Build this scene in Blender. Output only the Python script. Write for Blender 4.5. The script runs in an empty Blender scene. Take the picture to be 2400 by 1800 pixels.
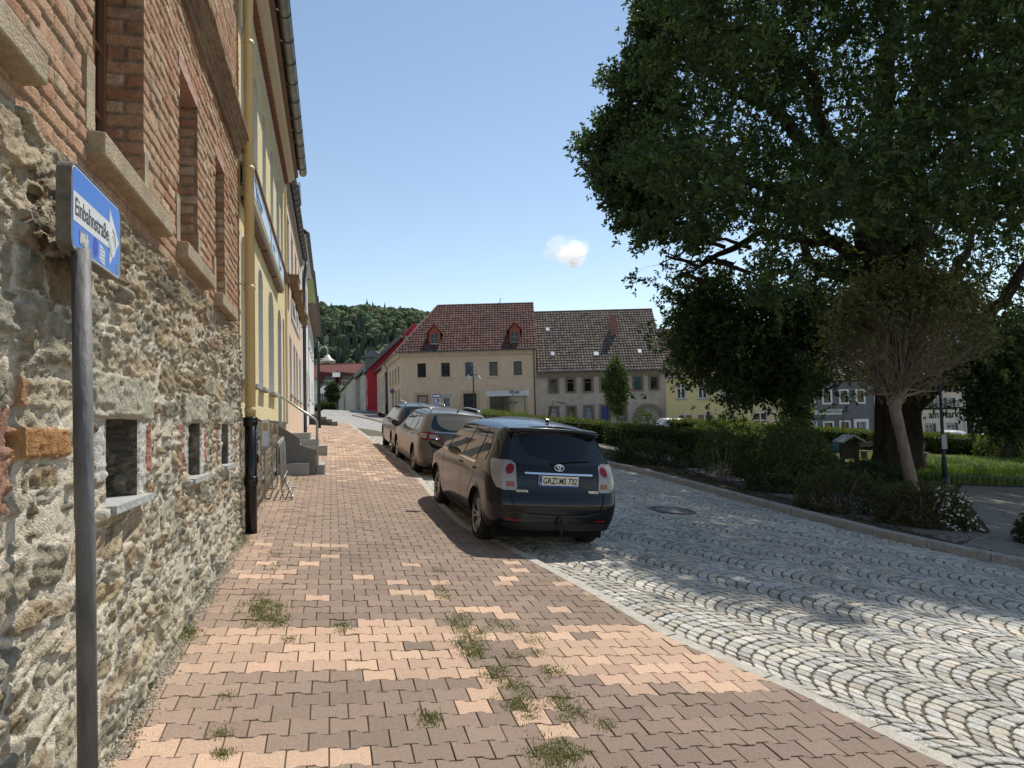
import bpy, math, random
import numpy as np
from math import sin, cos, pi, radians, sqrt, atan2
from mathutils import Vector, Matrix

# ------------------------------------------------------------------ camera
SC = bpy.context.scene
COL = SC.collection
CAMZ = 1.88
FPX = 1664.0
PITCH, ROLL = radians(3.15), radians(1.5)
_r = np.array([1.0, 0, 0]); _u = np.array([0, -sin(PITCH), cos(PITCH)]); CF = np.array([0, cos(PITCH), sin(PITCH)])
CR = cos(ROLL)*_r - sin(ROLL)*_u
CU = cos(ROLL)*_u + sin(ROLL)*_r
CC = np.array([0, 0, CAMZ])
cd = bpy.data.cameras.new('camera'); cam = bpy.data.objects.new('camera', cd); COL.objects.link(cam)
cd.sensor_width = 36; cd.lens = FPX/2400*36; cd.clip_start = 0.05; cd.clip_end = 6000
m = Matrix.Identity(4)
for i in range(3):
    m[i][0] = CR[i]; m[i][1] = CU[i]; m[i][2] = -CF[i]; m[i][3] = CC[i]
cam.matrix_world = m
SC.camera = cam

# ------------------------------------------------------------------ sky, sun, exposure
SUN_AZ, SUN_EL = radians(34), radians(60)
W = bpy.data.worlds.new('World'); SC.world = W; W.use_nodes = True
nt = W.node_tree; bg = nt.nodes['Background']
sky = nt.nodes.new('ShaderNodeTexSky'); sky.sky_type = 'NISHITA'; sky.sun_disc = False
sky.sun_elevation = SUN_EL; sky.sun_rotation = SUN_AZ; sky.altitude = 300; sky.air_density = 1.0; sky.dust_density = 0.0; sky.ozone_density = 1.2
wb = nt.nodes.new('ShaderNodeMix'); wb.data_type = 'RGBA'; wb.blend_type = 'MULTIPLY'; wb.inputs[0].default_value = 1; wb.inputs[7].default_value = (1.10, 1.0, .88, 1); nt.links.new(sky.outputs[0], wb.inputs[6]); nt.links.new(wb.outputs[2], bg.inputs[0]); bg.inputs[1].default_value = 0.15
sd = bpy.data.lights.new('sun', 'SUN'); sd.energy = 4.2; sd.angle = radians(0.53); sd.color = (1.0, 0.95, 0.87)
so = bpy.data.objects.new('sun', sd); COL.objects.link(so)
sv = Vector((sin(SUN_AZ)*cos(SUN_EL), cos(SUN_AZ)*cos(SUN_EL), sin(SUN_EL)))
so.rotation_euler = sv.to_track_quat('Z', 'Y').to_euler(); so.location = (0, 0, 60)
SC.view_settings.view_transform = 'Standard'; SC.view_settings.look = 'None'
SC.view_settings.exposure = 0.22; SC.view_settings.gamma = 1
SC.render.engine = 'CYCLES'
SC.cycles.max_bounces = 6; SC.cycles.diffuse_bounces = 3; SC.cycles.glossy_bounces = 3; SC.cycles.transmission_bounces = 4; SC.cycles.transparent_max_bounces = 6

# ------------------------------------------------------------------ where things stand
def ray(px, py): return CF + (px-1200)/FPX*CR - (py-900)/FPX*CU
def gz(x, y):
    x = min(max(x, -25), 50); t = min(max((y-21)/43, 0), 1)
    a = -.10+.03*t
    S = .038*y if y < 21 else .798+.026*(y-21)
    if y > 90: S = .798+.026*69 + .01*(y-90)
    return a*x+S
def gza(x, y):
    x = np.clip(x, -25, 50); t = np.clip((y-21)/43, 0, 1)
    S = np.where(y < 21, .038*y, .798+.026*(np.minimum(y, 90)-21)+.01*np.maximum(y-90, 0))
    return (-.10+.03*t)*x+S
def G(px, py, dz=0):
    d = ray(px, py); lo, hi = .5, 300
    for _ in range(50):
        t = (lo+hi)/2; q = CC+d*t
        if q[2]-gz(q[0], q[1])-dz > 0: lo = t
        else: hi = t
    return CC+d*lo
def P(px, py, Y): d = ray(px, py); return CC+d*(Y/d[1])
WU = np.array([-.2469, .9690, 0]); WN = np.array([.9690, .2469, 0]); W0 = np.array([-1.106, 0, 0])
def wp(s, z, off=0): q = W0+WU*s+WN*off; return (q[0], q[1], z)
def so_of(p):
    q = np.array([p[0], p[1], 0])-W0
    return float(q@WU), float(q@WN)

# ------------------------------------------------------------------ materials
MATS = {}
def M(name, c1=(.5, .5, .5), c2=None, scale=4, rough=.8, bump=0, bscale=30, metal=0, attr=False, detail=5, stretch=None, trans=0, spec=.4, c3=None, coat=0, emit=None, lo=.35, hi=.65, backface=False):
    if name in MATS: return MATS[name]
    m = bpy.data.materials.new(name); m.use_nodes = True; MATS[name] = m
    n = m.node_tree; N = n.nodes; L = n.links; b = N['Principled BSDF']
    b.inputs['Roughness'].default_value = rough; b.inputs['Metallic'].default_value = metal
    b.inputs['Specular IOR Level'].default_value = spec; b.inputs['Coat Weight'].default_value = coat; b.inputs['Coat Roughness'].default_value = .03
    tc = N.new('ShaderNodeTexCoord'); mp = N.new('ShaderNodeMapping'); L.new(tc.outputs['Object'], mp.inputs[0])
    if stretch: mp.inputs['Scale'].default_value = stretch
    out = None
    if attr:
        a = N.new('ShaderNodeAttribute'); a.attribute_name = 'Col'; out = a.outputs['Color']
    if c2:
        t = N.new('ShaderNodeTexNoise'); t.inputs['Scale'].default_value = scale; t.inputs['Detail'].default_value = detail; t.inputs['Roughness'].default_value = .65
        L.new(mp.outputs[0], t.inputs[0])
        r = N.new('ShaderNodeMapRange'); r.inputs[1].default_value = lo; r.inputs[2].default_value = hi; L.new(t.outputs[0], r.inputs[0])
        x = N.new('ShaderNodeMix'); x.data_type = 'RGBA'; L.new(r.outputs[0], x.inputs[0])
        x.inputs[6].default_value = (*c1, 1); x.inputs[7].default_value = (*c2, 1)
        if attr:
            y = N.new('ShaderNodeMix'); y.data_type = 'RGBA'; y.blend_type = 'MULTIPLY'; y.inputs[0].default_value = 1
            L.new(out, y.inputs[6]); L.new(x.outputs[2], y.inputs[7]); out = y.outputs[2]
        else: out = x.outputs[2]
    if c3:   # coarse stains
        t = N.new('ShaderNodeTexNoise'); t.inputs['Scale'].default_value = scale*.17; t.inputs['Detail'].default_value = 6
        L.new(mp.outputs[0], t.inputs[0])
        r = N.new('ShaderNodeMapRange'); r.inputs[1].default_value = .48; r.inputs[2].default_value = .68; L.new(t.outputs[0], r.inputs[0])
        y = N.new('ShaderNodeMix'); y.data_type = 'RGBA'; L.new(r.outputs[0], y.inputs[0]); L.new(out, y.inputs[6]); y.inputs[7].default_value = (*c3, 1); out = y.outputs[2]
    if out: L.new(out, b.inputs['Base Color'])
    else: b.inputs['Base Color'].default_value = (*c1, 1)
    if bump:
        t = N.new('ShaderNodeTexNoise'); t.inputs['Scale'].default_value = bscale; t.inputs['Detail'].default_value = 6; L.new(mp.outputs[0], t.inputs[0])
        u = N.new('ShaderNodeBump'); u.inputs['Strength'].default_value = min(1, bump); u.inputs['Distance'].default_value = .02; L.new(t.outputs[0], u.inputs['Height']); L.new(u.outputs[0], b.inputs['Normal'])
    if trans:
        tr = N.new('ShaderNodeBsdfTranslucent'); ms = N.new('ShaderNodeMixShader'); ms.inputs[0].default_value = trans
        if out:
            g = N.new('ShaderNodeMix'); g.data_type = 'RGBA'; g.blend_type = 'MULTIPLY'; g.inputs[0].default_value = 1
            L.new(out, g.inputs[6]); g.inputs[7].default_value = (1.6, 1.7, .6, 1); L.new(g.outputs[2], tr.inputs[0])
        else: tr.inputs[0].default_value = (c1[0]*1.5, c1[1]*1.6, c1[2]*.6, 1)
        L.new(b.outputs[0], ms.inputs[1]); L.new(tr.outputs[0], ms.inputs[2]); L.new(ms.outputs[0], N['Material Output'].inputs[0])
    if emit:
        b.inputs['Emission Color'].default_value = (*emit[0], 1); b.inputs['Emission Strength'].default_value = emit[1]
    return m

# ------------------------------------------------------------------ objects
WL = {}
def tag(o, label=None, cat=None, group=None, kind=None):
    if label: o['label'] = label
    if cat: o['category'] = cat
    if group: o['group'] = group
    if kind: o['kind'] = kind
    return o
def thing(name, loc, label, cat, group=None, rz=0):
    o = bpy.data.objects.new(name, None); COL.objects.link(o); o.empty_display_size = .2
    o.location = loc; o.rotation_euler = (0, 0, rz); WL[o.name] = np.array(loc, float)
    return tag(o, label, cat, group)
def build(name, V, F, mat, parent=None, loc=None, local=False, col=None, smooth=False, fmats=None):
    """one mesh object; V in world coordinates unless local"""
    V = np.asarray(V, dtype=np.float64).reshape(-1, 3)
    base = np.zeros(3)
    if not local:
        if parent is not None: base = WL[parent.name]
        elif loc is not None: base = np.array(loc, float)
    me = bpy.data.meshes.new(name)
    V = V-base
    if isinstance(F, np.ndarray):
        nf, k = F.shape
        me.vertices.add(len(V)); me.vertices.foreach_set('co', V.astype(np.float32).ravel())
        me.loops.add(nf*k); me.loops.foreach_set('vertex_index', F.astype(np.int32).ravel())
        me.polygons.add(nf); me.polygons.foreach_set('loop_start', np.arange(0, nf*k, k, dtype=np.int32))
        me.polygons.foreach_set('loop_total', np.full(nf, k, dtype=np.int32))
        me.update(calc_edges=True)
    else:
        me.from_pydata([tuple(v) for v in V], [], F); me.update()
    if col is not None:
        ca = me.color_attributes.new('Col', 'FLOAT_COLOR', 'POINT')
        c4 = np.ones((len(V), 4), np.float32); c4[:, :3] = col; ca.data.foreach_set('color', c4.ravel())
    me.polygons.foreach_set('use_smooth', np.full(len(me.polygons), bool(smooth)))
    ms = mat if isinstance(mat, (list, tuple)) else [mat]
    for q in ms: me.materials.append(q)
    if fmats is not None: me.polygons.foreach_set('material_index', np.array(fmats, np.int32))
    o = bpy.data.objects.new(name, me); COL.objects.link(o)
    if parent is not None: o.parent = parent
    elif loc is not None: o.location = loc
    WL[o.name] = base if not local else np.zeros(3)
    return o
class MB:
    def __init__(s): s.V = []; s.F = []
    def add(s, V, F):
        n = len(s.V); s.V += [tuple(v) for v in V]; s.F += [tuple(i+n for i in f) for f in F]; return s
    def box(s, a, b):
        x0, y0, z0 = a; x1, y1, z1 = b
        return s.add([(x0, y0, z0), (x1, y0, z0), (x1, y1, z0), (x0, y1, z0), (x0, y0, z1), (x1, y0, z1), (x1, y1, z1), (x0, y1, z1)],
                     [(0, 3, 2, 1), (4, 5, 6, 7), (0, 1, 5, 4), (1, 2, 6, 5), (2, 3, 7, 6), (3, 0, 4, 7)])
    def hexa(s, p8):
        return s.add(p8, [(0, 3, 2, 1), (4, 5, 6, 7), (0, 1, 5, 4), (1, 2, 6, 5), (2, 3, 7, 6), (3, 0, 4, 7)])
    def fbox(s, fr, s0, s1, z0, z1, o0, o1, bev=0):
        """box in a facade frame: along s0..s1, height z0..z1, out from the wall o0..o1"""
        return s.hexa([fr(s0, z0, o1), fr(s1, z0, o1), fr(s1, z0, o0), fr(s0, z0, o0), fr(s0, z1, o1), fr(s1, z1, o1), fr(s1, z1, o0), fr(s0, z1, o0)])
    def tube(s, pts, r, n=8, cap=True):
        pts = [np.array(p, float) for p in pts]; rs = r if hasattr(r, '__len__') else [r]*len(pts)
        up = np.array([0, 0, 1.0]); V = []
        d0 = pts[1]-pts[0]; d0 /= np.linalg.norm(d0)
        a = np.cross(d0, up) if abs(d0[2]) < .95 else np.cross(d0, [1.0, 0, 0]); a /= np.linalg.norm(a)
        for i, p in enumerate(pts):
            d = pts[min(i+1, len(pts)-1)]-pts[max(i-1, 0)]; d = d/(np.linalg.norm(d)+1e-9)
            a = a-d*(a@d); a /= np.linalg.norm(a)+1e-9; b = np.cross(d, a)
            for k in range(n):
                t = 2*pi*k/n; V.append(p+rs[i]*(cos(t)*a+sin(t)*b))
        F = [(i*n+k, i*n+(k+1) % n, (i+1)*n+(k+1) % n, (i+1)*n+k) for i in range(len(pts)-1) for k in range(n)]
        if cap: F += [tuple(range(n))[::-1], tuple((len(pts)-1)*n+k for k in range(n))]
        return s.add(V, F)
    def lathe(s, prof, origin=(0, 0, 0), ax='z', n=24, fn=None):
        V = []; o = np.array(origin, float)
        for (r, h) in prof:
            for k in range(n):
                t = 2*pi*k/n
                if ax == 'z': v = (r*cos(t), r*sin(t), h)
                else: v = (r*cos(t), h, r*sin(t))
                V.append(o+np.array(v))
        m_ = len(prof)
        F = [(i*n+k, i*n+(k+1) % n, (i+1)*n+(k+1) % n, (i+1)*n+k) for i in range(m_-1) for k in range(n)]
        return s.add(V, F)
    def poly(s, pts): return s.add(pts, [tuple(range(len(pts)))])
    def prism(s, pts, d):
        n = len(pts); d = np.array(d, float); q = [tuple(np.array(p)+d) for p in pts]
        return s.add(list(pts)+q, [tuple(range(n))[::-1], tuple(range(n, 2*n))]+[(i, (i+1) % n, n+(i+1) % n, n+i) for i in range(n)])
    def build(s, name, mat, parent=None, loc=None, local=False, smooth=False): return build(name, s.V, s.F, mat, parent, loc, local, smooth=smooth)
def fnoise(x, y, seed=0, oct=4, base=1.0):
    """fractal value noise on arrays, about -1..1"""
    out = np.zeros_like(x, dtype=np.float64); amp = 1; tot = 0; f = base
    for o in range(oct):
        rs = np.random.RandomState(seed*13+o); T = rs.rand(256, 256)*2-1
        X = x*f; Y = y*f; xi = np.floor(X).astype(int); yi = np.floor(Y).astype(int); fx = X-xi; fy = Y-yi
        fx = fx*fx*(3-2*fx); fy = fy*fy*(3-2*fy); a, b = xi % 256, yi % 256; a1, b1 = (xi+1) % 256, (yi+1) % 256
        out += amp*((T[a, b]*(1-fx)+T[a1, b]*fx)*(1-fy)+(T[a, b1]*(1-fx)+T[a1, b1]*fx)*fy)
        tot += amp; amp *= .55; f *= 2.03
    return out/tot
def text_mesh(body, size, extrude=.002, bold=0, shear=0, align='LEFT', spacing=1, sx=1):
    """vertices/faces of lettering in the xy plane"""
    cu = bpy.data.curves.new('t', 'FONT'); cu.body = body; cu.size = size; cu.extrude = extrude; cu.offset = bold; cu.shear = shear
    cu.align_x = align; cu.space_character = spacing; cu.resolution_u = 3
    o = bpy.data.objects.new('t', cu); COL.objects.link(o)
    bpy.context.view_layer.update()
    me = bpy.data.meshes.new_from_object(o.evaluated_get(bpy.context.evaluated_depsgraph_get()))
    V = np.array([v.co[:] for v in me.vertices]); F = [tuple(p.vertices) for p in me.polygons]
    V[:, 0] *= sx
    bpy.data.objects.remove(o); bpy.data.meshes.remove(me); bpy.data.curves.remove(cu)
    return V, F
def place(V, o, ex, ey, ez):
    o, ex, ey, ez = [np.array(q, float) for q in (o, ex, ey, ez)]
    return o+V[:, :1]*ex+V[:, 1:2]*ey+V[:, 2:3]*ez
# ================================================================== GROUND
RNG = random.Random(7)
def sheet(name, poly, dz, mat, step=2.0, kind='structure', lab=None, zoff=None):
    import bmesh
    bm = bmesh.new(); vs = [bm.verts.new((p[0], p[1], 0)) for p in poly]; bm.faces.new(vs); bmesh.ops.recalc_face_normals(bm, faces=bm.faces)
    xs = [p[0] for p in poly]; ys = [p[1] for p in poly]
    for ax, lo, hi in ((0, min(xs), max(xs)), (1, min(ys), max(ys))):
        st = max(step, (hi-lo)/60)
        k = math.floor(lo/st)*st+ (0 if ax == 0 else 21 % st)
        while k < hi:
            if k > lo+.01:
                co = (k, 0, 0) if ax == 0 else (0, k, 0); no = (1, 0, 0) if ax == 0 else (0, 1, 0)
                bmesh.ops.bisect_plane(bm, geom=bm.verts[:]+bm.edges[:]+bm.faces[:], plane_co=co, plane_no=no)
            k += st
    for f in bm.faces:
        if f.normal.z < 0: f.normal_flip()
    for v in bm.verts: v.co.z = gz(v.co.x, v.co.y)+dz
    me = bpy.data.meshes.new(name); bm.to_mesh(me); bm.free(); me.materials.append(mat)
    o = bpy.data.objects.new(name, me); COL.objects.link(o); o['kind'] = kind; WL[o.name] = np.zeros(3)
    if lab: o['label'] = lab
    return o
m_soil = M('soil', (.06, .05, .035), (.13, .10, .07), scale=9, rough=1, bump=.8, bscale=25, spec=.05)
m_joint = M('joint_sand', (.10, .085, .062), (.18, .155, .115), scale=14, rough=1, bump=.6, bscale=60, spec=.05)
m_land = M('land', (.05, .07, .025), (.10, .10, .05), scale=.3, rough=1, spec=.05)
xs = np.concatenate([np.linspace(-700, -30, 24), np.linspace(-26, 60, 40), np.linspace(70, 700, 24)])
ys = np.concatenate([np.linspace(-700, -10, 16), np.linspace(-6, 96, 52), np.linspace(110, 1100, 24)])
X, Y = np.meshgrid(xs, ys); Z = gza(X, Y)-.30
Z = np.where(Y > 150, Z-(Y-150)*.02, Z)
ny, nx = X.shape; idx = np.arange(nx*ny).reshape(ny, nx)
FQ = np.stack([idx[:-1, :-1], idx[:-1, 1:], idx[1:, 1:], idx[1:, :-1]], -1).reshape(-1, 4)
build('ground', np.stack([X, Y, Z], -1).reshape(-1, 3), FQ, m_land)['kind'] = 'structure'

# kerb line between pavement and cobbled road (outer edge), in metres on the ground
KL = [G(*p)[:2] for p in [(2269, 1800), (2034, 1681), (1817, 1580), (1600, 1497), (1380, 1372), (1200, 1280), (1100, 1235), (1040, 1180), (1000, 1132), (960, 1090), (900, 1048), (860, 1020), (822, 993)]]
KL = [np.array(q) for q in [(9.0, -2.2), (6.2, .45), (4.1, 2.5)]]+KL
KS = sorted([so_of(q) for q in KL]); KSs = np.array([a for a, b in KS]); KSo = np.array([b for a, b in KS])
def kerb_o(s): return np.interp(s, KSs, KSo)
# smooth the measured line
_ss = np.linspace(KSs[0], KSs[-1], 220); _oo = np.interp(_ss, KSs, KSo)
for _ in range(3): _oo[1:-1] = (_oo[:-2]+_oo[1:-1]*2+_oo[2:])/4
KSs, KSo = _ss, _oo
S_END = KSs[-1]
# right kerb
KR = [G(px, py, -.05)[:2] for px, py in [(2400, 1334), (2193, 1290), (2034, 1254), (1897, 1218), (1736, 1175), (1648, 1150), (1579, 1131), (1525, 1116), (1434, 1095)]]
KR = [np.array((14.5, -1.0)), np.array((10.6, 4.6))]+KR
_l = KR[-1]
KR += [np.array(q) for q in [(1.5, 27.5), (-.2, 33.0), (-1.9, 39.0), (-2.4, 42.5), (-1.6, 45.2), (.6, 46.2), (6, 46.6), (56, 46.6)]]
# road: bed under everything, stone setts of real geometry near, fine cobble sheet further away
m_setts_far = bpy.data.materials.new('cobbles_far'); m_setts_far.use_nodes = True
def _cob(m, sc, c1, c2, dark):
    n = m.node_tree; N = n.nodes; L = n.links; b = N['Principled BSDF']; b.inputs['Roughness'].default_value = .75; b.inputs['Specular IOR Level'].default_value = .3
    tc = N.new('ShaderNodeTexCoord')
    v = N.new('ShaderNodeTexVoronoi'); v.feature = 'DISTANCE_TO_EDGE'; v.inputs['Scale'].default_value = sc; L.new(tc.outputs['Object'], v.inputs[0])
    v2 = N.new('ShaderNodeTexVoronoi'); v2.inputs['Scale'].default_value = sc; L.new(tc.outputs['Object'], v2.inputs[0])
    r = N.new('ShaderNodeMapRange'); r.inputs[1].default_value = .02; r.inputs[2].default_value = .12; L.new(v.outputs['Distance'], r.inputs[0])
    s = N.new('ShaderNodeSeparateColor'); L.new(v2.outputs['Color'], s.inputs[0])
    a = N.new('ShaderNodeMix'); a.data_type = 'RGBA'; a.inputs[6].default_value = (*c1, 1); a.inputs[7].default_value = (*c2, 1); L.new(s.outputs[0], a.inputs[0])
    d = N.new('ShaderNodeMix'); d.data_type = 'RGBA'; d.inputs[6].default_value = (*dark, 1); L.new(a.outputs[2], d.inputs[7]); L.new(r.outputs[0], d.inputs[0])
    L.new(d.outputs[2], b.inputs['Base Color'])
    u = N.new('ShaderNodeBump'); u.inputs['Distance'].default_value = .02; u.inputs['Strength'].default_value = .7; L.new(r.outputs[0], u.inputs['Height']); L.new(u.outputs[0], b.inputs['Normal'])
_cob(m_setts_far, 8.5, (.36, .345, .32), (.50, .485, .45), (.10, .09, .07))
rd = [tuple(WZ) for WZ in [(-1.106-.2548*62-.5, 62.0)]]
left_edge = [wp(s, 0, kerb_o(s)-.06)[:2] for s in np.linspace(KSs[0], S_END, 40)]
road_poly = [tuple(q) for q in left_edge]+[wp(S_END, 0, -.3)[:2], wp(66, 0, -.3)[:2], (-24.5, 92), (-31, 112), (-50, 150), (-40, 152), (-20, 112), (-14, 86), (-8, 66), (60, 66), (60, -2.2)]
sheet('road', road_poly, -.068, m_setts_far, 2.5)

# ---- setts in segmental arcs
def in_poly(x, y, poly):
    inside = np.zeros(x.shape, bool); n = len(poly); j = n-1
    for i in range(n):
        xi, yi = poly[i]; xj, yj = poly[j]
        c = ((yi > y) != (yj > y)) & (x < (xj-xi)*(y-yi)/((yj-yi)+1e-12)+xi)
        inside ^= c; j = i
    return inside
def setts():
    rs = np.random.RandomState(3)
    d = np.array([-.67, .74]); d /= np.linalg.norm(d); r = np.array([d[1], -d[0]])
    w = 1.02; R = w/sqrt(2)*1.02; p = .122; nst = 10
    poly = [tuple(q) for q in left_edge]+[tuple(wp(S_END, 0, 1)[:2]), (-3.2, 29.5)]+[tuple(q) for q in KR[12:1:-1] if q[1] < 29.5]+[(10.6, 4.6), (14.5, -1), (9, -2.2)]
    quads = []; o0 = np.array([2.0, 3.0])
    for i in range(-12, 26):
        for j in range(-130, 300):
            n_ = nst+rs.randint(-1, 2)
            cut = np.cumsum(rs.uniform(.75, 1.25, n_)); cut = np.concatenate([[0], cut])/cut[-1]; th = -pi/4+pi/2*cut
            ph = rs.uniform(-.002, .002)
            A = np.stack([R*np.sin(th)+i*w, R*np.cos(th)+j*p+ph], 1)
            B = A+np.array([0, p])
            quads.append(np.stack([A[:-1], A[1:], B[1:], B[:-1]], 1))
    Q = np.concatenate(quads)
    # the bedding wanders: smooth warp shared by neighbours, then small individual jitter
    wx = fnoise(Q[..., 0], Q[..., 1], 57, 3, 1.1)*.035; wy = fnoise(Q[..., 0]+9, Q[..., 1], 56, 3, 1.1)*.035
    Q = Q+np.stack([wx, wy], -1)+rs.uniform(-.006, .006, Q.shape)
    c = Q.mean(1, keepdims=True)
    Wd = o0+c[..., 0:1]*r+c[..., 1:2]*d
    keep = in_poly(Wd[:, 0, 0], Wd[:, 0, 1], poly) & (Wd[:, 0, 1] < 29) & (Wd[:, 0, 1] > .2)
    Q = Q[keep]; c = c[keep]; n = len(Q)
    # cut corners: eight-sided stones
    kc = rs.uniform(.10, .26, (n, 4, 1)); kd = rs.uniform(.10, .26, (n, 4, 1)); nx = np.roll(Q, -1, 1); O8 = np.stack([Q+(nx-Q)*kc, nx+(Q-nx)*kd], 2).reshape(n, 8, 2)
    rs2 = np.random.RandomState(5); gapv = rs2.uniform(.0055, .0095, (n, 1, 1))
    def ring(shrink, dz, tilt):
        q = O8.copy(); e = q-c; L = np.linalg.norm(e, axis=2, keepdims=True); q = c+e*np.maximum(.15, (L-shrink)/L)
        w_ = o0+q[..., 0:1]*r+q[..., 1:2]*d
        z = gza(w_[..., 0], w_[..., 1])-.05+dz[:, None]
        if tilt is not None: z = z+((q-c)*tilt[:, None, :]).sum(-1)
        return np.concatenate([w_, z[..., None]], -1)
    h = rs2.uniform(-.0022, .0022, n); tl = rs2.uniform(-.045, .045, (n, 2))
    r0 = ring(gapv-.001, -.026+np.zeros(n), None); r1 = ring(gapv, -.0045+h, tl); r2 = ring(gapv+.008, .0024+h, tl)
    V = np.concatenate([r0, r1, r2], 1).reshape(-1, 3)
    b = np.arange(n)[:, None]*24; F = []
    for k in range(8):
        k2 = (k+1) % 8
        F.append(np.stack([b[:, 0]+k, b[:, 0]+k2, b[:, 0]+8+k2, b[:, 0]+8+k], 1)); F.append(np.stack([b[:, 0]+8+k, b[:, 0]+8+k2, b[:, 0]+16+k2, b[:, 0]+16+k], 1))
    for t4 in ((0, 1, 2, 3), (0, 3, 4, 7), (4, 5, 6, 7)): F.append(np.stack([b[:, 0]+16+a for a in t4], 1))
    F = np.concatenate(F)
    if np.cross(r, d) < 0: F = F[:, ::-1]
    g = rs2.uniform(.42, .66, n); tint = rs2.uniform(-1, 1, n)
    cl = np.stack([g*(1.03+.05*tint), g*(1.0+.01*tint), g*(.90-.05*tint)], 1)
    dk = rs2.rand(n) < .12; cl[dk] *= .74; wm = rs2.rand(n) < .06; cl[wm] *= np.array([1.05, .97, .88]); cw = (o0+c[:, 0, 0:1]*r+c[:, 0, 1:2]*d); cl *= (1+.20*fnoise(cw[:, 0], cw[:, 1], 58, 4, .7)+.12*fnoise(cw[:, 0], cw[:, 1], 59, 3, 3))[:, None]
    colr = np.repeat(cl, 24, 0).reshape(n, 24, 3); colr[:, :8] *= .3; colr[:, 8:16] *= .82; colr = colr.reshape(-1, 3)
    m = M('setts', (.66, .64, .60), (1.14, 1.12, 1.08), scale=45, rough=.72, bump=.7, bscale=110, attr=True, spec=.3)
    o = build('cobblestones', V, F, m, col=colr, smooth=False); o['kind'] = 'structure'
setts()
bedp = [tuple(q) for q in left_edge]+[wp(S_END, 0, 1)[:2], (-3.5, 30), (8, 30), (15, 10), (16, -1)]
sheet('road_bed', bedp, -.0645, m_joint, 2.0)

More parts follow.
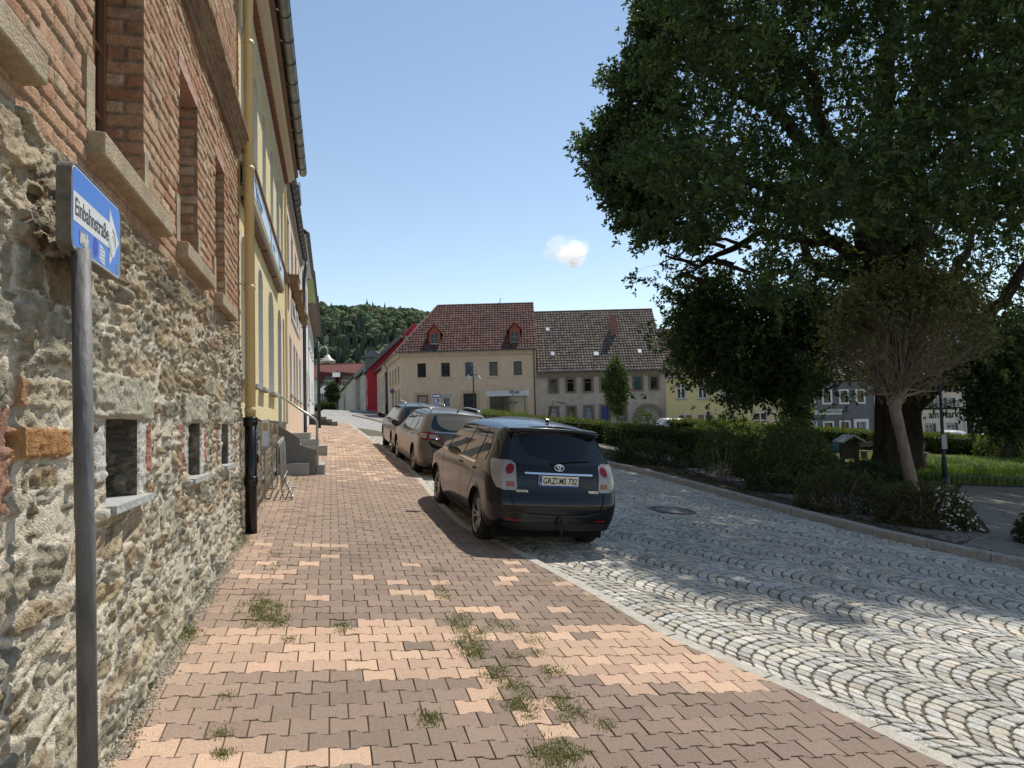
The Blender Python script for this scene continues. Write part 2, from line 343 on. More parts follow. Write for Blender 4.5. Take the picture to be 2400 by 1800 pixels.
# ---- pavement of interlocking pavers
def pavement():
    rs = np.random.RandomState(11)
    Lo, Hs = .2085, .170; d = .0125
    xo = np.array([-.5, -.30, -.185, .185, .30, .5])*Lo
    prof = np.array([1, 1, -1, -1, 1, 1])*d
    top = np.stack([xo, Hs/2+prof], 1); bot = np.stack([xo[::-1], -Hs/2-prof[::-1]], 1)
    O = np.concatenate([top[::-1], bot[::-1]])      # 12 pts ccw in (o,s)
    O = np.stack([O[:, 0], O[:, 1]], 1)
    cs = []; rows = int((S_END+1.6)/Hs)
    for i in range(rows):
        s = -1.6+i*Hs; mo = float(kerb_o(s))
        off = (Lo/2 if i % 2 else 0)
        for k in range(-1, int(mo/Lo)+2):
            o = .10+off+k*Lo
            if o-.45*Lo < mo-.13 and o+.5*Lo > .06: cs.append((s, o))
    cs = np.array(cs); n = len(cs)
    rot = rs.uniform(-.012, .012, n); P2 = O[None]*1.0
    def ring(sh, dz, tilt):
        q = O.copy(); nr = O/np.linalg.norm(O, axis=1, keepdims=True)
        q = q-np.sign(q)*np.array([sh, sh])
        q = np.repeat(q[None], n, 0); qq = q.copy(); qq[..., 0] = q[..., 0]-q[..., 1]*rot[:, None]; qq[..., 1] = q[..., 1]+q[..., 0]*rot[:, None]
        o = cs[:, 1:2]+qq[..., 0]; s = cs[:, 0:1]+qq[..., 1]
        o = np.clip(o, .03, kerb_o(s)-.125)
        x = W0[0]+WU[0]*s+WN[0]*o; y = W0[1]+WU[1]*s+WN[1]*o
        z = gza(x, y)+dz+(qq*tilt[:, None, :]).sum(-1)
        return np.stack([x, y, z], -1)
    tl = rs.normal(0, .012, (n, 2)); hh = rs.normal(0, .0012, n)[:, None]
    r0 = ring(.0036, -.02+hh*0, tl*0); r1 = ring(.0038, -.0022+hh, tl); r2 = ring(.0062, 0+hh, tl)
    V = np.concatenate([r0, r1, r2], 1); m_ = 12
    b = (np.arange(n)*36)[:, None]; k = np.arange(12)[None]; k2 = (k+1) % 12
    side = np.concatenate([np.stack([b+k, b+k2, b+12+k2, b+12+k], -1).reshape(-1, 4), np.stack([b+12+k, b+12+k2, b+24+k2, b+24+k], -1).reshape(-1, 4)])
    # top as five quads
    q = [(0, 1, 10, 11), (1, 2, 9, 10), (2, 3, 8, 9), (3, 4, 7, 8), (4, 5, 6, 7)]
    topf = np.concatenate([np.stack([b[:, 0]+24+a for a in t], 1) for t in q])
    F = np.concatenate([side, topf])
    v0, v1, v2 = V.reshape(-1, 3)[topf[0, 0]], V.reshape(-1, 3)[topf[0, 1]], V.reshape(-1, 3)[topf[0, 2]]
    if np.cross(v1-v0, v2-v0)[2] < 0: F = F[:, ::-1]
    # colours: grey brown pavers with salmon ones laid in bands and patches
    s, o = cs[:, 0], cs[:, 1]
    base = np.array([.238, .183, .148]); sal = np.array([.57, .40, .29])
    t = np.zeros(n); r = rs.rand(n)
    def so(px, py): q = G(px, py); return so_of(q)
    def rect(pts, prob):
        q = [so(*p) for p in pts]; a = in_poly(s, o, q); return a & (r < prob)
    sel = rect([(470, 1480), (1010, 1452), (1100, 1470), (1075, 1535), (1120, 1580), (430, 1585)], .97)
    sel |= rect([(1180, 1475), (1500, 1465), (1800, 1625), (1560, 1630), (1260, 1570)], .93)
    sel |= rect([(1500, 1440), (1700, 1520), (1820, 1610), (1700, 1610)], .75)
    sel |= rect([(230, 1800), (330, 1715), (560, 1720), (700, 1752), (880, 1770), (890, 1800)], .96)
    sel |= rect([(700, 1350), (1300, 1290), (1500, 1420), (760, 1440)], .12)
    sel |= rect([(560, 1270), (800, 1270), (800, 1330), (500, 1370)], .30)
    sel |= rect([(1100, 1400), (1330, 1400), (1480, 1800), (1060, 1800)], .10)
    far = (s > 13) & (r < np.clip((s-13)/10, 0, .65)); 
    sel |= far
    warm = np.clip(1-o/1.1, 0, 1)*np.clip((s-1)/4, .25, 1)*np.clip(1.6-(s-4)/8, .25, 1)
    t = sel*rs.uniform(.6, 1.0, n)+(~sel)*(rs.uniform(0, .10, n)+.45*warm*rs.uniform(.5, 1, n)+.28*np.clip((s-9)/8, 0, 1))
    g = fnoise(s, o, 5, 3, .9)
    cl = base*(1-t[:, None])+sal*t[:, None]; cl = cl*(1+.10*rs.uniform(-1, 1, n)[:, None]+.13*g[:, None])
    cl[:, 1] *= 1+.02*rs.uniform(-1, 1, n)
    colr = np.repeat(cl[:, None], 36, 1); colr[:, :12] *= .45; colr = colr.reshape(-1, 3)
    m = M('pavers', (.58, .56, .54), (1.5, 1.47, 1.42), scale=170, detail=3, lo=.3, hi=.75, rough=.85, bump=.35, bscale=240, attr=True, spec=.2)
    ob = build('sidewalk', V.reshape(-1, 3), F, m, col=colr); ob['kind'] = 'structure'
pavement()
lp = [wp(s, 0, -.02)[:2] for s in (KSs[0], S_END)]
m_joint2 = M('joint_dark', (.05, .042, .03), (.12, .105, .075), scale=5, rough=1, bump=.4, bscale=80, spec=.05)
sheet('sidewalk_bed', [lp[0]]+[wp(s, 0, kerb_o(s)-.1)[:2] for s in np.linspace(KSs[0], S_END, 40)]+[lp[1]], -.009, m_joint2, 1.5)
# gravel strip at the foot of the rubble wall
rs = np.random.RandomState(4); mb = MB(); V = []; F = []
for i in range(3000):
    s = rs.uniform(1.5, 9) if i > 300 else rs.uniform(2, 20); o = abs(rs.normal(0, .04))+.02; r = rs.uniform(.003, .011) if i > 30 else rs.uniform(.012, .024)
    if i <= 60: o = abs(rs.normal(0, .5))+.05; r = rs.uniform(.005, .013)
    p = np.array(wp(s, 0, o)); p[2] = gz(p[0], p[1])+r*.3
    q = rs.normal(0, 1, (6, 3))*.18; dirs = np.array([(1, 0, 0), (0, 1, 0), (-1, 0, 0), (0, -1, 0), (0, 0, .7), (0, 0, -.7)])+q
    n = len(V)*6; V.append(p+dirs*r); F += [(n+a, n+b, n+c) for a, b, c in ((0, 1, 4), (1, 2, 4), (2, 3, 4), (3, 0, 4), (1, 0, 5), (2, 1, 5), (3, 2, 5), (0, 3, 5))]
gcol = np.repeat(rs.uniform(.5, 1.1, (len(V), 1))*np.array([[.42, .38, .30]]), 6, 0)
build('gravel', np.concatenate(V), np.array(F), M('gravel', attr=True, rough=.9), col=gcol)['kind'] = 'stuff'

# ---- kerbs
m_kerbL = M('kerb_pale', (.36, .335, .28), (.52, .49, .42), scale=30, rough=.85, bump=.4, bscale=90, c3=(.38, .35, .28))
def kerb(name, pts, w, ztop, zbot, mat, seg=1.0, side=1, bev=.015, gap=.006):
    """row of kerb stones along pts; side: +1 stone lies left of travel direction"""
    pts = [np.array(p[:2]) for p in pts]; mb = MB(); rs = random.Random(2)
    acc = [0]
    for a, b in zip(pts[:-1], pts[1:]): acc.append(acc[-1]+np.linalg.norm(b-a))
    tot = acc[-1]; fx = lambda t: np.array([np.interp(t, acc, [p[0] for p in pts]), np.interp(t, acc, [p[1] for p in pts])])
    t = 0
    while t < tot-.05:
        L = seg*rs.uniform(.85, 1.1); t1 = min(tot, t+L); n = 3; dz = rs.uniform(-.004, .004); rows = []
        for k in range(n+1):
            tt = t+gap+(t1-t-2*gap)*k/n; p = fx(tt); q = fx(min(tt+.05, tot)); q0 = fx(max(tt-.05, 0)); d = (q-q0)/(np.linalg.norm(q-q0)+1e-9); nn = np.array([-d[1], d[0]])*side
            g = gz(p[0], p[1]); a = p; b = p+nn*w
            rows.append([(*a, g+zbot), (*(a+nn*.002), g+ztop+dz-bev), (*(a+nn*bev), g+ztop+dz), (*(b-nn*.006), g+ztop+dz), (*b, g+ztop+dz-.006), (*b, g+zbot)])
        V = [v for r_ in rows for v in r_]; F = [(i*6+k, (i+1)*6+k, (i+1)*6+k+1, i*6+k+1) for i in range(n) for k in range(5)]+[(5, 4, 3, 2, 1, 0), tuple(n*6+k for k in range(6))]
        if side < 0: F = [f[::-1] for f in F]
        mb.add(V, [f[::-1] for f in F]); t = t1
    o = mb.build(name, mat); o['kind'] = 'structure'; return o
kp = [wp(s, 0, kerb_o(s))[:2] for s in np.linspace(KSs[0], S_END, 160)]
kerb('kerb_strip', kp, .125, .004, -.07, m_kerbL, .95, 1, .008)
m_kerbR = M('kerb_grey', (.27, .255, .225), (.40, .38, .34), scale=20, rough=.85, bump=.4, bscale=70, c3=(.26, .24, .2))
kerb('kerb_stones', KR, .15, .085, -.07, m_kerbR, 1.0, -1, .02)

# ---- park side: bed soil, path, lawn
park = [tuple(q+np.array([.12, 0])) for q in KR[:14]]+[(-1.0, 44.8), (.8, 45.9), (56, 46.3), (56, -1)]
sheet('planting_bed', park, .045, m_soil, 2.0)
m_path = bpy.data.materials.new('path_slabs'); m_path.use_nodes = True; _cob(m_path, 5.2, (.17, .14, .12), (.22, .18, .155), (.07, .055, .045))
def gpoly(pts): return [tuple(G(a, b)[:2]) for a, b in pts]
kr = lambda i: np.array(KR[i])
sheet('path', [(2.6, 34), (3.75, 30.3), (4.96, 24.8), (5.5, 18.5), (6.3, 14.5), (7.0, 11.4), (8.3, 12.6), (8.6, 17.8), (7.2, 24), (6.2, 28.9), (4.4, 34.5)], .052, m_path, 1.5)
m_path2 = M('path_gravel', (.17, .15, .12), (.27, .24, .20), scale=25, rough=.95, bump=.4, bscale=150, c3=(.15, .13, .1))
sheet('gravel_path', [(7.0, 11.3), (8.5, 8.3), (13, 3), (14.4, 0), (30, 0), (42, 20), (42, 31), (18.2, 24.6), (14.5, 23.2), (12.9, 20.8), (11, 17.4), (8.6, 13)], .056, m_path2, 1.5)
m_lawn = M('lawn', (.06, .085, .022), (.15, .14, .05), scale=6, rough=1, bump=.6, bscale=40, spec=.05, c3=(.17, .15, .065))
sheet('lawn', [(11.6, 20.4), (12.8, 20.9), (14.4, 23.35), (18.1, 24.75), (42, 31.2), (50, 45.6), (6, 45.6), (6.5, 34), (9, 26)], .062, m_lawn, 2)
m_edge = M('brown_edging', (.10, .065, .045), (.15, .10, .07), scale=8, rough=.9)
kerb('path_edging', [(4.35, 34.6), (6.15, 28.9), (7.15, 24), (8.55, 17.8), (8.3, 14.5)], .08, .16, .0, m_edge, 1.2, -1, .008)
m_slab = M('pavement_slabs', (.20, .18, .16), (.28, .25, .22), scale=6, rough=.9, bump=.3, bscale=60)
sheet('far_sidewalk', [(-8.7, 47.2), (-8.0, 47.9), (-8.2, 52), (-7.6, 58.6), (-5, 59.2), (60, 59.2), (60, 64), (-9.9, 64.5), (-17.5, 90), (-26, 116), (-27.5, 115.5), (-17.5, 86), (-15.2, 67), (-11.3, 55.4)], .01, m_slab, 3)
kerb('far_kerb', [(60, 59.15), (-5, 59.15), (-7.6, 58.6), (-8.2, 52), (-8.0, 47.9), (-8.7, 47.2), (-11.3, 55.4), (-15.2, 67), (-17.5, 86), (-27.5, 115.5)], .14, .03, -.07, m_kerbR, 1.1, -1, .02)

# cast iron manhole cover in the setts
def manhole():
    c = G(1576, 1197, -.05); z = gz(c[0], c[1])
    t = thing('manhole_cover', (c[0], c[1], z-.05), 'round cast iron manhole cover set in the grey cobbles', 'manhole cover')
    nrm = np.array([.10, -.038, 1.0]); nrm /= np.linalg.norm(nrm); ex = np.cross([0, 1.0, 0], nrm); ex /= np.linalg.norm(ex); ey = np.cross(nrm, ex); o = c+nrm*.006
    def disc(prof, name, mat, n=48):
        mb = MB(); V = []
        for r, h in prof:
            for k in range(n): a = 2*pi*k/n; V.append(o+ex*r*cos(a)+ey*r*sin(a)+nrm*h)
        F = [(i*n+k, i*n+(k+1) % n, (i+1)*n+(k+1) % n, (i+1)*n+k) for i in range(len(prof)-1) for k in range(n)]
        mb.add(V, F); return mb.build(name, mat, t)
    disc([(.44, -.02), (.44, .006), (.40, .008), (.395, -.004), (.355, -.004), (.35, .007), (.335, .007), (.33, -.004)], 'ring', M('iron', (.07, .068, .065), (.12, .115, .11), scale=30, rough=.6, metal=.4))
    disc([(.33, -.006), (.325, .004), (.27, .004), (.268, .001), (.001, .001)], 'lid', M('iron_lid', (.13, .125, .12), (.20, .19, .18), scale=60, rough=.7, bump=.6, bscale=60))
manhole()
# ================================================================== OLD BRICK AND RUBBLE BUILDING (left foreground)
S1 = 8.84
SW1 = (3.36, 4.26, 3.25, 4.62); SW2 = (5.30, 6.02, 3.24, 4.60); SW3 = (6.98, 7.55, 3.18, 4.58)
SW0 = (1.3, 2.15, 3.25, 4.62)
CE = [(3.55, 4.11, 1.53, 1.95), (5.58, 6.05, 1.52, 1.94), (7.25, 7.69, 1.53, 1.94)]
bb = thing('old_brick_house', wp(5, gz(*wp(5, 0)[:2]), 0), 'weathered house with rubble stone base and crumbling red brick upper wall', 'building')
def wall_grid(s0, s1, z0, z1, st, hf, holes=(), fr=None):
    ns = int(round((s1-s0)/st))+1; nz = int(round((z1-z0)/st))+1
    s = np.linspace(s0, s1, ns); z = np.linspace(z0, z1, nz); S, Z = np.meshgrid(s, z)
    H, C = hf(S, Z)
    p = W0[None, None]+S[..., None]*WU+H[..., None]*WN; p[..., 2] = Z
    idx = np.arange(ns*nz).reshape(nz, ns); cs = (S[:-1, :-1]+S[1:, 1:])/2; cz = (Z[:-1, :-1]+Z[1:, 1:])/2
    keep = np.ones(cs.shape, bool)
    for (a, b, c, d) in holes: keep &= ~((cs > a) & (cs < b) & (cz > c) & (cz < d))
    F = np.stack([idx[:-1, :-1], idx[:-1, 1:], idx[1:, 1:], idx[1:, :-1]], -1)[keep]
    return p.reshape(-1, 3), F, C.reshape(-1, 3)
_rs = np.random.RandomState(21)
# rubble seeds in loose courses
seeds = []; z = .0
while z < 3.35:
    h = _rs.choice([.045, .07, .10, .14, .19], p=[.22, .28, .24, .18, .08])*_rs.uniform(.85, 1.15); s = -3.2+_rs.uniform(0, .3)
    while s < 9.1:
        w = h*_rs.choice([1.1, 1.8, 2.8, 4.2])*_rs.uniform(.8, 1.2); seeds.append((s+w/2, z+h/2+_rs.normal(0, .028), w*_rs.uniform(.8, 1.1), h*_rs.uniform(.75, 1.15))); s += w
    z += h
seeds = np.array(seeds); NS = len(seeds)
pal = np.array([(.42, .35, .25), (.34, .31, .245), (.37, .30, .20), (.29, .28, .23), (.48, .43, .34), (.40, .335, .25), (.44, .385, .29), (.30, .24, .165), (.35, .335, .285)])
scol = pal[_rs.randint(0, len(pal), NS)]*_rs.uniform(.8, 1.15, (NS, 1))
rust = _rs.rand(NS) < .018; scol[rust] = np.array([.33, .225, .145])*_rs.uniform(.8, 1.2, (rust.sum(), 1))
sh = _rs.uniform(.3, 1.15, NS); sang = _rs.normal(0, .22, NS); tilt = _rs.normal(0, .10, (NS, 2))
rects = []          # dressed stones: s0,s1,z0,z1,colour,height
for a, b, c, d in CE:
    rects += [(a-.22, b+.30, d+.0, d+.23, (.40, .37, .29), .035), (a-.12, b+.1, c-.055, c, (.42, .43, .42), .05)]
    rects += [(b+.20, b+.33, c+.1, d-.02, (.35, .17, .12), .015), (a-.34, a-.22, c+.05, d, (.34, .16, .12), .012), (b+.02, b+.17, c+.0, d, (.52, .50, .46), .02), (a-.19, a-.02, c+.12, d, (.48, .46, .42), .018)]
rects += [(2.44, 3.02, 1.79, 1.91, (.38, .20, .085), .03), (2.49, 2.64, 1.98, 2.09, (.34, .20, .11), .02), (2.34, 2.47, 1.62, 1.98, (.30, .17, .12), .02), (3.30, 3.62, 1.98, 2.02, (.42, .39, .31), .02)]
def rubble(S, Z):
    w1 = fnoise(S, Z, 1, 5, 4.0)*.030; w2 = fnoise(S, Z, 2, 5, 4.0)*.024
    sx = S+w1; zx = Z+w2; d1 = np.full(S.shape, 9.); d2 = np.full(S.shape, 9.); i1 = np.zeros(S.shape, int)
    f = sx.ravel(); g = zx.ravel(); D1 = np.full(f.shape, 9.); D2 = D1.copy(); I = np.zeros(f.shape, int)
    order = np.argsort(seeds[:, 0])
    for k in order:
        sc, zc, w, h = seeds[k]
        lo, hi = sc-1.3*w-.1, sc+1.3*w+.1
        mask = np.nonzero((np.abs(f-sc) < w*1.25+.05) & (np.abs(g-zc) < h*1.6+.04))[0]
        if not len(mask): continue
        dx = (f[mask]-sc)/w; dz = (g[mask]-zc)/h
        dd = (np.abs(dx)**2.6+np.abs(dz)**2.6)**(1/2.6)*min(w, h)
        dd = dd*1.0
        # normalised: 0.5*min(w,h) at the stone's edge
        better = dd/min(w, h) < D1[mask]; v = dd/min(w, h)
        D2[mask] = np.where(better, D1[mask], np.minimum(D2[mask], v)); I[mask] = np.where(better, k, I[mask]); D1[mask] = np.where(better, v, D1[mask])
    D1 = D1.reshape(S.shape); D2 = D2.reshape(S.shape); I = I.reshape(S.shape)
    size = np.minimum(seeds[I, 2], seeds[I, 3])
    edge = np.minimum((D2-D1)*.62*size, (.74-D1)*size)
    e = edge+fnoise(S, Z, 9, 4, 22)*.009+fnoise(S, Z, 19, 3, 5)*.006
    mort = .0045+.018*np.clip(fnoise(S, Z, 3, 3, 1.3)+.15, 0, 1)
    u = np.clip((e-mort)/.006, 0, 1)
    ang = sang[I]; cs_, sn = np.cos(ang), np.sin(ang)
    A = S*cs_+Z*sn; B = -S*sn+Z*cs_
    lay = fnoise(A*.16, B, 4, 4, 30+0*A[0, 0]) ; rough = fnoise(S, Z, 6, 5, 28)
    tx, tz = tilt[I, 0], tilt[I, 1]
    H = .010*fnoise(S, Z, 7, 4, 5)+.003*fnoise(S, Z, 17, 3, 60)+.010+u*((sh[I]-.35)*.026+.019*lay+.013*rough+np.clip(tx*(f.reshape(S.shape)-seeds[I, 0])+tz*(g.reshape(S.shape)-seeds[I, 1]), -.012, .012))
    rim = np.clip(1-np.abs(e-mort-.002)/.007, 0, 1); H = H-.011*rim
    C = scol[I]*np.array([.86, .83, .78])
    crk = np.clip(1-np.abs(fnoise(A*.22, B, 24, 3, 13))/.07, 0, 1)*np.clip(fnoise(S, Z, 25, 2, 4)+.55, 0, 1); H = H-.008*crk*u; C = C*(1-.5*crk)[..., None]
    C = C*(1+.42*lay+.34*rough)[..., None]*(1-.50*rim*np.clip(.6+fnoise(S, Z, 33, 2, 8), 0, 1))[..., None]  # crevice shade painted in where stone meets mortar
    mc = np.array([.58, .52, .42])*(1+.12*fnoise(S, Z, 8, 4, 6)+.08*fnoise(S, Z, 18, 3, 50))[..., None]
    C = mc*(1-u[..., None])+C*u[..., None]
    for (a, b, c, d, col, hh) in rects:
        q = np.minimum(np.minimum(S+w1*.25-a, b-S-w1*.25), np.minimum(Z+w2*.25-c, d-Z-w2*.25))+fnoise(S, Z, 37, 3, 14)*.008; k = np.clip((q+.002)/.012, 0, 1)[..., None]; k2 = k[..., 0]
        H = H*(1-k2)+k2*(hh+.010*rough+.006*lay); C = C*(1-k)+k*np.array(col)*(1+.25*rough+.15*lay)[..., None]
    # pits and missing mortar
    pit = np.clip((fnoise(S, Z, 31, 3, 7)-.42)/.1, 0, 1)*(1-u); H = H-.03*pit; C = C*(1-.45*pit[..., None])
    H = H+.012*u*np.clip(fnoise(S*.5, Z, 48, 3, 9), -1, 1)
    for (a, b, c, d) in CE:
        q = np.maximum(np.maximum(a-S, S-b), np.maximum(c-Z, Z-d)); k = np.clip(1-q/.03, 0, 1)*(q > -.05); H = H*(1-k)+.012*k
    # grime towards the brick, lime wash near the ground
    up = np.clip((Z-2.35)/.5, 0, 1)[..., None]*np.clip(fnoise(S, Z, 41, 3, 1.2)+.6, 0, 1)[..., None]
    C = C*(1-up)+C*np.array([.74, .64, .52])*up
    lowp = np.clip((1.15-(Z-.1*0))/.6, 0, 1)[..., None]*np.clip(fnoise(S, Z, 42, 4, 2.2)+.45, 0, 1)[..., None]
    C = C*(1-.55*lowp)+np.array([.47, .46, .36])*.55*lowp
    return H, np.clip(C, .02, .8)
def brick(S, Z, z0=3.03):
    ch, bl = .082, .262
    zz = Z+.006*fnoise(S, Z, 51, 2, 1.5); row = np.floor((zz-z0)/ch).astype(int); fz = (zz-z0)/ch-row
    ss = S+np.where(row % 2, bl/2, 0)+.010*fnoise(S, Z, 52, 2, 6); hd = (row % 4 == 3); bw = np.where(hd, bl/2, bl)
    col = np.floor(ss/bw).astype(int); fs = ss/bw-col
    ez = np.minimum(fz, 1-fz)*ch; es = np.minimum(fs, 1-fs)*bw; e = np.minimum(ez, es)+.0045*fnoise(S, Z, 53, 3, 30)
    rnd = np.sin(row*127.1+col*311.7)*43758.5453; rnd = rnd-np.floor(rnd); rn2 = np.sin(row*269.5+col*183.3)*24634.63; rn2 = rn2-np.floor(rn2)
    u = np.clip((e-.0035)/.009, 0, 1); u = u*u*(3-2*u)
    er = fnoise(S, Z, 54, 5, 14); er2 = fnoise(S, Z, 55, 3, 2.0)
    H = -.012+u*(.014+.010*(rnd-.5))+.005*er+.004*er2
    miss = np.clip((rn2-.93)/.02, 0, 1); H = H-miss*.012*u
    b1 = np.array([.47, .27, .165]); b2 = np.array([.40, .195, .12]); b3 = np.array([.52, .37, .25])
    k = rnd[..., None]; C = np.where(k < .55, b1, np.where(k < .8, b2, b3))*(1+.22*(rn2-.5))[..., None]
    wth = np.clip(er2*1.2+.35+.4*er, 0, 1)[..., None]; C = C*(1-.45*wth)+np.array([.43, .345, .245])*.45*wth
    C = C*(1+.30*er)[..., None]
    J = np.array([.27, .215, .155])*(1+.3*er)[..., None]
    C = J*(1-u[..., None])+C*u[..., None]
    return H, np.clip(C, .02, .8)
def slaty(S, Z):
    a = fnoise(S*.6, Z, 46, 4, 16); b = fnoise(S*.5+3, Z, 47, 3, 40); e = np.clip(1-np.abs(a)/.09, 0, 1)
    return .03*a+.012*b, np.clip(np.array([.19, .165, .13])*(1+.5*a+.3*b)[..., None]*(1-.6*e)[..., None], .01, .6)
def mixed(S, Z):
    """brick above, rubble below, ragged line between"""
    H1, C1 = rubble(S, Z); H2, C2 = brick(S, Z)
    ln = 3.04+.05*fnoise(S, Z*0+1, 61, 3, 2.5)
    k = np.clip((Z-ln)/.02+.5, 0, 1); H = H1*(1-k)+(H2+.005)*k; C = C1*(1-k[..., None])+C2*k[..., None]
    band = np.clip(1-np.abs(Z-2.98)/.14, 0, 1)*np.clip(fnoise(S, Z, 62, 4, 3)+.5, 0, 1)
    C = C*(1-.7*band[..., None])+np.array([.30, .245, .17])*.7*band[..., None]; H = H+band*.012*fnoise(S, Z, 63, 5, 18)
    return H, C
def seg_mixed(S, Z): return mixed(S, Z)
m_rub = M('rubble', (.80, .79, .77), (1.2, 1.2, 1.18), scale=55, detail=8, rough=.92, bump=.55, bscale=110, attr=True, spec=.15)
m_brk = M('brickwork', (.78, .77, .75), (1.22, 1.2, 1.18), scale=60, detail=8, rough=.93, bump=.5, bscale=120, attr=True, spec=.12)
holes = CE+[SW1, SW2, SW3, SW0]
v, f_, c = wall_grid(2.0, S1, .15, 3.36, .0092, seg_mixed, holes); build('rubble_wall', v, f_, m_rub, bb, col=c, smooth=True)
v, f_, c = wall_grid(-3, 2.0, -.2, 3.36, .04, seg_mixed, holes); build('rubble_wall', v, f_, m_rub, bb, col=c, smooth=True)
v, f_, c = wall_grid(2.0, S1, 3.36, 5.36, .0105, brick, holes); build('brick_wall', v, f_, m_brk, bb, col=c, smooth=True)
v, f_, c = wall_grid(2.0, S1, 5.36, 8.0, .022, brick, ()); build('brick_wall', v, f_, m_brk, bb, col=c, smooth=True)
v, f_, c = wall_grid(-3, 2.0, 3.36, 8.0, .05, brick, holes); build('brick_wall', v, f_, m_brk, bb, col=c, smooth=True)
# masonry body behind the face
m_dark = M('dark_inside', (.02, .018, .015), rough=1)
mb = MB(); fr = lambda s, z, o: wp(s, z, o)
mb.fbox(fr, -3, S1-.01, -.4, 8.0, -6, -.46); mb.build('masonry', M('old_render', (.35, .29, .22), (.42, .35, .27), scale=3), bb)
mb = MB(); mb.fbox(fr, S1-.02, S1-.002, .2, 8.0, -.46, -.006); mb.fbox(fr, -3, S1-.02, 7.95, 8.0, -.46, -.01); mb.build('corner', M('old_render'), bb)
# reveals of the brick windows: real brick relief on the far jamb, plain on the others
def reveal(sj, z0, z1, dep, fn, facing=-1, st=.011):
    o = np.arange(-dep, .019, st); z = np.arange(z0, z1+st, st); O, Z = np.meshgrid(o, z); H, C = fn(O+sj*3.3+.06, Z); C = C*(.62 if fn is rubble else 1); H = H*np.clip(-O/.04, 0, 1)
    p = W0+(sj+facing*(H+.002))[..., None]*WU+O[..., None]*WN; p[..., 2] = Z; n, k = O.shape; idx = np.arange(n*k).reshape(n, k)
    F = np.stack([idx[:-1, :-1], idx[:-1, 1:], idx[1:, 1:], idx[1:, :-1]], -1).reshape(-1, 4)
    build('reveal', p.reshape(-1, 3), F, m_brk if fn is brick else m_rub, bb, col=C.reshape(-1, 3), smooth=True)
m_sand = M('sandstone', (.34, .27, .175), (.46, .38, .26), scale=18, rough=.9, bump=.6, bscale=70, c3=(.27, .21, .14))
m_wood = M('brown_wood', (.16, .075, .035), (.24, .12, .06), scale=5, stretch=(1, 1, .1), rough=.5, spec=.4)
m_glass = M('window_glass', (.012, .015, .018), rough=.06, spec=.4)
m_lint = M('pink_lintel', (.42, .24, .19), (.50, .31, .25), scale=12, rough=.9, bump=.4)
for (a, b, c, d) in (SW0, SW1, SW2, SW3):
    dp = .19
    reveal(b, c-.02, d, dp, brick, -1); reveal(a, c-.02, d, dp, brick, 1)
    mb = MB(); mb.fbox(fr, a-.01, b+.01, d, d+.09, -dp-.05, .006); mb.build('lintel', m_lint, bb)
    # sill
    mb = MB(); e = .15; z1 = c+.02; z0 = c-.115
    mb.add([wp(a-e+.04, z0, -.02), wp(b+e+.28, z0, -.02), wp(b+e+.28, z0+.012, .085), wp(a-e+.04, z0+.012, .085), wp(a-e+.04, z1+.012, -.2), wp(b+e+.28, z1+.012, -.2), wp(b+e+.28, z1-.012, .088), wp(a-e+.04, z1-.012, .088)],
           [(0, 3, 2, 1), (4, 5, 6, 7), (0, 1, 5, 4), (1, 2, 6, 5), (2, 3, 7, 6), (3, 0, 4, 7)])
    so_ = mb.build('sill', m_sand, bb)
    bv = so_.modifiers.new('b', 'BEVEL'); bv.width = .01; bv.segments = 2
    # stone blocks left and right of the foot of the jambs
    MB().fbox(fr, a-.12, a-.005, c+.02, c+.36, -.02, .012).build('jamb_stone', m_sand, bb); MB().fbox(fr, b+.012, b+.10, c+.02, c+.30, -.02, .012).build('jamb_stone', m_sand, bb)
    w = thing('window', wp((a+b)/2, c, -dp), None, None); del w
    mb = MB(); t = .06
    mb.fbox(fr, a, a+t, c, d, -dp-.05, -dp); mb.fbox(fr, b-t, b, c, d, -dp-.05, -dp); mb.fbox(fr, a+t, b-t, c, c+t, -dp-.05, -dp); mb.fbox(fr, a+t, b-t, d-t, d, -dp-.05, -dp)
    mb.fbox(fr, (a+b)/2-.035, (a+b)/2+.035, c+t, d-t, -dp-.045, -dp+.012)
    for zz in (.33, .62): mb.fbox(fr, a+t, (a+b)/2-.035, c+(d-c)*zz-.014, c+(d-c)*zz+.014, -dp-.04, -dp-.012); mb.fbox(fr, (a+b)/2+.035, b-t, c+(d-c)*zz-.014, c+(d-c)*zz+.014, -dp-.04, -dp-.012)
    wo = mb.build('window', m_wood, bb)
    mb = MB(); mb.fbox(fr, a+t-.01, b-t+.01, c+t-.01, d-t+.01, -dp-.035, -dp-.03); mb.build('pane', m_glass, wo)
for o_ in [o for o in bpy.data.objects if o.type == 'EMPTY' and o.name.startswith('window')]: bpy.data.objects.remove(o_)
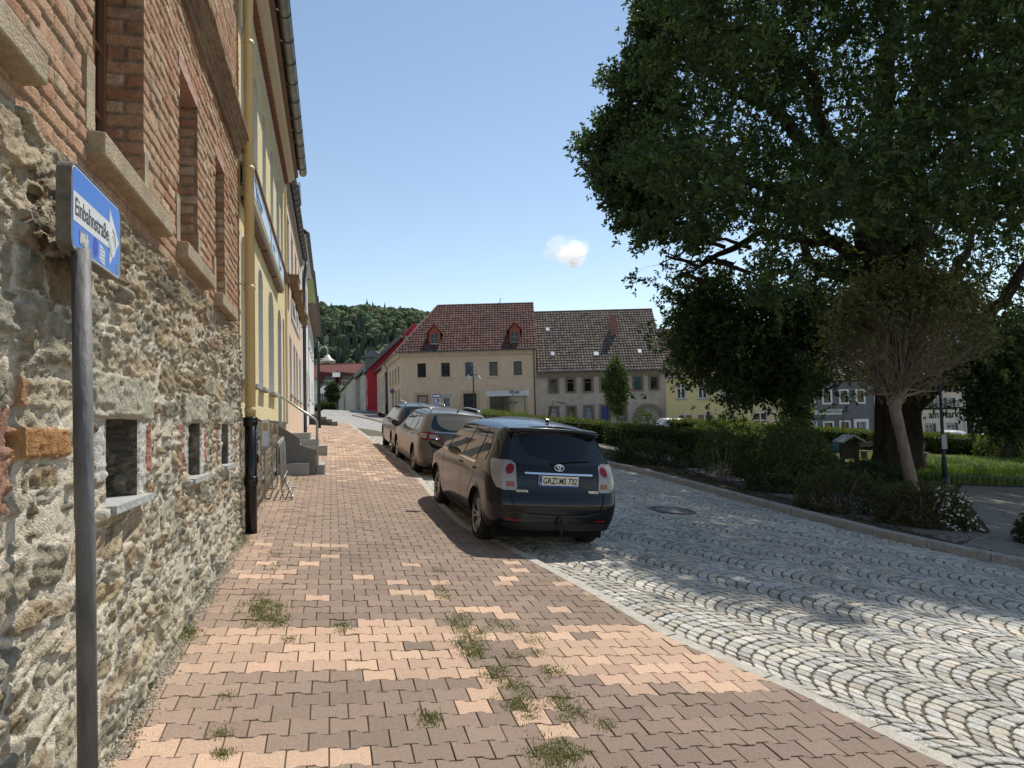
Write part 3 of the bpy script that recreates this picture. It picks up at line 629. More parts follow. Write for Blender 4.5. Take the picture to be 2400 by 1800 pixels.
# cellar openings, deep, lined with slate
m_slate = M('slate_lining', (.07, .062, .05), (.17, .15, .12), scale=9, stretch=(.6, .6, 5), rough=.9, bump=.9, bscale=22)
for (a, b, c, d) in CE:
    mb = MB(); D = .42
    mb.poly([wp(a, c, 0), wp(a, d, 0), wp(a, d, -D), wp(a, c, -D)]).poly([wp(b, c, 0), wp(b, c, -D), wp(b, d, -D), wp(b, d, 0)]).poly([wp(a, d, 0), wp(b, d, 0), wp(b, d, -D), wp(a, d, -D)]).poly([wp(a, c, 0), wp(a, c, -D), wp(b, c, -D), wp(b, c, 0)]).poly([wp(a, c, -D), wp(a, d, -D), wp(b, d, -D), wp(b, c, -D)])
    mb.build('cellar_opening', m_slate, bb)
    reveal(b, c, d, .4, slaty, -1, .009)
    mb = MB(); mb.fbox(fr, a-.05, b+.12, c-.035, c+.004, -.3, .075); mb.build('cellar_sill', M('slate_sill', (.34, .34, .33), (.45, .45, .43), scale=12, rough=.8, bump=.6, bscale=40), bb)
# weathered timber cornice
prof = [(.0, 5.14), (.035, 5.15), (.045, 5.20), (.060, 5.215), (.062, 5.26), (.085, 5.275), (.088, 5.30), (.115, 5.33), (.118, 5.355), (.145, 5.375), (.150, 5.41), (.06, 5.44), (.0, 5.46)]
ss = np.arange(-3, 8.66, .06); V = []; r_ = np.random.RandomState(8)
for s in ss:
    n1 = fnoise(np.array([s]), np.array([.3]), 71, 3, 2)[0]; n2 = fnoise(np.array([s]), np.array([1.3]), 72, 4, 5)[0]
    for k, (o, z) in enumerate(prof):
        rg = (n2*.018 if k in (9, 10, 11) else n1*.004); V.append(wp(s, z+rg+.0*n1+(.015*n1 if k > 10 else 0), o+(.010*n2 if k in (9, 10) else 0)+(.003*n1)))
n = len(prof); F = [(i*n+k, (i+1)*n+k, (i+1)*n+k+1, i*n+k+1) for i in range(len(ss)-1) for k in range(n-1)]+[tuple(range(n))[::-1], tuple((len(ss)-1)*n+k for k in range(n))]
build('cornice', V, F, M('weathered_cornice', (.20, .125, .07), (.34, .24, .15), scale=7, stretch=(3, .6, 3), rough=.9, bump=.8, bscale=30, c3=(.13, .09, .055)), bb)
# ================================================================== FACADE KIT
def frame(p0, u):
    """s along u (unit, horizontal), z up, o out of the wall to the right-hand side of u... n = u x z"""
    u = np.array([u[0], u[1], 0.0]); u /= np.linalg.norm(u); n = np.array([u[1], -u[0], 0]); p0 = np.array([p0[0], p0[1], 0.0])
    def fr(s, z, o=0): q = p0+u*s+n*o; return (q[0], q[1], z)
    fr.u = u; fr.n = n; fr.p0 = p0
    return fr
LW = frame(W0, WU)          # left row, outward normal towards the street
def holes_wall(fr, s0, s1, z0, z1, ops, o=0.0, thick=.0):
    """flat wall front with rectangular holes (s0,s1,z0,z1) cut out"""
    S = sorted(set([s0, s1]+[v for q in ops for v in q[:2] if s0 < v < s1])); Z = sorted(set([z0, z1]+[v for q in ops for v in q[2:4] if z0 < v < z1]))
    mb = MB()
    for a, b in zip(S[:-1], S[1:]):
        for c, d in zip(Z[:-1], Z[1:]):
            cs, cz = (a+b)/2, (c+d)/2
            if any(q[0] < cs < q[1] and q[2] < cz < q[3] for q in ops): continue
            mb.poly([fr(a, c, o), fr(b, c, o), fr(b, d, o), fr(a, d, o)])
    return mb
def rev(mb, fr, q, dep, o=0.0):
    a, b, c, d = q[:4]
    mb.poly([fr(a, c, o), fr(a, d, o), fr(a, d, o-dep), fr(a, c, o-dep)]).poly([fr(b, c, o), fr(b, c, o-dep), fr(b, d, o-dep), fr(b, d, o)])
    mb.poly([fr(a, d, o), fr(b, d, o), fr(b, d, o-dep), fr(a, d, o-dep)]).poly([fr(a, c, o), fr(a, c, o-dep), fr(b, c, o-dep), fr(b, c, o)])
m_white = M('white_paint', (.72, .72, .70), rough=.45)
m_int = M('room_dark', (.035, .033, .03), rough=1)
def win(fr, parent, q, dep=.12, fmat=None, t=.05, mull=1, bars=(), glass=None, o=0.0, curtain=None, label=None):
    """window: frame mesh, pane mesh as its child"""
    a, b, c, d = q[:4]; fmat = fmat or m_white; mb = MB(); f0, f1 = o-dep-.05, o-dep
    mb.fbox(fr, a, a+t, c, d, f0, f1).fbox(fr, b-t, b, c, d, f0, f1).fbox(fr, a+t, b-t, c, c+t, f0, f1).fbox(fr, a+t, b-t, d-t, d, f0, f1)
    for k in range(mull):
        m_ = a+(b-a)*(k+1)/(mull+1); mb.fbox(fr, m_-t*.45, m_+t*.45, c+t, d-t, f0+.01, f1+.004)
    for z in bars: mb.fbox(fr, a+t, b-t, c+(d-c)*z-t*.35, c+(d-c)*z+t*.35, f0+.015, f1-.004)
    w = mb.build('window', fmat, parent)
    if label: w['label'] = label
    MB().fbox(fr, a+t*.8, b-t*.8, c+t*.8, d-t*.8, f0+.018, f0+.024).build('pane', glass or m_glass, w)
    if curtain: MB().fbox(fr, a+t, b-t, c+(d-c)*curtain[0], d-t, f0-.05, f0-.045).build('curtain', curtain[1], w)
    return w
def band(fr, parent, name, mat, s0, s1, z0, z1, o0, o1): return MB().fbox(fr, s0, s1, z0, z1, o0, o1).build(name, mat, parent)
def tiles(fr2, w, h, parent, mat, tw=.235, th=.30, poly=None, name='roof', amp=.055, cfn=None, lift=.0, half=0):
    """roof slope of real pantile relief. fr2(u,v,n): u along eaves, v up the slope, n outwards"""
    nu = int(w/tw); nv = int(h/th); tw = w/nu; th = h/nv; prof = np.array([0, .25, .55, .8, 1.0]); ph = np.array([0.0, .95, .75, .15, 0.0])
    V = []; C = []; F = []; rs = np.random.RandomState(int(w*100) % 1000)
    us, vs = np.meshgrid(np.arange(nu), np.arange(nv)); us = us.ravel(); vs = vs.ravel()
    cu = (us+.5)*tw; cv = (vs+.5)*th
    if poly is not None: k = in_poly(cu, cv, poly); us, vs, cu, cv = us[k], vs[k], cu[k], cv[k]
    n = len(us); rnd = rs.rand(n); base = cfn(cu, cv, rnd) if cfn else np.repeat([[.3, .12, .08]], n, 0)
    jit = rs.normal(0, .004, n)
    P = np.zeros((n, 15, 3))
    for i in range(5):
        P[:, i, 0] = (us+prof[i])*tw; P[:, i, 1] = vs*th-.02; P[:, i, 2] = ph[i]*amp+.06+jit      # lower edge, proud
        P[:, 5+i, 0] = (us+prof[i])*tw; P[:, 5+i, 1] = (vs+1)*th; P[:, 5+i, 2] = ph[i]*amp+.004+jit
        P[:, 10+i, 0] = (us+prof[i])*tw; P[:, 10+i, 1] = vs*th-.02; P[:, 10+i, 2] = -.01
    pts = fr2(P[..., 0].ravel(), P[..., 1].ravel(), P[..., 2].ravel()+lift)
    b = np.arange(n)[:, None]*15; F = np.concatenate([np.stack([b[:, 0]+i, b[:, 0]+i+1, b[:, 0]+6+i, b[:, 0]+5+i], 1) for i in range(4)]+[np.stack([b[:, 0]+10+i, b[:, 0]+11+i, b[:, 0]+1+i, b[:, 0]+i], 1) for i in range(4)])
    colr = np.repeat(base, 15, 0).reshape(n, 15, 3); colr[:, 10:] *= .4
    return build(name, pts, F, mat, parent, col=colr.reshape(-1, 3))
def slope(fr, s0, z0, o0, pitch, back=True):
    """frame for a roof slope rising away from the street from eaves line (s0, z0, o0)"""
    cp, sp = cos(pitch), sin(pitch); u = fr.u; n = fr.n; up = np.array([0, 0, 1.0]); dv = -n*cp+up*sp; dn = n*sp+up*cp
    base = fr.p0+u*s0+n*o0+up*z0
    def f2(a, b, c): a, b, c = np.atleast_1d(a), np.atleast_1d(b), np.atleast_1d(c); return base+a[:, None]*u+b[:, None]*dv+c[:, None]*dn
    return f2
m_tile = M('clay_tiles', (.75, .75, .75), (1.2, 1.2, 1.2), scale=14, rough=.85, attr=True, bump=.3, bscale=60, spec=.2)
def tube_line(name, pts, r, mat, parent, n=10): return MB().tube(pts, r, n).build(name, mat, parent, smooth=False)
m_zinc = M('zinc', (.22, .23, .22), (.36, .36, .34), scale=3, rough=.5, metal=.6)
m_zincd = M('zinc_dark', (.07, .075, .08), (.13, .135, .14), scale=3, rough=.5, metal=.4)
def gutter(fr, s0, s1, z, o, r, mat, parent, ring=.8, slopez=0):
    """half-round gutter along the eaves with brackets"""
    mb = MB(); n = 10; rows = []
    for s in (s0, s1):
        rows.append([fr(s, z+r*sin(t), o+r*cos(t)) for t in np.linspace(-pi*1.02, .02, n)])
    mb.add(rows[0]+rows[1], [(k, k+1, n+k+1, n+k) for k in range(n-1)])
    mb.add([fr(s0, z, o)]+rows[0], [(0, k, k+1) for k in range(1, n)]); mb.add([fr(s1, z, o)]+rows[1], [(0, k+1, k) for k in range(1, n)])
    mb.tube([fr(s0, z+.005, o+r), fr(s1, z+.005, o+r)], .012, 6)
    g = mb.build('gutter', mat, parent, smooth=True)
    k = s0+.25
    while k < s1:
        mb = MB(); mb.tube([fr(k, z+(r+.008)*sin(t), o+(r+.008)*cos(t)) for t in np.linspace(-pi, .1, 8)], .009, 5); mb.build('bracket', m_zincd, g); k += ring
    return g

# ================================================================== YELLOW HOUSE (left, behind the brick one)
m_yel = M('yellow_render', (.82, .67, .34), (.93, .82, .52), scale=70, detail=3, rough=.95, bump=.8, bscale=110, spec=.1)
m_yel2 = M('yellow_smooth', (.72, .60, .30), (.78, .66, .36), scale=4, rough=.85)
m_revl = M('reveal_white', (.62, .62, .60), (.70, .70, .67), scale=6, rough=.8)
m_cream = M('cream_paint', (.70, .62, .42), (.76, .68, .50), scale=3, rough=.55)
yh = thing('yellow_house', wp(13, gz(*wp(13, 0)[:2]), 0), 'bright yellow rendered house with arched windows, dentil eaves and long blue and white shop sign', 'building')
Y0, Y1 = S1, 17.6
def arch_pts(a, b, zt, rise, n=8): return [((a+b)/2+(b-a)/2*math.sin(t), zt-rise+rise*math.cos(t)) for t in np.linspace(-pi/2, pi/2, n)]
yops = []
for a, b in ((9.15, 9.95), (9.62+.4, 10.50), (11.05, 11.72), (13.15, 14.05)): pass
G1 = [(8.98, 9.55), (10.02, 10.50), (11.35, 11.95), (13.0, 14.15)]
GW = [(9.00, 9.62, 2.50, 4.36), (9.95, 10.52, 2.50, 4.38), (11.15, 11.90, 2.52, 4.42), (12.95, 14.15, 2.54, 4.44)]
GD = [(15.2, 16.25, 1.35, 4.46), (16.75, 17.35, 1.9, 4.46)]
UW = [(9.1, 9.9, 5.62, 7.2), (10.5, 11.2, 5.62, 7.2), (12.0, 12.65, 5.62, 7.25), (13.6, 14.25, 5.62, 7.25), (15.1, 15.95, 5.62, 7.25), (16.4, 17.1, 5.62, 7.25)]
ALL = GW+GD+UW
mb = holes_wall(LW, Y0, Y1, 2.04, 7.75, ALL); wall = None
for q in ALL:       # segmental heads
    a, b, c, d = q; ap = arch_pts(a, b, d, (b-a)*.34)
    L = [p for p in ap if p[0] <= (a+b)/2]; Rr = [p for p in ap if p[0] >= (a+b)/2]
    mb.poly([LW(a, d, -.001)]+[LW(s, z, -.001) for s, z in L]+([LW((a+b)/2, d, -.001)] if L[-1][0] < (a+b)/2-.001 else []))
    mb.poly([LW(b, d, -.001)]+([LW((a+b)/2, d, -.001)] if Rr[0][0] > (a+b)/2+.001 else [])+[LW(s, z, -.001) for s, z in Rr])
mb.build('wall', m_yel, yh)
mb = MB()
for q in ALL:
    a, b, c, d = q; rev(mb, LW, q, .30); ap = arch_pts(a, b, d, (b-a)*.34)
    for (s, z), (s2, z2) in zip(ap[:-1], ap[1:]): mb.poly([LW(s, z, -.002), LW(s2, z2, -.002), LW(s2, z2, -.30), LW(s, z, -.30)])
mb.build('window_reveals', m_revl, yh)
for q in ALL:
    mb = MB(); a, b, c, d = q; ap = arch_pts(a, b, d, (b-a)*.34); V = [LW(s, z, .004) for s, z in ap]+[LW(s+(.03 if s > (a+b)/2 else -.03), z+.035, .004) for s, z in ap]; n = len(ap)
    mb.add(V, [(k, k+1, n+k+1, n+k) for k in range(n-1)]); mb.build('arch_trim', m_white, yh)
for q in GW+UW: win(LW, yh, q, .28, m_white, .06, 1, (.66,))
for q in GD: win(LW, yh, q, .26, M('grey_door', (.22, .23, .23), (.28, .29, .29), rough=.6), .08, 0, (.3, .72))
m_sill = M('grey_sill', (.30, .30, .28), (.38, .38, .36), rough=.7)
for q in GW: band(LW, yh, 'sill', m_sill, q[0]-.05, q[1]+.07, q[2]-.045, q[2]+.003, -.1, .10)
for q in UW: band(LW, yh, 'sill', m_sill, q[0]-.05, q[1]+.05, q[2]-.04, q[2]+.003, -.1, .05)
# plinth of rubble
m_pl = M('plinth_rubble', (.9, .9, .9), rough=.9, attr=True, bump=.5, bscale=60)
def plinth(S, Z):
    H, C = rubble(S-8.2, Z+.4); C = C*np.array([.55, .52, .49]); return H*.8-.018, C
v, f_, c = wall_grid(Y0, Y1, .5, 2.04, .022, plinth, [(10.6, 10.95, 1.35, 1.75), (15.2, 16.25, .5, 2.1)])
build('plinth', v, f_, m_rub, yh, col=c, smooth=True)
band(LW, yh, 'plinth_backing', m_dark, Y0+.02, Y1-.02, .3, 2.03, -.5, -.06)
mb = MB(); mb.fbox(LW, Y0, Y1, 0, 9.6, -7, -.36); mb.build('body', m_yel2, yh)
mb = MB(); mb.fbox(LW, Y0+.001, Y0+.05, 7.7, 9.7, -7, -.02); mb.build('gable', m_yel2, yh)
# brown ledge over the ground floor
m_brn = M('brown_tin', (.13, .06, .04), (.19, .095, .065), scale=4, rough=.55)
mb = MB()
for s in (Y0+.03, 17.35): mb.V += [LW(s, 5.30, .0), LW(s, 5.33, .10), LW(s, 5.36, .13), LW(s, 5.40, .13), LW(s, 5.56, .0)]
mb.F = [(k, 5+k, 5+(k+1) % 5, (k+1) % 5) for k in range(5)]+[(4, 3, 2, 1, 0), (5, 6, 7, 8, 9)]
mb.build('ledge', m_brn, yh)
band(LW, yh, 'ledge_underside', m_cream, Y0+.03, 17.3, 5.20, 5.295, 0, .045)
# eaves: cove, brick dentils, cream boards, brown fascia
m_eave = M('eave_cream', (.66, .60, .47), (.72, .66, .54), rough=.7)
mb = MB(); pf = [(.0, 7.60), (.02, 7.62), (.03, 7.66), (.035, 7.74), (.035, 7.80), (0, 7.80)]
for s in (Y0+.03, Y1-.1): mb.V += [LW(s, z, o) for o, z in pf]
n = len(pf); mb.F = [(k, n+k, n+(k+1) % n, (k+1) % n) for k in range(n)]+[tuple(range(n))[::-1], tuple(range(n, 2*n))]
mb.build('eave_moulding', m_eave, yh)
m_dent = M('brick_dentil', (.20, .085, .05), (.30, .14, .09), scale=15, rough=.9)
mb = MB(); s = Y0+.06; dn = 0
while s < Y1-.2:
    mb.prism([LW(s, 7.802, 0), LW(s, 7.802, .085), LW(s+.05, 7.802, .125), LW(s+.10, 7.802, .085), LW(s+.12, 7.802, 0)], (0, 0, .073)); s += .15
md = mb.build('dentil_course', m_dent, yh)
mb = MB(); mb.fbox(LW, Y0+.03, Y1-.1, 7.876, 7.93, 0, .20).fbox(LW, Y0+.03, Y1-.1, 7.932, 7.99, 0, .27); mb.build('eave_boards', m_eave, yh)
mb = MB(); mb.fbox(LW, Y0+.03, Y1-.1, 7.992, 8.10, 0, .345); mb.build('fascia', m_brn, yh)
gutter(LW, Y0+.03, Y1-.05, 8.13, .455, .085, m_zinc, yh, .72)
f2 = slope(LW, Y0, 8.12, .40, radians(42))
tiles(f2, Y1-Y0, 6.0, yh, m_tile, .3, .36, cfn=lambda u, v, r: np.stack([.14+.05*r, .12+.04*r, .11+.04*r], 1))
# downpipe, cream above, cast iron below
dp = thing('downpipe', wp(8.93, gz(*wp(8.93, 0)[:2]), .17), 'cream painted downpipe with black cast iron foot between brick and yellow houses', 'downpipe')
def pz(s, o): q = wp(s, 0, o); return gz(q[0], q[1])
mb = MB(); mb.tube([wp(8.86, 2.0, .115), wp(8.86, 7.7, .115), wp(8.86, 7.95, .25), wp(8.86, 8.08, .40)], .062, 18)
for z in (2.12, 3.62, 5.1, 6.7): mb.lathe([(.062, z-.03), (.069, z-.028), (.069, z+.028), (.062, z+.03)], (wp(8.86, 0, .115)[0], wp(8.86, 0, .115)[1], 0), n=18)
mb.build('upper_pipe', M('pipe_cream', (.62, .47, .22), (.68, .53, .27), scale=3, rough=.4, spec=.5), dp, smooth=True)
bz = pz(8.86, .12)
mb = MB(); mb.tube([wp(8.86, 2.02, .117), wp(8.86, bz-.05, .117)], .070, 18); o_ = wp(8.86, 0, .117)
for z in (1.98, bz+.62): mb.lathe([(.070, z-.06), (.083, z-.055), (.086, z+.05), (.072, z+.055)], (o_[0], o_[1], 0), n=18)
mb.build('iron_foot', M('black_iron', (.006, .006, .006), rough=.25, spec=.5), dp, smooth=True)
mb = MB(); mb.tube([wp(8.84, 3.66, 0), wp(8.84, 3.66, .19)], .01, 6).fbox(LW, 8.78, 8.94, 3.64, 3.68, .04, .05); mb.build('clamp', m_cream, dp)

# ---- light box sign with awning cassettes under it
sg = thing('shop_sign', wp(11.5, 4.95, .1), 'long pale blue light box sign above the arched windows of yellow house', 'shop sign')
m_sb = M('sign_blue', (.52, .66, .82), (.58, .72, .86), scale=1, rough=.3)
band(LW, sg, 'panel', m_sb, 8.95, 15.4, 4.955, 5.235, .03, .115)
m_fr = M('sign_frame', (.55, .50, .38), (.62, .57, .45), rough=.5)
mb = MB(); mb.fbox(LW, 8.93, 15.42, 4.93, 4.953, .02, .125).fbox(LW, 8.93, 15.42, 5.237, 5.255, .02, .122).fbox(LW, 15.402, 15.42, 4.954, 5.236, .02, .12); mb.build('sign_frame', m_fr, sg)
m_ink = M('sign_ink', (.10, .19, .33), rough=.5)
for body, s0, z0, size in (('Medienagentur', 9.75, 5.07, .155), ('WERBUNG & DRUCK', 9.85, 4.985, .065), ('DESIGN', 12.6, 5.04, .12), ('PRINT', 14.3, 5.04, .12)):
    V_, F_ = text_mesh(body, size, .001, .002)
    V_ = place(V_, LW(s0, z0, .1175), LW.u, (0, 0, 1), LW.n); build('lettering', V_, F_, m_ink, sg)
mb = MB()
for s0 in (9.55, 12.0, 13.9):
    pts = [LW(s0+.28*math.sin(t*1.6), 5.235-.28*t, .117) for t in np.linspace(0, 1, 10)]; mb.tube(pts, .006, 4)
mb.build('curved_line', m_ink, sg)
mk = thing('awning_cassette', wp(11.5, 4.85, .1), 'rolled up beige awning cassettes hanging below the blue shop sign', 'awning')
for a, b in ((8.95, 11.55), (11.62, 13.55), (13.62, 15.3)):
    mb = MB(); pf = [(.0, 4.80), (.10, 4.78), (.135, 4.81), (.14, 4.86), (.12, 4.92), (0, 4.92)]
    for s in (a, b): mb.V += [LW(s, z, o) for o, z in pf]
    n = len(pf); mb.F = [(k, n+k, n+(k+1) % n, (k+1) % n) for k in range(n)]+[tuple(range(n))[::-1], tuple(range(n, 2*n))]
    mb.build('cassette', M('awning_beige', (.50, .44, .30), (.56, .50, .36), rough=.6), mk)
    band(LW, mk, 'roller', m_brn, a+.03, b-.03, 4.735, 4.775, .01, .10)

# ================================================================== ENTRANCE STAIR with handrail and bicycle stand
st = thing('entrance_stair', wp(15.6, pz(15.6, .6), .6), 'grey granite entrance steps with solid cheek wall beside yellow house', 'stair')
m_gran = M('granite_dark', (.10, .095, .085), (.22, .21, .19), scale=90, detail=3, rough=.5, spec=.5)
m_granl = M('granite_light', (.27, .27, .255), (.38, .38, .36), scale=60, detail=3, rough=.7)
gb = pz(15.2, .6)
mb = MB(); mb.prism([LW(14.6, gb-.1, .04), LW(14.6, gb-.1, .75), LW(14.6, gb+.45, .75), LW(14.6, gb+.56, .45), LW(14.6, gb+.70, .44), LW(14.6, gb+.96, .04)], np.array(LW.u)*.10); mb.build('cheek', m_gran, st)
mb = MB(); mb.fbox(LW, 14.40, 14.595, gb-.1, gb+.20, .02, .62); mb.build('kerb_block', m_granl, st)
for k in range(5): band(LW, st, 'step', m_granl, 14.71, 16.2, pz(15.5, .9)-.1, gb+.14*(k+1), .0+.02*k, .92-.17*k)
mb = MB(); hr = [LW(14.64, gb+.02, .78), LW(14.64, gb+1.02, .78), LW(14.64, gb+1.07, .74), LW(14.64, gb+1.58, .03)]
mb.tube(hr, .024, 10); mb.build('handrail', M('galvanised', (.38, .37, .34), (.48, .47, .44), scale=8, rough=.45, metal=.7), st, smooth=True)
s2 = thing('front_steps', wp(19.4, pz(19.4, .6), .5), 'low grey stone steps at the salmon house door', 'stair')
for k in range(3): band(LW, s2, 'step', m_granl, 18.6+.25*k, 20.6, pz(19.5, .6)-.1, pz(19.5, .6)+.17*(k+1), 0, .95-.22*k)
s3 = thing('side_steps', wp(37, pz(37, .8), .5), 'dark stone steps projecting from white house onto pavement', 'stair')
for k in range(4): band(LW, s3, 'step', m_gran, 36.3, 37.8, pz(37, .9)-.3, pz(37, .6)+.13*(k+1), -.38, 1.35-.27*k)
# bicycle stand of bent tube
bs = thing('bicycle_stand', wp(11.6, pz(11.6, .45), .45), 'bent steel tube bicycle stand with notice board leaning at the house wall', 'bicycle stand')
m_galv = MATS['galvanised']
RK = lambda s, z, o: LW(s+.45, z, (o-.16)*.56+.02)
rg_ = lambda s, o: pz(s+.45, (o-.16)*.56)+.02
for k in range(5):
    s = 10.95+.27*k; g = rg_(s, .5); h = .86
    pts = [RK(s, g, .16), RK(s, g, .36), RK(s, g+.10, .42), RK(s, g+h-.12, .43), RK(s, g+h, .49), RK(s, g+h, .58), RK(s, g+h-.12, .64), RK(s, g+.12, .66), RK(s, g, .72), RK(s, g, .96)]
    mb = MB(); mb.tube(pts if k in (0, 4) else pts[3:8], .013, 8); mb.build('hoop', m_galv, bs, smooth=True)
for k in range(4):
    o = .93-.075*k; mb = MB(); mb.tube([RK(10.95, rg_(10.95, .9)+.10*k, o), RK(12.03, rg_(12.03, .9)+.10*k, o)], .011, 6); mb.build('rail', m_galv, bs, smooth=True)
MB().tube([RK(10.95, rg_(10.95, .2), .16), RK(10.95, rg_(10.95, .2)+.33, .42)], .011, 6).build('brace', m_galv, bs)
MB().tube([RK(10.95, rg_(10.95, .9), .96), RK(10.95, rg_(10.95, .9)+.42, .66)], .011, 6).build('brace', m_galv, bs)
nb = thing('notice_plate', wp(11.45, 1.66, .05), 'small framed white and orange notice above the bicycle stand', 'sign')
bo_ = frame(LW(11.42, 0, .0)[:2], np.array(LW.n)*.8+np.array(LW.u)*.6)
mb = MB(); mb.fbox(bo_, .01, .13, 1.62, 2.03, -.01, .01); mb.build('board', M('board_white', (.66, .66, .64), rough=.4), nb)
MB().fbox(bo_, .03, .11, 1.86, 1.98, .0105, .013).build('orange_panel', M('orange', (.55, .32, .08), rough=.5), nb)
mb = MB(); mb.tube([bo_(0, 1.61, 0), bo_(0, 2.04, 0), bo_(.14, 2.04, 0), bo_(.14, 1.61, 0), bo_(0, 1.61, 0)], .010, 6); mb.build('frame', m_galv, nb); MB().tube([bo_(.07, pz(11.4, .1), 0), bo_(.07, 1.62, 0)], .014, 8).build('post', m_galv, nb)

# ================================================================== SALMON HOUSE and the white ones further up the left row
m_peach = M('salmon_render', (.72, .54, .38), (.80, .63, .46), scale=5, rough=.9, bump=.3, bscale=60)
ph = thing('salmon_house', wp(22.5, pz(22.5, 0), 0), 'salmon rendered house with white name panel and brown flower boxes under upper windows', 'building')
P0, P1 = 17.6, 27.5
PG = [(19.45, 20.45, 2.8, 4.35), (21.5, 22.5, 2.8, 4.35), (23.1, 24.2, 2.8, 4.35), (25.3, 26.5, 2.8, 4.30)]
PU = [(18.6, 19.6, 5.9, 7.45), (20.7, 21.7, 5.9, 7.45), (22.9, 23.9, 5.9, 7.45), (25.2, 26.2, 5.9, 7.45)]
holes_wall(LW, P0, P1, .8, 8.2, PG+PU, .0).build('wall', m_peach, ph)
mb = MB(); [rev(mb, LW, q, .25) for q in PG+PU]; mb.build('window_reveals', m_revl, ph)
for q in PG+PU:
    win(LW, ph, q, .23, m_white, .06, 1, (.65,)); band(LW, ph, 'sill', m_sill, q[0]-.05, q[1]+.05, q[2]-.05, q[2]+.002, -.1, .06)
    mb = MB(); mb.fbox(LW, q[0]-.06, q[1]+.06, q[3], q[3]+.06, 0, .015); mb.build('head_trim', m_white, ph)
mb = MB(); mb.fbox(LW, P0+.01, P1-.01, .6, 9.8, -7, -.3); mb.build('body', m_peach, ph)
mb = MB(); mb.fbox(LW, P0+.1, P0+.22, 2.0, 8.1, 0, .05); mb.build('pilaster', m_yel2, ph)
f2 = slope(LW, P0, 8.30, .14, radians(44))
tiles(f2, P1-P0, 6.5, ph, m_tile, .3, .34, cfn=lambda u, v, r: np.stack([.13+.05*r, .13+.05*r, .135+.05*r], 1))
gutter(LW, P0+.02, P1+.1, 8.32, .15, .095, m_zincd, ph, .55)
for z0, z1, o1 in ((8.0, 8.06, .05), (8.062, 8.16, .09)): band(LW, ph, 'eave_board', M('eave_grey', (.36, .35, .33), (.42, .41, .39)), P0, P1, z0, z1, 0, o1)
pn = thing('name_panel', wp(22.3, 5.2, .03), 'white rectangular lettered panel on the salmon wall between floors', 'sign')
band(LW, pn, 'panel', M('panel_white', (.70, .70, .66), rough=.5), 20.3, 24.7, 4.98, 5.52, .005, .04)
V_, F_ = text_mesh('Gasthaus', .42, .002, .004); V_ = place(V_, LW(20.75, 5.10, .043), LW.u, (0, 0, 1), LW.n); build('lettering', V_, F_, M('pale_grey_ink', (.42, .42, .40)), pn)
m_box = M('planter_brown', (.15, .095, .05), (.22, .15, .085), scale=10, stretch=(1, 1, 6), rough=.8)
fb0 = None
for i, q in enumerate(PU):
    if i == 0:
        fb0 = thing('window_box', LW((q[0]+q[1])/2, 5.62, .14), 'brown wooden window box under upper window of salmon house', 'window box', 'window boxes on the salmon house')
        w_ = (q[1]-q[0])*.55; mb = MB(); fl = frame((0, 0), WU); c0 = np.array(LW((q[0]+q[1])/2, 5.62, .14))
        mb.fbox(LW, q[0]-.02, q[1]+.02, 5.60, 5.82, .04, .27); mb.fbox(LW, q[0]-.04, q[1]+.04, 5.80, 5.84, .02, .29); bo = mb.build('box', m_box, fb0)
        cat_fb = [fb0, bo]
    else:
        r = fb0.copy(); COL.objects.link(r); r.location = LW((q[0]+q[1])/2, 5.62, .14); c = bo.copy(); COL.objects.link(c); c.parent = r
for o in bpy.data.objects:
    if o.name.startswith('window_box'): o['label'] = 'brown wooden window box under an upper window of the salmon house'
# dormers on the salmon roof
m_slt = M('slate_shingle', (.10, .105, .11), (.20, .20, .20), scale=7, stretch=(1, 1, 6), rough=.6)
for s in (20.6, 24.6):
    dm = MB(); dm.fbox(LW, s-.7, s+.7, 8.6, 9.75, -1.9, -.12); d_ = dm.build('dormer', m_slt, ph)
    MB().fbox(LW, s-.42, s+.42, 8.8, 9.6, -.119, -.105).build('dormer_window', m_glass, d_)
    mb = MB(); mb.prism([LW(s-.9, 9.75, .12), LW(s+.9, 9.75, .12), LW(s+.9, 9.9, .12), LW(s, 10.3, .12), LW(s-.9, 9.9, .12)], -LW.n*2.4); mb.build('dormer_roof', m_slt, d_)

LW2 = frame(W0-WN*.38, WU)
def row_house(name, label, s0, s1, z_e, wallm, roofm, ups, downs, gm, o_eave=.45, soffit=None, gut=True, pitch=44, fr=LW, hs=.5):
    t = thing(name, fr((s0+s1)/2, pz((s0+s1)/2, 0), 0), label, 'building')
    g = pz((s0+s1)/2, 0); ops = []
    for c in downs: ops.append((c-hs, c+hs, g+1.1, g+2.65))
    for c in ups: ops.append((c-hs, c+hs, z_e-2.4, z_e-.85))
    holes_wall(fr, s0, s1, g-1.2, z_e, ops).build('wall', wallm, t)
    mb = MB(); [rev(mb, fr, q, .2) for q in ops]; mb.build('window_reveals', m_revl, t)
    for q in ops: win(fr, t, q, .18, m_white, .06, 1, (.66,)); band(fr, t, 'sill', m_sill, q[0]-.06, q[1]+.06, q[2]-.06, q[2]+.002, -.1, .08)
    MB().fbox(fr, s0+.01, s1-.01, g-1.2, z_e+1.2, -7, -.25).build('body', wallm, t)
    f2 = slope(fr, s0, z_e+.12, o_eave, radians(pitch))
    tiles(f2, s1-s0, 6.4, t, m_tile, .4, .45, cfn=roofm)
    if soffit is not None: band(fr, t, 'soffit', soffit, s0+.02, s1-.02, z_e, z_e+.09, 0, o_eave-.02)
    if gut: gutter(fr, s0, s1, z_e+.12, o_eave+.02, .085, gm, t, .7)
    return t
dkroof = lambda u, v, r: np.stack([.12+.05*r, .115+.05*r, .11+.05*r], 1)
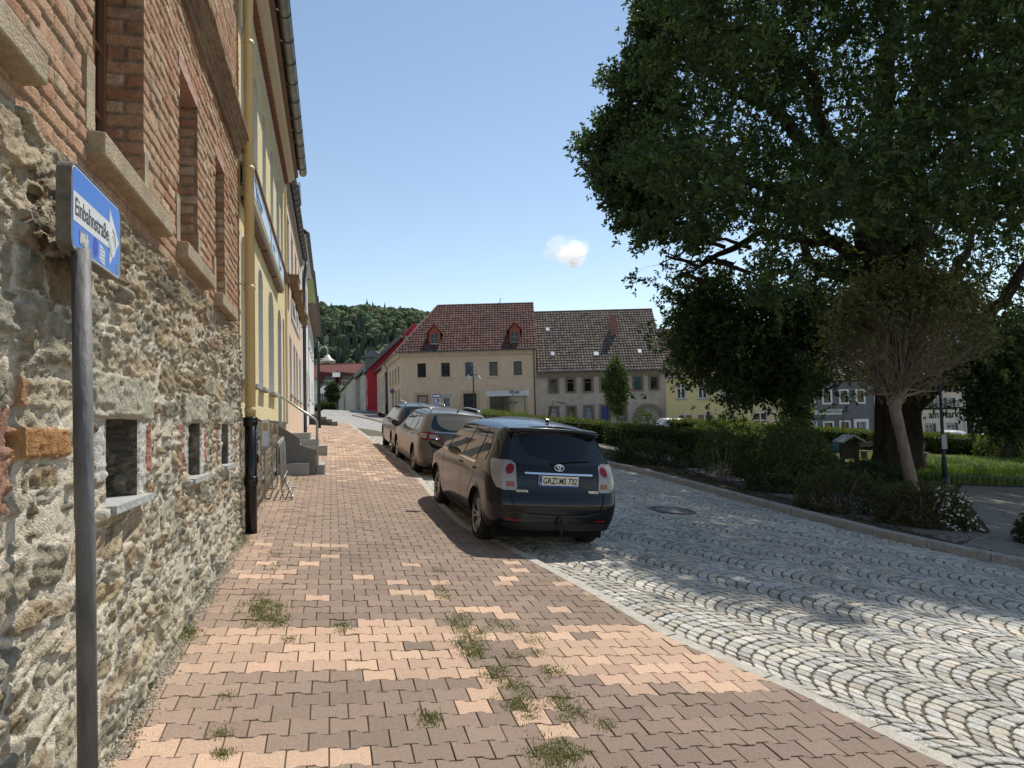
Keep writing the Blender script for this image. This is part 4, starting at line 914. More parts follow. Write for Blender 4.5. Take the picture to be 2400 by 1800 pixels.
m_w1 = M('white_render', (.70, .70, .71), (.77, .77, .77), scale=4, rough=.9)
m_w2 = M('offwhite_render', (.66, .65, .58), (.74, .73, .66), scale=3, rough=.9)
m_grn = M('green_boards', (.36, .42, .16), (.44, .50, .21), scale=6, stretch=(8, 1, 1), rough=.7)
wh1 = row_house('white_house', 'white rendered house with broad pale eaves board behind salmon house', 27.5, 35.5, 9.2, m_w1, dkroof, (29, 31.5, 34), (29, 34), m_zincd, .22, M('soffit_pale', (.60, .60, .58)))
wh2 = row_house('green_eaved_house', 'pale house with light green boarded eaves in left row', 35.5, 44, 9.45, m_w1, dkroof, (38, 40.5), (38, 41), m_zincd, .62, m_grn, fr=LW2)
wh3 = row_house('cream_row_house', 'cream house with dark brown eaves at far end of left row', 44, 63, 9.75, m_w2, dkroof, (47, 50, 53, 56, 59), (47, 50, 56, 59), m_zincd, .64, m_brn, fr=LW2)
for s, zt, r, mat, nm, fr in ((27.6, 8.3, .065, m_zincd, 'dark downpipe at the corner of the salmon and white houses', LW), (35.7, 9.45, .05, m_zinc, 'grey downpipe below the green boarded eaves', LW2), (44.2, 9.7, .05, m_zinc, 'grey downpipe between the pale house and the cream row house', LW2)):
    t = thing('rain_pipe', fr(s, pz(s, .1), .1), nm, 'downpipe')
    mb = MB(); mb.tube([fr(s, pz(s, .1)-.25, .10), fr(s, zt-.75, .10), fr(s, zt-.45, .14), fr(s, zt-.1, .20 if fr is LW else .6)], r, 10); mb.build('pipe', mat, t, smooth=True)
    mb = MB(); mb.fbox(fr, s-.09, s+.09, zt-2.6, zt-2.55, 0, .18); mb.build('clamp', mat, t)
# wall lamp on a dark pole at the far end of the pavement
lp_ = thing('street_lamp', wp(24.5, pz(24.5, 1.2), 1.0), 'dark lamp post with pale bell shade standing before the left house row', 'street lamp')
m_lpd = M('lamp_dark', (.035, .037, .04), rough=.5, metal=.3); m_shade = M('lamp_shade', (.42, .42, .40), (.50, .50, .48), rough=.4)
def bell(mb, c, r, h, n=16): mb.lathe([(.02, h), (r*.25, h*.9), (r*.45, h*.55), (r*.95, h*.12), (r, 0), (r*.9, .02)], c, n=n); return mb

b_ = G(748, 1003)
lp_.location = (b_[0], b_[1], b_[2]); WL[lp_.name] = b_.copy(); Yl = b_[1]; tp = P(748, 800, Yl); sh_ = P(757, 846, Yl)
mb = MB(); mb.tube([b_, (b_[0], b_[1], tp[2]-1.2), (b_[0], b_[1], tp[2])], [.09, .06, .05], 12); mb.build('post', m_lpd, lp_, smooth=True)
mb = MB(); mb.tube([(b_[0], b_[1], sh_[2]+.35), (b_[0]+.12, b_[1], sh_[2]+.62), (b_[0]+.32, b_[1], sh_[2]+.66), (b_[0]+.42, b_[1], sh_[2]+.50), (b_[0]+.42, b_[1], sh_[2]+.3)], .03, 8).tube([(b_[0], b_[1], sh_[2]+.1), (b_[0]+.2, b_[1], sh_[2]+.1)], .02, 6); mb.build('arm', m_shade, lp_, smooth=True)
bell(MB(), (b_[0]+.42, b_[1], sh_[2]-.05), .36, .34).build('lamp_shade', m_shade, lp_, smooth=True)
# ================================================================== HOUSES ACROSS THE SQUARE
YS = 62.0
FS = frame((0, YS), (1, 0))
def rp(ox, oy, sc, r, Y=YS):
    """pixel rectangle read off the enlarged photograph -> x0, x1, z0, z1 on the facade plane"""
    x0, y0, x1, y1 = ox+r[0]/sc, oy+r[1]/sc, ox+r[2]/sc, oy+r[3]/sc
    c = P((x0+x1)/2, (y0+y1)/2, Y); k = Y/FPX
    return (c[0]-(x1-x0)/2*k, c[0]+(x1-x0)/2*k, c[2]-(y1-y0)/2*k, c[2]+(y1-y0)/2*k)
def sk(fr_, sh): return fr_
RED = lambda u, v, r: np.stack([.085+.085*r, .044+.047*r, .037+.040*r], 1)
GREYR = lambda u, v, r: np.where((r < .012)[:, None], [.20, .17, .14], np.stack([.085+.10*r, .066+.082*r, .055+.068*r], 1))
def gable_roof(fr, t, s0, s1, ze, D, pitch, cf, o=.35, hipL=0, name='roof', tw=.26, th=.33):
    """front slope as relief tiles, plain slope behind, ridge tiles"""
    f2 = slope(fr, s0, ze, o, pitch); h = (D+o)/cos(pitch); w = s1-s0
    poly = [(0, -.1), (w, -.1), (w, h+.1), (hipL, h+.1)]
    tiles(f2, w, h, t, m_tile, tw, th, poly, cfn=cf, name=name)
    zr = ze+(D+o)*math.tan(pitch)
    mb = MB(); mb.poly([fr(s0, ze-.05, o-.02), fr(s1, ze-.05, o-.02), fr(s1, zr-.05, -D), fr(s0+hipL, zr-.05, -D)]); mb.poly([fr(s0+hipL, zr-.05, -D), fr(s1, zr-.05, -D), fr(s1, ze, -2*D), fr(s0, ze, -2*D)])
    mb.build('roof_underlay', M('roof_dark', (.10, .06, .05), rough=.9), t)
    mb = MB(); k = s0+hipL; L = .38
    while k < s1-.05:
        mb.tube([fr(k, zr+.03, -D), fr(min(k+L+.03, s1), zr+.045, -D)], .09, 8); k += L
    mb.build('ridge_tiles', MATS.get('ridge') or M('ridge', (.17, .09, .07), (.24, .13, .10), scale=3, rough=.9), t)
    return zr, f2
# ---- beige corner house
th_ = thing('corner_house', (-4, YS, gz(-4, YS)), 'beige corner house with red tiled hip roof, two red dormers and white shop fascia', 'building')
m_tan = M('beige_render', (.58, .45, .32), (.67, .53, .39), scale=2.5, rough=.95, bump=.3, bscale=20, c3=(.60, .455, .325))
m_tan2 = M('beige_trim', (.46, .35, .245), (.54, .42, .30), scale=3, rough=.9)
x0 = P(940, 900, YS)[0]; x1 = P(1258, 900, YS)[0]; ze = P(1100, 822, YS)[2]
o5 = (880, 700, 5.53)
up = [rp(*o5, r) for r in [(543, 838, 655, 1022), (852, 830, 965, 1012), (1163, 823, 1270, 1005), (1475, 818, 1583, 998), (1790, 810, 1897, 992)]]
dn = [rp(*o5, r) for r in [(543, 1252, 682, 1560), (870, 1275, 975, 1412), (1143, 1228, 1312, 1640), (1485, 1262, 1943, 1580)]]
holes_wall(FS, x0, x1, gz(x1, YS)-.5, ze, up+dn).build('wall', m_tan, th_)
mb = MB(); [rev(mb, FS, q, .18) for q in up+dn]; mb.build('window_reveals', m_tan2, th_)
m_dkf = M('dark_frame', (.03, .03, .032), rough=.4); m_gl2 = M('glass_green', (.03, .05, .045), rough=.05, spec=.8); m_gl3 = M('glass_blue', (.05, .08, .13), rough=.05, spec=.8)
for i, q in enumerate(up):
    win(FS, th_, q, .14, m_dkf, .05, 1 if i in (1, 2) else 0, (.6,) if i in (1, 2) else (), glass=m_gl3 if i == 2 else m_glass)
    band(FS, th_, 'sill', m_tan, q[0]-.22, q[1]+.22, q[2]-.16, q[2]-.02, 0, .12)
win(FS, th_, dn[0], .14, M('frame_brown', (.10, .04, .03), rough=.5), .10, 0, (), glass=M('glass_pale', (.20, .17, .14), rough=.05, spec=.8), label='shop window with dark red brown frame and pale reflection')  # pale base colour of the pane stands for a reflection
win(FS, th_, dn[1], .12, m_white, .08, 0, (), glass=m_gl3, label='small window with white frame and roller shutter box')
band(FS, th_, 'shutter_box', M('shutter_grey', (.42, .42, .40)), dn[1][0]-.05, dn[1][1]+.05, dn[1][3]+.002, dn[1][3]+.22, 0, .06)
dr = MB().fbox(FS, dn[2][0], dn[2][1], dn[2][2], dn[2][3], -.22, -.16).build('door', M('door_black', (.012, .012, .012), rough=.5), th_)
mb = MB(); [mb.fbox(FS, dn[2][0]+.1+.62*i, dn[2][0]+.55+.62*i, dn[2][2]+.2, dn[2][3]-.15, -.159, -.14) for i in range(2)]; mb.build('door_panel', MATS['door_black'], dr)
q = dn[3]; m_ = q[0]+(q[1]-q[0])*.37
win(FS, th_, (q[0], m_, q[2], q[3]), .16, m_dkf, .1, 0, (.62,), glass=m_gl2); win(FS, th_, (m_, q[1], q[2], q[3]), .12, m_dkf, .06, 0, (), glass=m_gl2)
for k, q in enumerate((dn[0], dn[2], dn[3])):
    mb = MB(); e = .26; mb.fbox(FS, q[0]-e, q[0]-.002, q[2], q[3]+.24, 0, .02).fbox(FS, q[1]+.002, q[1]+e, q[2], q[3]+.24, 0, .02).fbox(FS, q[0], q[1], q[3]+.002, q[3]+.24, 0, .02); mb.build('door_surround', m_tan2, th_)
fq = rp(*o5, (1432, 1190, 1998, 1262)); band(FS, th_, 'shop_fascia', M('fascia_white', (.66, .67, .70), rough=.5), fq[0], fq[1], fq[2], fq[3], .021, .10)
for xx in (1558, 1718, 1880):
    c = rp(*o5, (xx-4, 1180, xx+4, 1190)); mb = MB(); bell(mb, (c[0], YS-.45, c[3]-.12), .16, .2, 12); mb.tube([(c[0], YS-.02, c[3]+.32), (c[0], YS-.4, c[3]+.34), (c[0], YS-.45, c[3]+.1)], .02, 6); mb.build('spot_lamp', M('lamp_cream', (.50, .46, .38)), th_)
# side wall along the other street
DR = np.array([-.29, 1.0]); DR /= np.linalg.norm(DR)
FR = frame((x0-DR[0]*40, YS-DR[1]*40), DR)         # normal must face the street (left)
FR = frame((x0, YS), -DR)
def sr(s, z, o=0):  # s measured uphill from the corner
    return FR(-s, z, o)
sr.u = -FR.u; sr.n = FR.n; sr.p0 = FR.p0
def s_at(px, o=0):
    # distance along the side street where the image column px meets it
    d = ray(px, 950); a = np.array([d[0], d[1]]); A_ = np.array([[a[0], -DR[0]], [a[1], -DR[1]]]); v = np.linalg.solve(A_, np.array([x0, YS])+np.array([FR.n[0], FR.n[1]])*o); return v[1]
def z_at(px, py, s): q = FR(-s, 0); return P(px, py, q[1])[2]
sE = 10.5
sideups = [(s, s+.9, ze-2.5, ze-1.1) for s in (1.2, 3.4, 5.6, 7.8)]
sidedn = [(s, s+.9, gz(x0, YS)+1.1, gz(x0, YS)+2.6) for s in (1.2, 3.4, 5.6)]
# (holes_wall wants increasing s with outward normal to the right: mirror by flipping winding)
def side_wall(t, s0, s1, z0, z1, ops, mat): return holes_wall(sr, s0, s1, z0, z1, ops).build('wall', mat, t)
side_wall(th_, 0, sE, gz(x0, YS)-.5, ze, sideups+sidedn, m_tan)
mb = MB(); [rev(mb, sr, q, .18) for q in sideups+sidedn]; mb.build('window_reveals', m_tan2, th_)
for q in sideups+sidedn: win(sr, th_, q, .14, m_dkf, .06, 1); band(sr, th_, 'sill', m_tan, q[0]-.15, q[1]+.15, q[2]-.16, q[2]-.02, 0, .10)
mb = MB(); mb.prism([(x0+.05, YS+.4, -1), (x1-.05, YS+.4, -1), (x1-.05, YS+9, -1), sr(9, -1, -.35), sr(.4, -1, -.4)], (0, 0, ze+1)); mb.build('body', m_tan2, th_)
D = 4.4; PT = radians(45)
hl = P(1027, 728, YS+D)[0]-(x0-.35)
zr, f2t = gable_roof(FS, th_, x0-.35, x1+.05, ze+.02, D, PT, RED, .35, hl)
MB().poly([FS(x1, ze, 0), FS(x1, ze, -2*D), FS(x1, zr-.1, -D)]).build('gable', m_tan2, th_)
# hip slope facing the side street
A_ = np.array(FS(x0-.35, ze+.02, .35)); B_ = np.array(FS(x0-.35+hl, zr, -D)); C_ = np.array(sr(sE, ze+.02, .35)); D_ = np.array(sr(sE, zr, -D*.9))
mb = MB(); n_ = 12
mb.add([A_, B_, B_+(D_-B_)*1.0, C_], [(0, 3, 2, 1)]); mb.build('side_roof', M('side_roof_red', (.20, .10, .08), (.28, .15, .12), scale=20, rough=.9), th_)
mb = MB(); mb.tube([A_+(0, 0, .03), B_+(0, 0, .06)], .10, 8); mb.build('hip_ridge', MATS['ridge'], th_)
mb = MB(); mb.tube([FS(x0-.3, ze-.02, .42), FS(x1+.1, ze-.02, .42)], .06, 8); mb.tube([sr(0, ze-.02, .40), sr(sE, ze-.02, .40)], .06, 8); mb.build('gutter', m_zincd, th_)
band(FS, th_, 'eaves_cove', m_tan2, x0, x1, ze-.42, ze-.03, 0, .22); band(sr, th_, 'eaves_cove', m_tan, 0, sE, ze-.42, ze-.03, 0, .22)
mb = MB(); mb.tube([FS(x1-.2, ze-.1, .36), FS(x1-.2, ze-.6, .1), FS(x1-.2, gz(x1, YS)-.2, .08)], .05, 8); mb.build('rain_pipe', m_zincd, th_, smooth=True)
mb = MB(); mb.tube([sr(sE-.3, ze-.1, .36), sr(sE-.3, ze-.7, .1), sr(sE-.3, gz(x0, YS)-.3, .08)], .05, 8); mb.build('rain_pipe', m_zincd, th_, smooth=True)
m_dorm = M('dormer_red', (.30, .085, .06), (.37, .115, .08), scale=4, rough=.8)
def dormer(t, front, apex_y, wq, mat=m_dorm):
    """small gabled dormer: front rect (x0,x1,z0,z1) in pixels of view o5"""
    a = rp(*o5, (front[0], front[1], front[2], front[3]), YS+.28); w = rp(*o5, wq, YS+.28); ap = rp(*o5, (front[0], apex_y, front[2], apex_y+1), YS+.28)
    f = frame((0, YS+.28), (1, 0)); xm = (a[0]+a[1])/2; zt = a[3]; za = ap[3]
    mb = MB(); mb.prism([f(a[0], a[2], 0), f(a[1], a[2], 0), f(a[1], zt, 0), f(xm, za, 0), f(a[0], zt, 0)], (0, 3.2, 0)); d = mb.build('dormer', mat, t)
    mb = MB(); e = .22
    for sx in (-1, 1):
        xe = a[0]-e if sx < 0 else a[1]+e; ze_ = zt-.18
        mb.prism([f(xm, za+.16, .22), f(xe, ze_+.14, .22), f(xe, ze_+.04, .22), f(xm, za+.05, .22)], (0, 3.4, 0))
    mb.build('dormer_roof', M('dormer_roof_red', (.26, .075, .055), (.34, .10, .07), scale=6, rough=.8), d)
    wn = MB(); wn.fbox(f, w[0], w[1], w[2], w[3], .001, .02).build('pane', m_glass, d)
    mb = MB(); t_ = .035; mb.fbox(f, (w[0]+w[1])/2-t_/2, (w[0]+w[1])/2+t_/2, w[2], w[3], .021, .035).fbox(f, w[0], w[1], (w[2]+w[3])/2-t_/2, (w[2]+w[3])/2+t_/2, .036, .045).fbox(f, w[0]-.1, w[1]+.1, w[2]-.12, w[2]-.01, .0, .10); mb.build('glazing_bars', M('bars_grey', (.35, .33, .30)), d)
dormer(th_, (692, 440, 838, 600), 345, (727, 458, 805, 578)); dormer(th_, (1737, 392, 1873, 575), 318, (1757, 427, 1850, 560))
r0 = P(1165, 729, YS+D); r1 = P(1174, 698, YS+D)
an = thing('roof_antenna', (r0[0], r0[1], zr), 'thin slanting antenna rod on the corner house roof ridge', 'antenna'); MB().tube([r0, r1], [.045, .03], 6).build('rod', m_zincd, an)

# ---- grey old house
gh = thing('grey_house', (7.5, YS, gz(7.5, YS)), 'unrenovated grey house with huge tiled roof, stone window surrounds and arched gate', 'building')
m_grw = M('grey_render', (.40, .355, .30), (.52, .465, .395), scale=1.6, rough=.95, bump=.3, bscale=20, c3=(.33, .275, .225))
m_sur = M('stone_surround', (.19, .155, .12), (.26, .215, .165), scale=5, rough=.95)
gx0, gx1 = P(1258, 930, YS)[0]+.02, P(1560, 930, YS)[0]; gze = P(1400, 869, YS)[2]
o6 = (1200, 650, 3.687)
gup = [rp(*o6, r) for r in [(308, 862, 408, 1010), (456, 860, 556, 1003), (605, 855, 707, 1000), (752, 850, 850, 997), (898, 846, 998, 992), (1037, 842, 1138, 987), (1178, 838, 1278, 982)]]
gdn = [rp(*o6, r) for r in [(315, 1110, 413, 1262), (465, 1105, 563, 1255), (614, 1100, 714, 1250), (755, 1095, 855, 1330), (905, 1092, 1000, 1245)]]
ga = rp(*o6, (1045, 1090, 1322, 1380)); gin = lambda q, e=.18: (q[0]+e, q[1]-e, q[2]+e*.8, q[3]-e)
inn = [gin(q) for q in gup+gdn]
arcR = (ga[1]-ga[0])/2-.32; arch = ((ga[0]+ga[1])/2-arcR, (ga[0]+ga[1])/2+arcR, ga[2]-.6, ga[3]-.32)
holes_wall(FS, gx0, gx1, gz(gx1, YS)-.8, gze, inn+[arch]).build('wall', m_grw, gh)
mb = MB(); [rev(mb, FS, q, .2) for q in inn+[arch]]; mb.build('window_reveals', m_sur, gh)
m_bl = M('blue_door', (.03, .06, .22), (.05, .09, .28), rough=.5); m_teal = M('glass_teal', (.02, .12, .16), rough=.1)
for i, (q, w) in enumerate(zip(gup+gdn, inn)):
    mb = MB(); mb.fbox(FS, q[0], w[0], q[2], q[3], .0, .035).fbox(FS, w[1], q[1], q[2], q[3], .0, .035).fbox(FS, w[0], w[1], w[3], q[3], .0, .035).fbox(FS, w[0], w[1], q[2], w[2], .0, .05); mb.build('surround', m_sur, gh)
    if i == 10: MB().fbox(FS, w[0], w[1], w[2]-.3, w[3], -.18, -.12).build('door', m_bl, gh)
    else: win(FS, gh, w, .16, m_sur if i < 7 else M('frame_old', (.12, .10, .09)), .06, 0, (.72,), glass=m_teal if i == 5 else (M('pane_pale', (.30, .33, .38), rough=.2) if i in (7, 9, 11) else m_glass))
# arch ring and boarded gate
cx = (arch[0]+arch[1])/2; mb = MB(); n = 16; zc = arch[3]-arcR
for k in range(n):
    a, b = pi*k/n, pi*(k+1)/n; p_ = lambda r, t, o: FS(cx-r*cos(t), zc+r*sin(t), o)
    mb.hexa([p_(arcR, a, .05), p_(arcR+.32, a, .05), p_(arcR+.32, a, -.05), p_(arcR, a, -.05), p_(arcR, b, .05), p_(arcR+.32, b, .05), p_(arcR+.32, b, -.05), p_(arcR, b, -.05)])
mb.fbox(FS, cx-arcR-.32, cx-arcR, arch[2], zc, -.05, .05).fbox(FS, cx+arcR, cx+arcR+.32, arch[2], zc, -.05, .05); mb.build('gate_arch', m_sur, gh)
mb = MB()
for k in range(n//2):
    for sx in (-1, 1):
        a, b = pi/2*k/(n/2), pi/2*(k+1)/(n/2); mb.poly([FS(cx+sx*arcR, zc+arcR, .002), FS(cx+sx*arcR*cos(a), zc+arcR*sin(a), .002), FS(cx+sx*arcR*cos(b), zc+arcR*sin(b), .002)])
mb.build('gate_spandrel', m_grw, gh)
MB().fbox(FS, arch[0], arch[1], arch[2], arch[3], -.25, -.19).build('gate', M('gate_boards', (.36, .35, .33), (.44, .43, .40), scale=4, stretch=(6, 1, .3)), gh)
MB().prism([(gx0+.05, YS+.45, -1), (gx1-.02, YS+.45, -1), (gx1-.02, YS+10, -1), (gx0+.05, YS+10, -1)], (0, 0, gze+.9)).build('body', m_grw, gh)
zr2, f2g = gable_roof(FS, gh, gx0+.1, gx1+.15, gze+.02, 5.2, radians(47.5), GREYR, .35)
MB().poly([FS(gx1, gze, 0), FS(gx1, gze, -10.4), FS(gx1, zr2-.1, -5.2)]).build('gable', m_grw, gh)
band(FS, gh, 'eaves_board', m_sur, gx0, gx1, gze-.5, gze-.03, 0, .15)
mb = MB(); mb.tube([FS(gx0-.05, gze-.02, .42), FS(gx1+.1, gze-.02, .42)], .06, 8); mb.build('gutter', m_zincd, gh)
m_chim = M('chimney_brick', (.26, .11, .085), (.34, .16, .12), scale=12, rough=.9)
c = rp(*o6, (850, 325, 902, 455), YS+2.7); MB().fbox(frame((0, YS+2.7), (1, 0)), c[0], c[1], c[2]-.6, c[3], -.6, 0).build('chimney', m_chim, gh)
c = rp(*o6, (410, 305, 460, 335), YS+5.4); MB().fbox(frame((0, YS+5.3), (1, 0)), c[0], c[1], c[2]-.8, c[3], -.6, 0).build('chimney', M('chimney_dark', (.08, .06, .05)), gh)
for (a, b, w) in ((308, 452, 30), (352, 661, 30), (728, 662, 42), (1103, 641, 30)):
    s = rp(*o6, (a-w/2, b-6, a+w/2, b+6)); 
    # skylight lies in the roof plane: find v on slope from image height
    for v in np.linspace(0, 7.5, 200):
        pt = f2g(np.array([s[0]-(gx0+.1)]), np.array([v]), np.array([.1]))[0]; k = (pt-CC)@CF; iy = 900-FPX*((pt-CC)@CU)/k
        if iy <= 650+b/3.687: break
    k = pt[1]/YS; u0 = s[0]*k-(gx0+.1); u1 = s[1]*k-(gx0+.1)
    V_ = f2g(np.array([u0, u1, u1, u0, u0, u1, u1, u0]), np.array([v-.2, v-.2, v+.25, v+.25]*2), np.array([.02]*4+[.12]*4)); MB().add(V_, [(4, 5, 6, 7), (0, 1, 5, 4), (1, 2, 6, 5), (2, 3, 7, 6), (3, 0, 4, 7)]).build('skylight', M('skylight_metal', (.75, .76, .78), rough=.25, metal=.3), gh)

# ---- yellow house on the square
y2 = thing('pale_yellow_house', (20, YS, gz(20, YS)), 'pale yellow house with white mullioned windows half hidden by the oak', 'building')
m_y2 = M('pale_yellow_render', (.66, .56, .28), (.72, .62, .33), scale=3, rough=.9)
yx0, yx1 = gx1+.02, P(1887, 930, YS)[0]; yze = P(1650, 884, YS)[2]
o7 = (1500, 850, 4.424)
yup = [rp(*o6, (1422, 915, 1502, 1050)), rp(*o6, (1607, 912, 1690, 1048)), rp(*o7, (830, 218, 885, 365)), rp(*o7, (900, 218, 985, 365)), rp(*o7, (1130, 215, 1215, 360)), rp(*o7, (1400, 212, 1480, 358))]
ydn = [rp(*o6, (1433, 1180, 1568, 1330)), rp(*o6, (1600, 1175, 1738, 1330)), rp(*o7, (1175, 512, 1330, 700)), rp(*o7, (1380, 510, 1480, 700)), rp(*o7, (905, 560, 1025, 800))]
holes_wall(FS, yx0, yx1, gz(yx1, YS)-1.2, yze, yup+ydn).build('wall', m_y2, y2)
mb = MB(); [rev(mb, FS, q, .15) for q in yup+ydn]; mb.build('window_reveals', m_revl, y2)
for q in yup: win(FS, y2, q, .08, m_white, .10, 1, (.68,)); band(FS, y2, 'sill', m_sill, q[0]-.08, q[1]+.08, q[2]-.1, q[2]-.002, 0, .1)
for q in ydn[:4]: win(FS, y2, q, .08, m_white, .11, 1 if q is not ydn[2] else 1, (.55,)); mb = MB(); 
MB().fbox(FS, ydn[4][0], ydn[4][1], ydn[4][2], ydn[4][3], -.14, -.1).build('door', M('door_grey', (.25, .27, .27)), y2)
MB().prism([(yx0+.05, YS+.4, -2), (yx1-.02, YS+.4, -2), (yx1-.02, YS+9, -2), (yx0+.05, YS+9, -2)], (0, 0, yze+1.9)).build('body', m_y2, y2)
zr3, f2y = gable_roof(FS, y2, yx0+.2, yx1+.05, yze+.02, 4.5, radians(45), RED, .3)
mb = MB(); mb.tube([FS(yx0, yze-.02, .36), FS(yx1, yze-.02, .36)], .06, 8); mb.build('gutter', m_zincd, y2)
f8 = frame((0, YS+1.2), (1, 0)); q = rp(*o7, (350, 60, 570, 118), YS+.8)
mb = MB(); k = q[0]
mb.fbox(f8, q[0], q[1], q[2], q[2]+.05, .5, .58).fbox(f8, q[0], q[1], q[3]-.3, q[3]-.25, .5, .58)
while k < q[1]: mb.fbox(f8, k, k+.04, q[2]+.05, q[3]-.3, .52, .56); k += .16
mb.build('snow_guard', m_zincd, y2)
# roof dormer of the yellow house with white frames
for (a, b) in ((455, 520), (880, 1000)):
    q = rp(*o7, (a-10, -30, b, 55), YS+1.6); f9 = frame((0, YS+1.6), (1, 0)); d_ = MB().fbox(f9, q[0]-.3, q[1]+.3, q[2]-.5, q[3]+.2, -2.5, -.001).build('dormer', m_slt, y2)
    MB().fbox(f9, q[0], q[1], q[2], q[3], 0, .05).build('frame', m_white, d_); MB().fbox(f9, q[0]+.12, q[1]-.12, q[2]+.12, q[3]-.12, .051, .06).build('pane', m_glass, d_)
sgn = rp(*o7, (1245, 462, 1440, 497)); t = thing('shop_board', (sgn[0], YS-.1, sgn[2]), 'narrow white shop board above ground floor windows of pale yellow house', 'sign')
band(FS, t, 'panel', M('board_cream', (.60, .58, .50)), sgn[0], sgn[1], sgn[2], sgn[3], .0, .06)
V_, F_ = text_mesh('Bäckerei', .26, .002, .006); build('lettering', place(V_, FS(sgn[0]+.15, sgn[2]+.06, .065), (1, 0, 0), (0, 0, 1), (0, -1, 0)), F_, M('ink_brown', (.16, .07, .05)), t)

# ---- slate grey hairdresser's
gb_ = thing('slate_grey_house', (29, YS, gz(29, YS)), 'slate grey rendered house with white window frames and white hairdresser sign', 'building')
m_gb = M('slate_render', (.125, .135, .145), (.165, .175, .185), scale=3, rough=.9)
o9 = (1900, 880, 9.215)
bx0, bx1 = yx1+.02, P(2050, 930, YS)[0]; bze = P(1970, 893, YS)[2]
bup = [rp(*o9, r) for r in [(-115, 305, 95, 630), (238, 300, 462, 625), (608, 298, 825, 618), (968, 290, 1175, 612)]]
bdn = [rp(*o9, r) for r in [(268, 988, 510, 1392), (622, 970, 862, 1392)]]
bdoor = rp(*o9, (940, 940, 1262, 1500)); bgar = rp(*o9, (-110, 985, 150, 1440))
fi = lambda q, e: (q[0]+e, q[1]-e, q[2]+e, q[3]-e)
holes_wall(FS, bx0, bx1, gz(bx1, YS)-1.2, bze, [fi(q, .1) for q in bup+bdn]+[fi(bdoor, .25)]).build('wall', m_gb, gb_)
mb = MB(); [rev(mb, FS, fi(q, .1), .15) for q in bup+bdn]; rev(mb, FS, fi(bdoor, .25), .5); mb.build('window_reveals', m_revl, gb_)
for q in bup+bdn+[bdoor]:
    e = .14 if q is not bdoor else .25; mb = MB(); mb.fbox(FS, q[0], q[0]+e, q[2], q[3], 0, .04).fbox(FS, q[1]-e, q[1], q[2], q[3], 0, .04).fbox(FS, q[0]+e, q[1]-e, q[3]-e, q[3], 0, .04)
    if q in bup: mb.fbox(FS, q[0]+e, q[1]-e, q[2], q[2]+e, 0, .06)
    mb.build('surround', m_white, gb_)
for q in bup+bdn: win(FS, gb_, fi(q, .13), .08, m_dkf, .05, 0, ())
q = fi(bdoor, .25); MB().fbox(FS, q[0], q[0]+(q[1]-q[0])*.42, q[2], q[3], -.5, -.45).build('door', M('door_dk', (.01, .015, .015), rough=.3), gb_); MB().fbox(FS, q[0]+(q[1]-q[0])*.42, q[1], q[2], q[3], -.44, -.38).build('door_leaf', M('leaf_white', (.50, .50, .50)), gb_)
MB().fbox(FS, bgar[0], bgar[1], bgar[2], bgar[3], .0, .05).build('garage_door', M('garage_white', (.50, .52, .58), (.55, .57, .62), rough=.5), gb_)
MB().prism([(bx0+.05, YS+.6, -2), (bx1-.02, YS+.6, -2), (bx1-.02, YS+9, -2), (bx0+.05, YS+9, -2)], (0, 0, bze+1.9)).build('body', m_gb, gb_)
gable_roof(FS, gb_, bx0, bx1+.05, bze+.02, 4.5, radians(42), GREYR, .3)
mb = MB(); mb.tube([FS(bx1-.08, bze-.1, .1), FS(bx1-.08, gz(bx1, YS)-.4, .1)], .05, 8); mb.build('rain_pipe', M('pipe_white', (.6, .6, .6)), gb_)
sg2 = thing('hairdresser_sign', (bx0+1.5, YS-.1, bze-2.5), 'white sign board reading Haarstudio with round emblem on slate grey house', 'sign')
q = rp(*o9, (5, 735, 690, 850)); band(FS, sg2, 'panel', M('board_pale', (.55, .57, .55), rough=.5), q[0], q[1], q[2], q[3], 0, .05)
V_, F_ = text_mesh('Haarstudio', .52, .002, .004, .25); build('lettering', place(V_, FS(q[0]+.95, q[2]+.16, .053), (1, 0, 0), (0, 0, 1), (0, -1, 0)), F_, m_dkf, sg2)
V_, F_ = text_mesh('cut & style', .42, .002, .002, .3); build('lettering', place(V_, FS(q[0]+2.2, q[2]-.62, .01), (1, 0, 0), (0, 0, 1), (0, -1, 0)), F_, M('ink_soft', (.06, .06, .07)), sg2)
mb = MB(); cx_, cz_ = q[0]+.42, (q[2]+q[3])/2; mb.tube([FS(cx_+.27*cos(t), cz_+.27*sin(t), .06) for t in np.linspace(.6, 2*pi-.2, 18)], .035, 6); mb.build('emblem', m_dkf, sg2)

# ---- white inn on the square
wm = thing('white_inn', (35, YS, gz(35, YS)), 'off-white house lettered am Markt in blackletter with green-trimmed windows', 'building')
m_wm = M('inn_render', (.55, .52, .44), (.62, .59, .50), scale=2, rough=.95)
oA = (2150, 880, 7.54)
wx0, wx1 = bx1+.02, P(2262, 930, YS)[0]; wze = P(2180, 915, YS)[2]
wup = [rp(*oA, r) for r in [(-330, 395, -180, 580), (100, 400, 255, 575), (290, 395, 480, 575), (490, 395, 640, 570)]]; wdn = [rp(*oA, r) for r in [(-300, 850, -140, 1100), (130, 850, 300, 1115), (515, 840, 690, 1105)]]
holes_wall(FS, wx0, wx1, gz(wx1, YS)-1.2, wze, wup+wdn).build('wall', m_wm, wm)
mb = MB(); [rev(mb, FS, q, .15) for q in wup+wdn]; mb.build('window_reveals', m_revl, wm)
m_gt = M('green_trim', (.05, .075, .07), rough=.6)
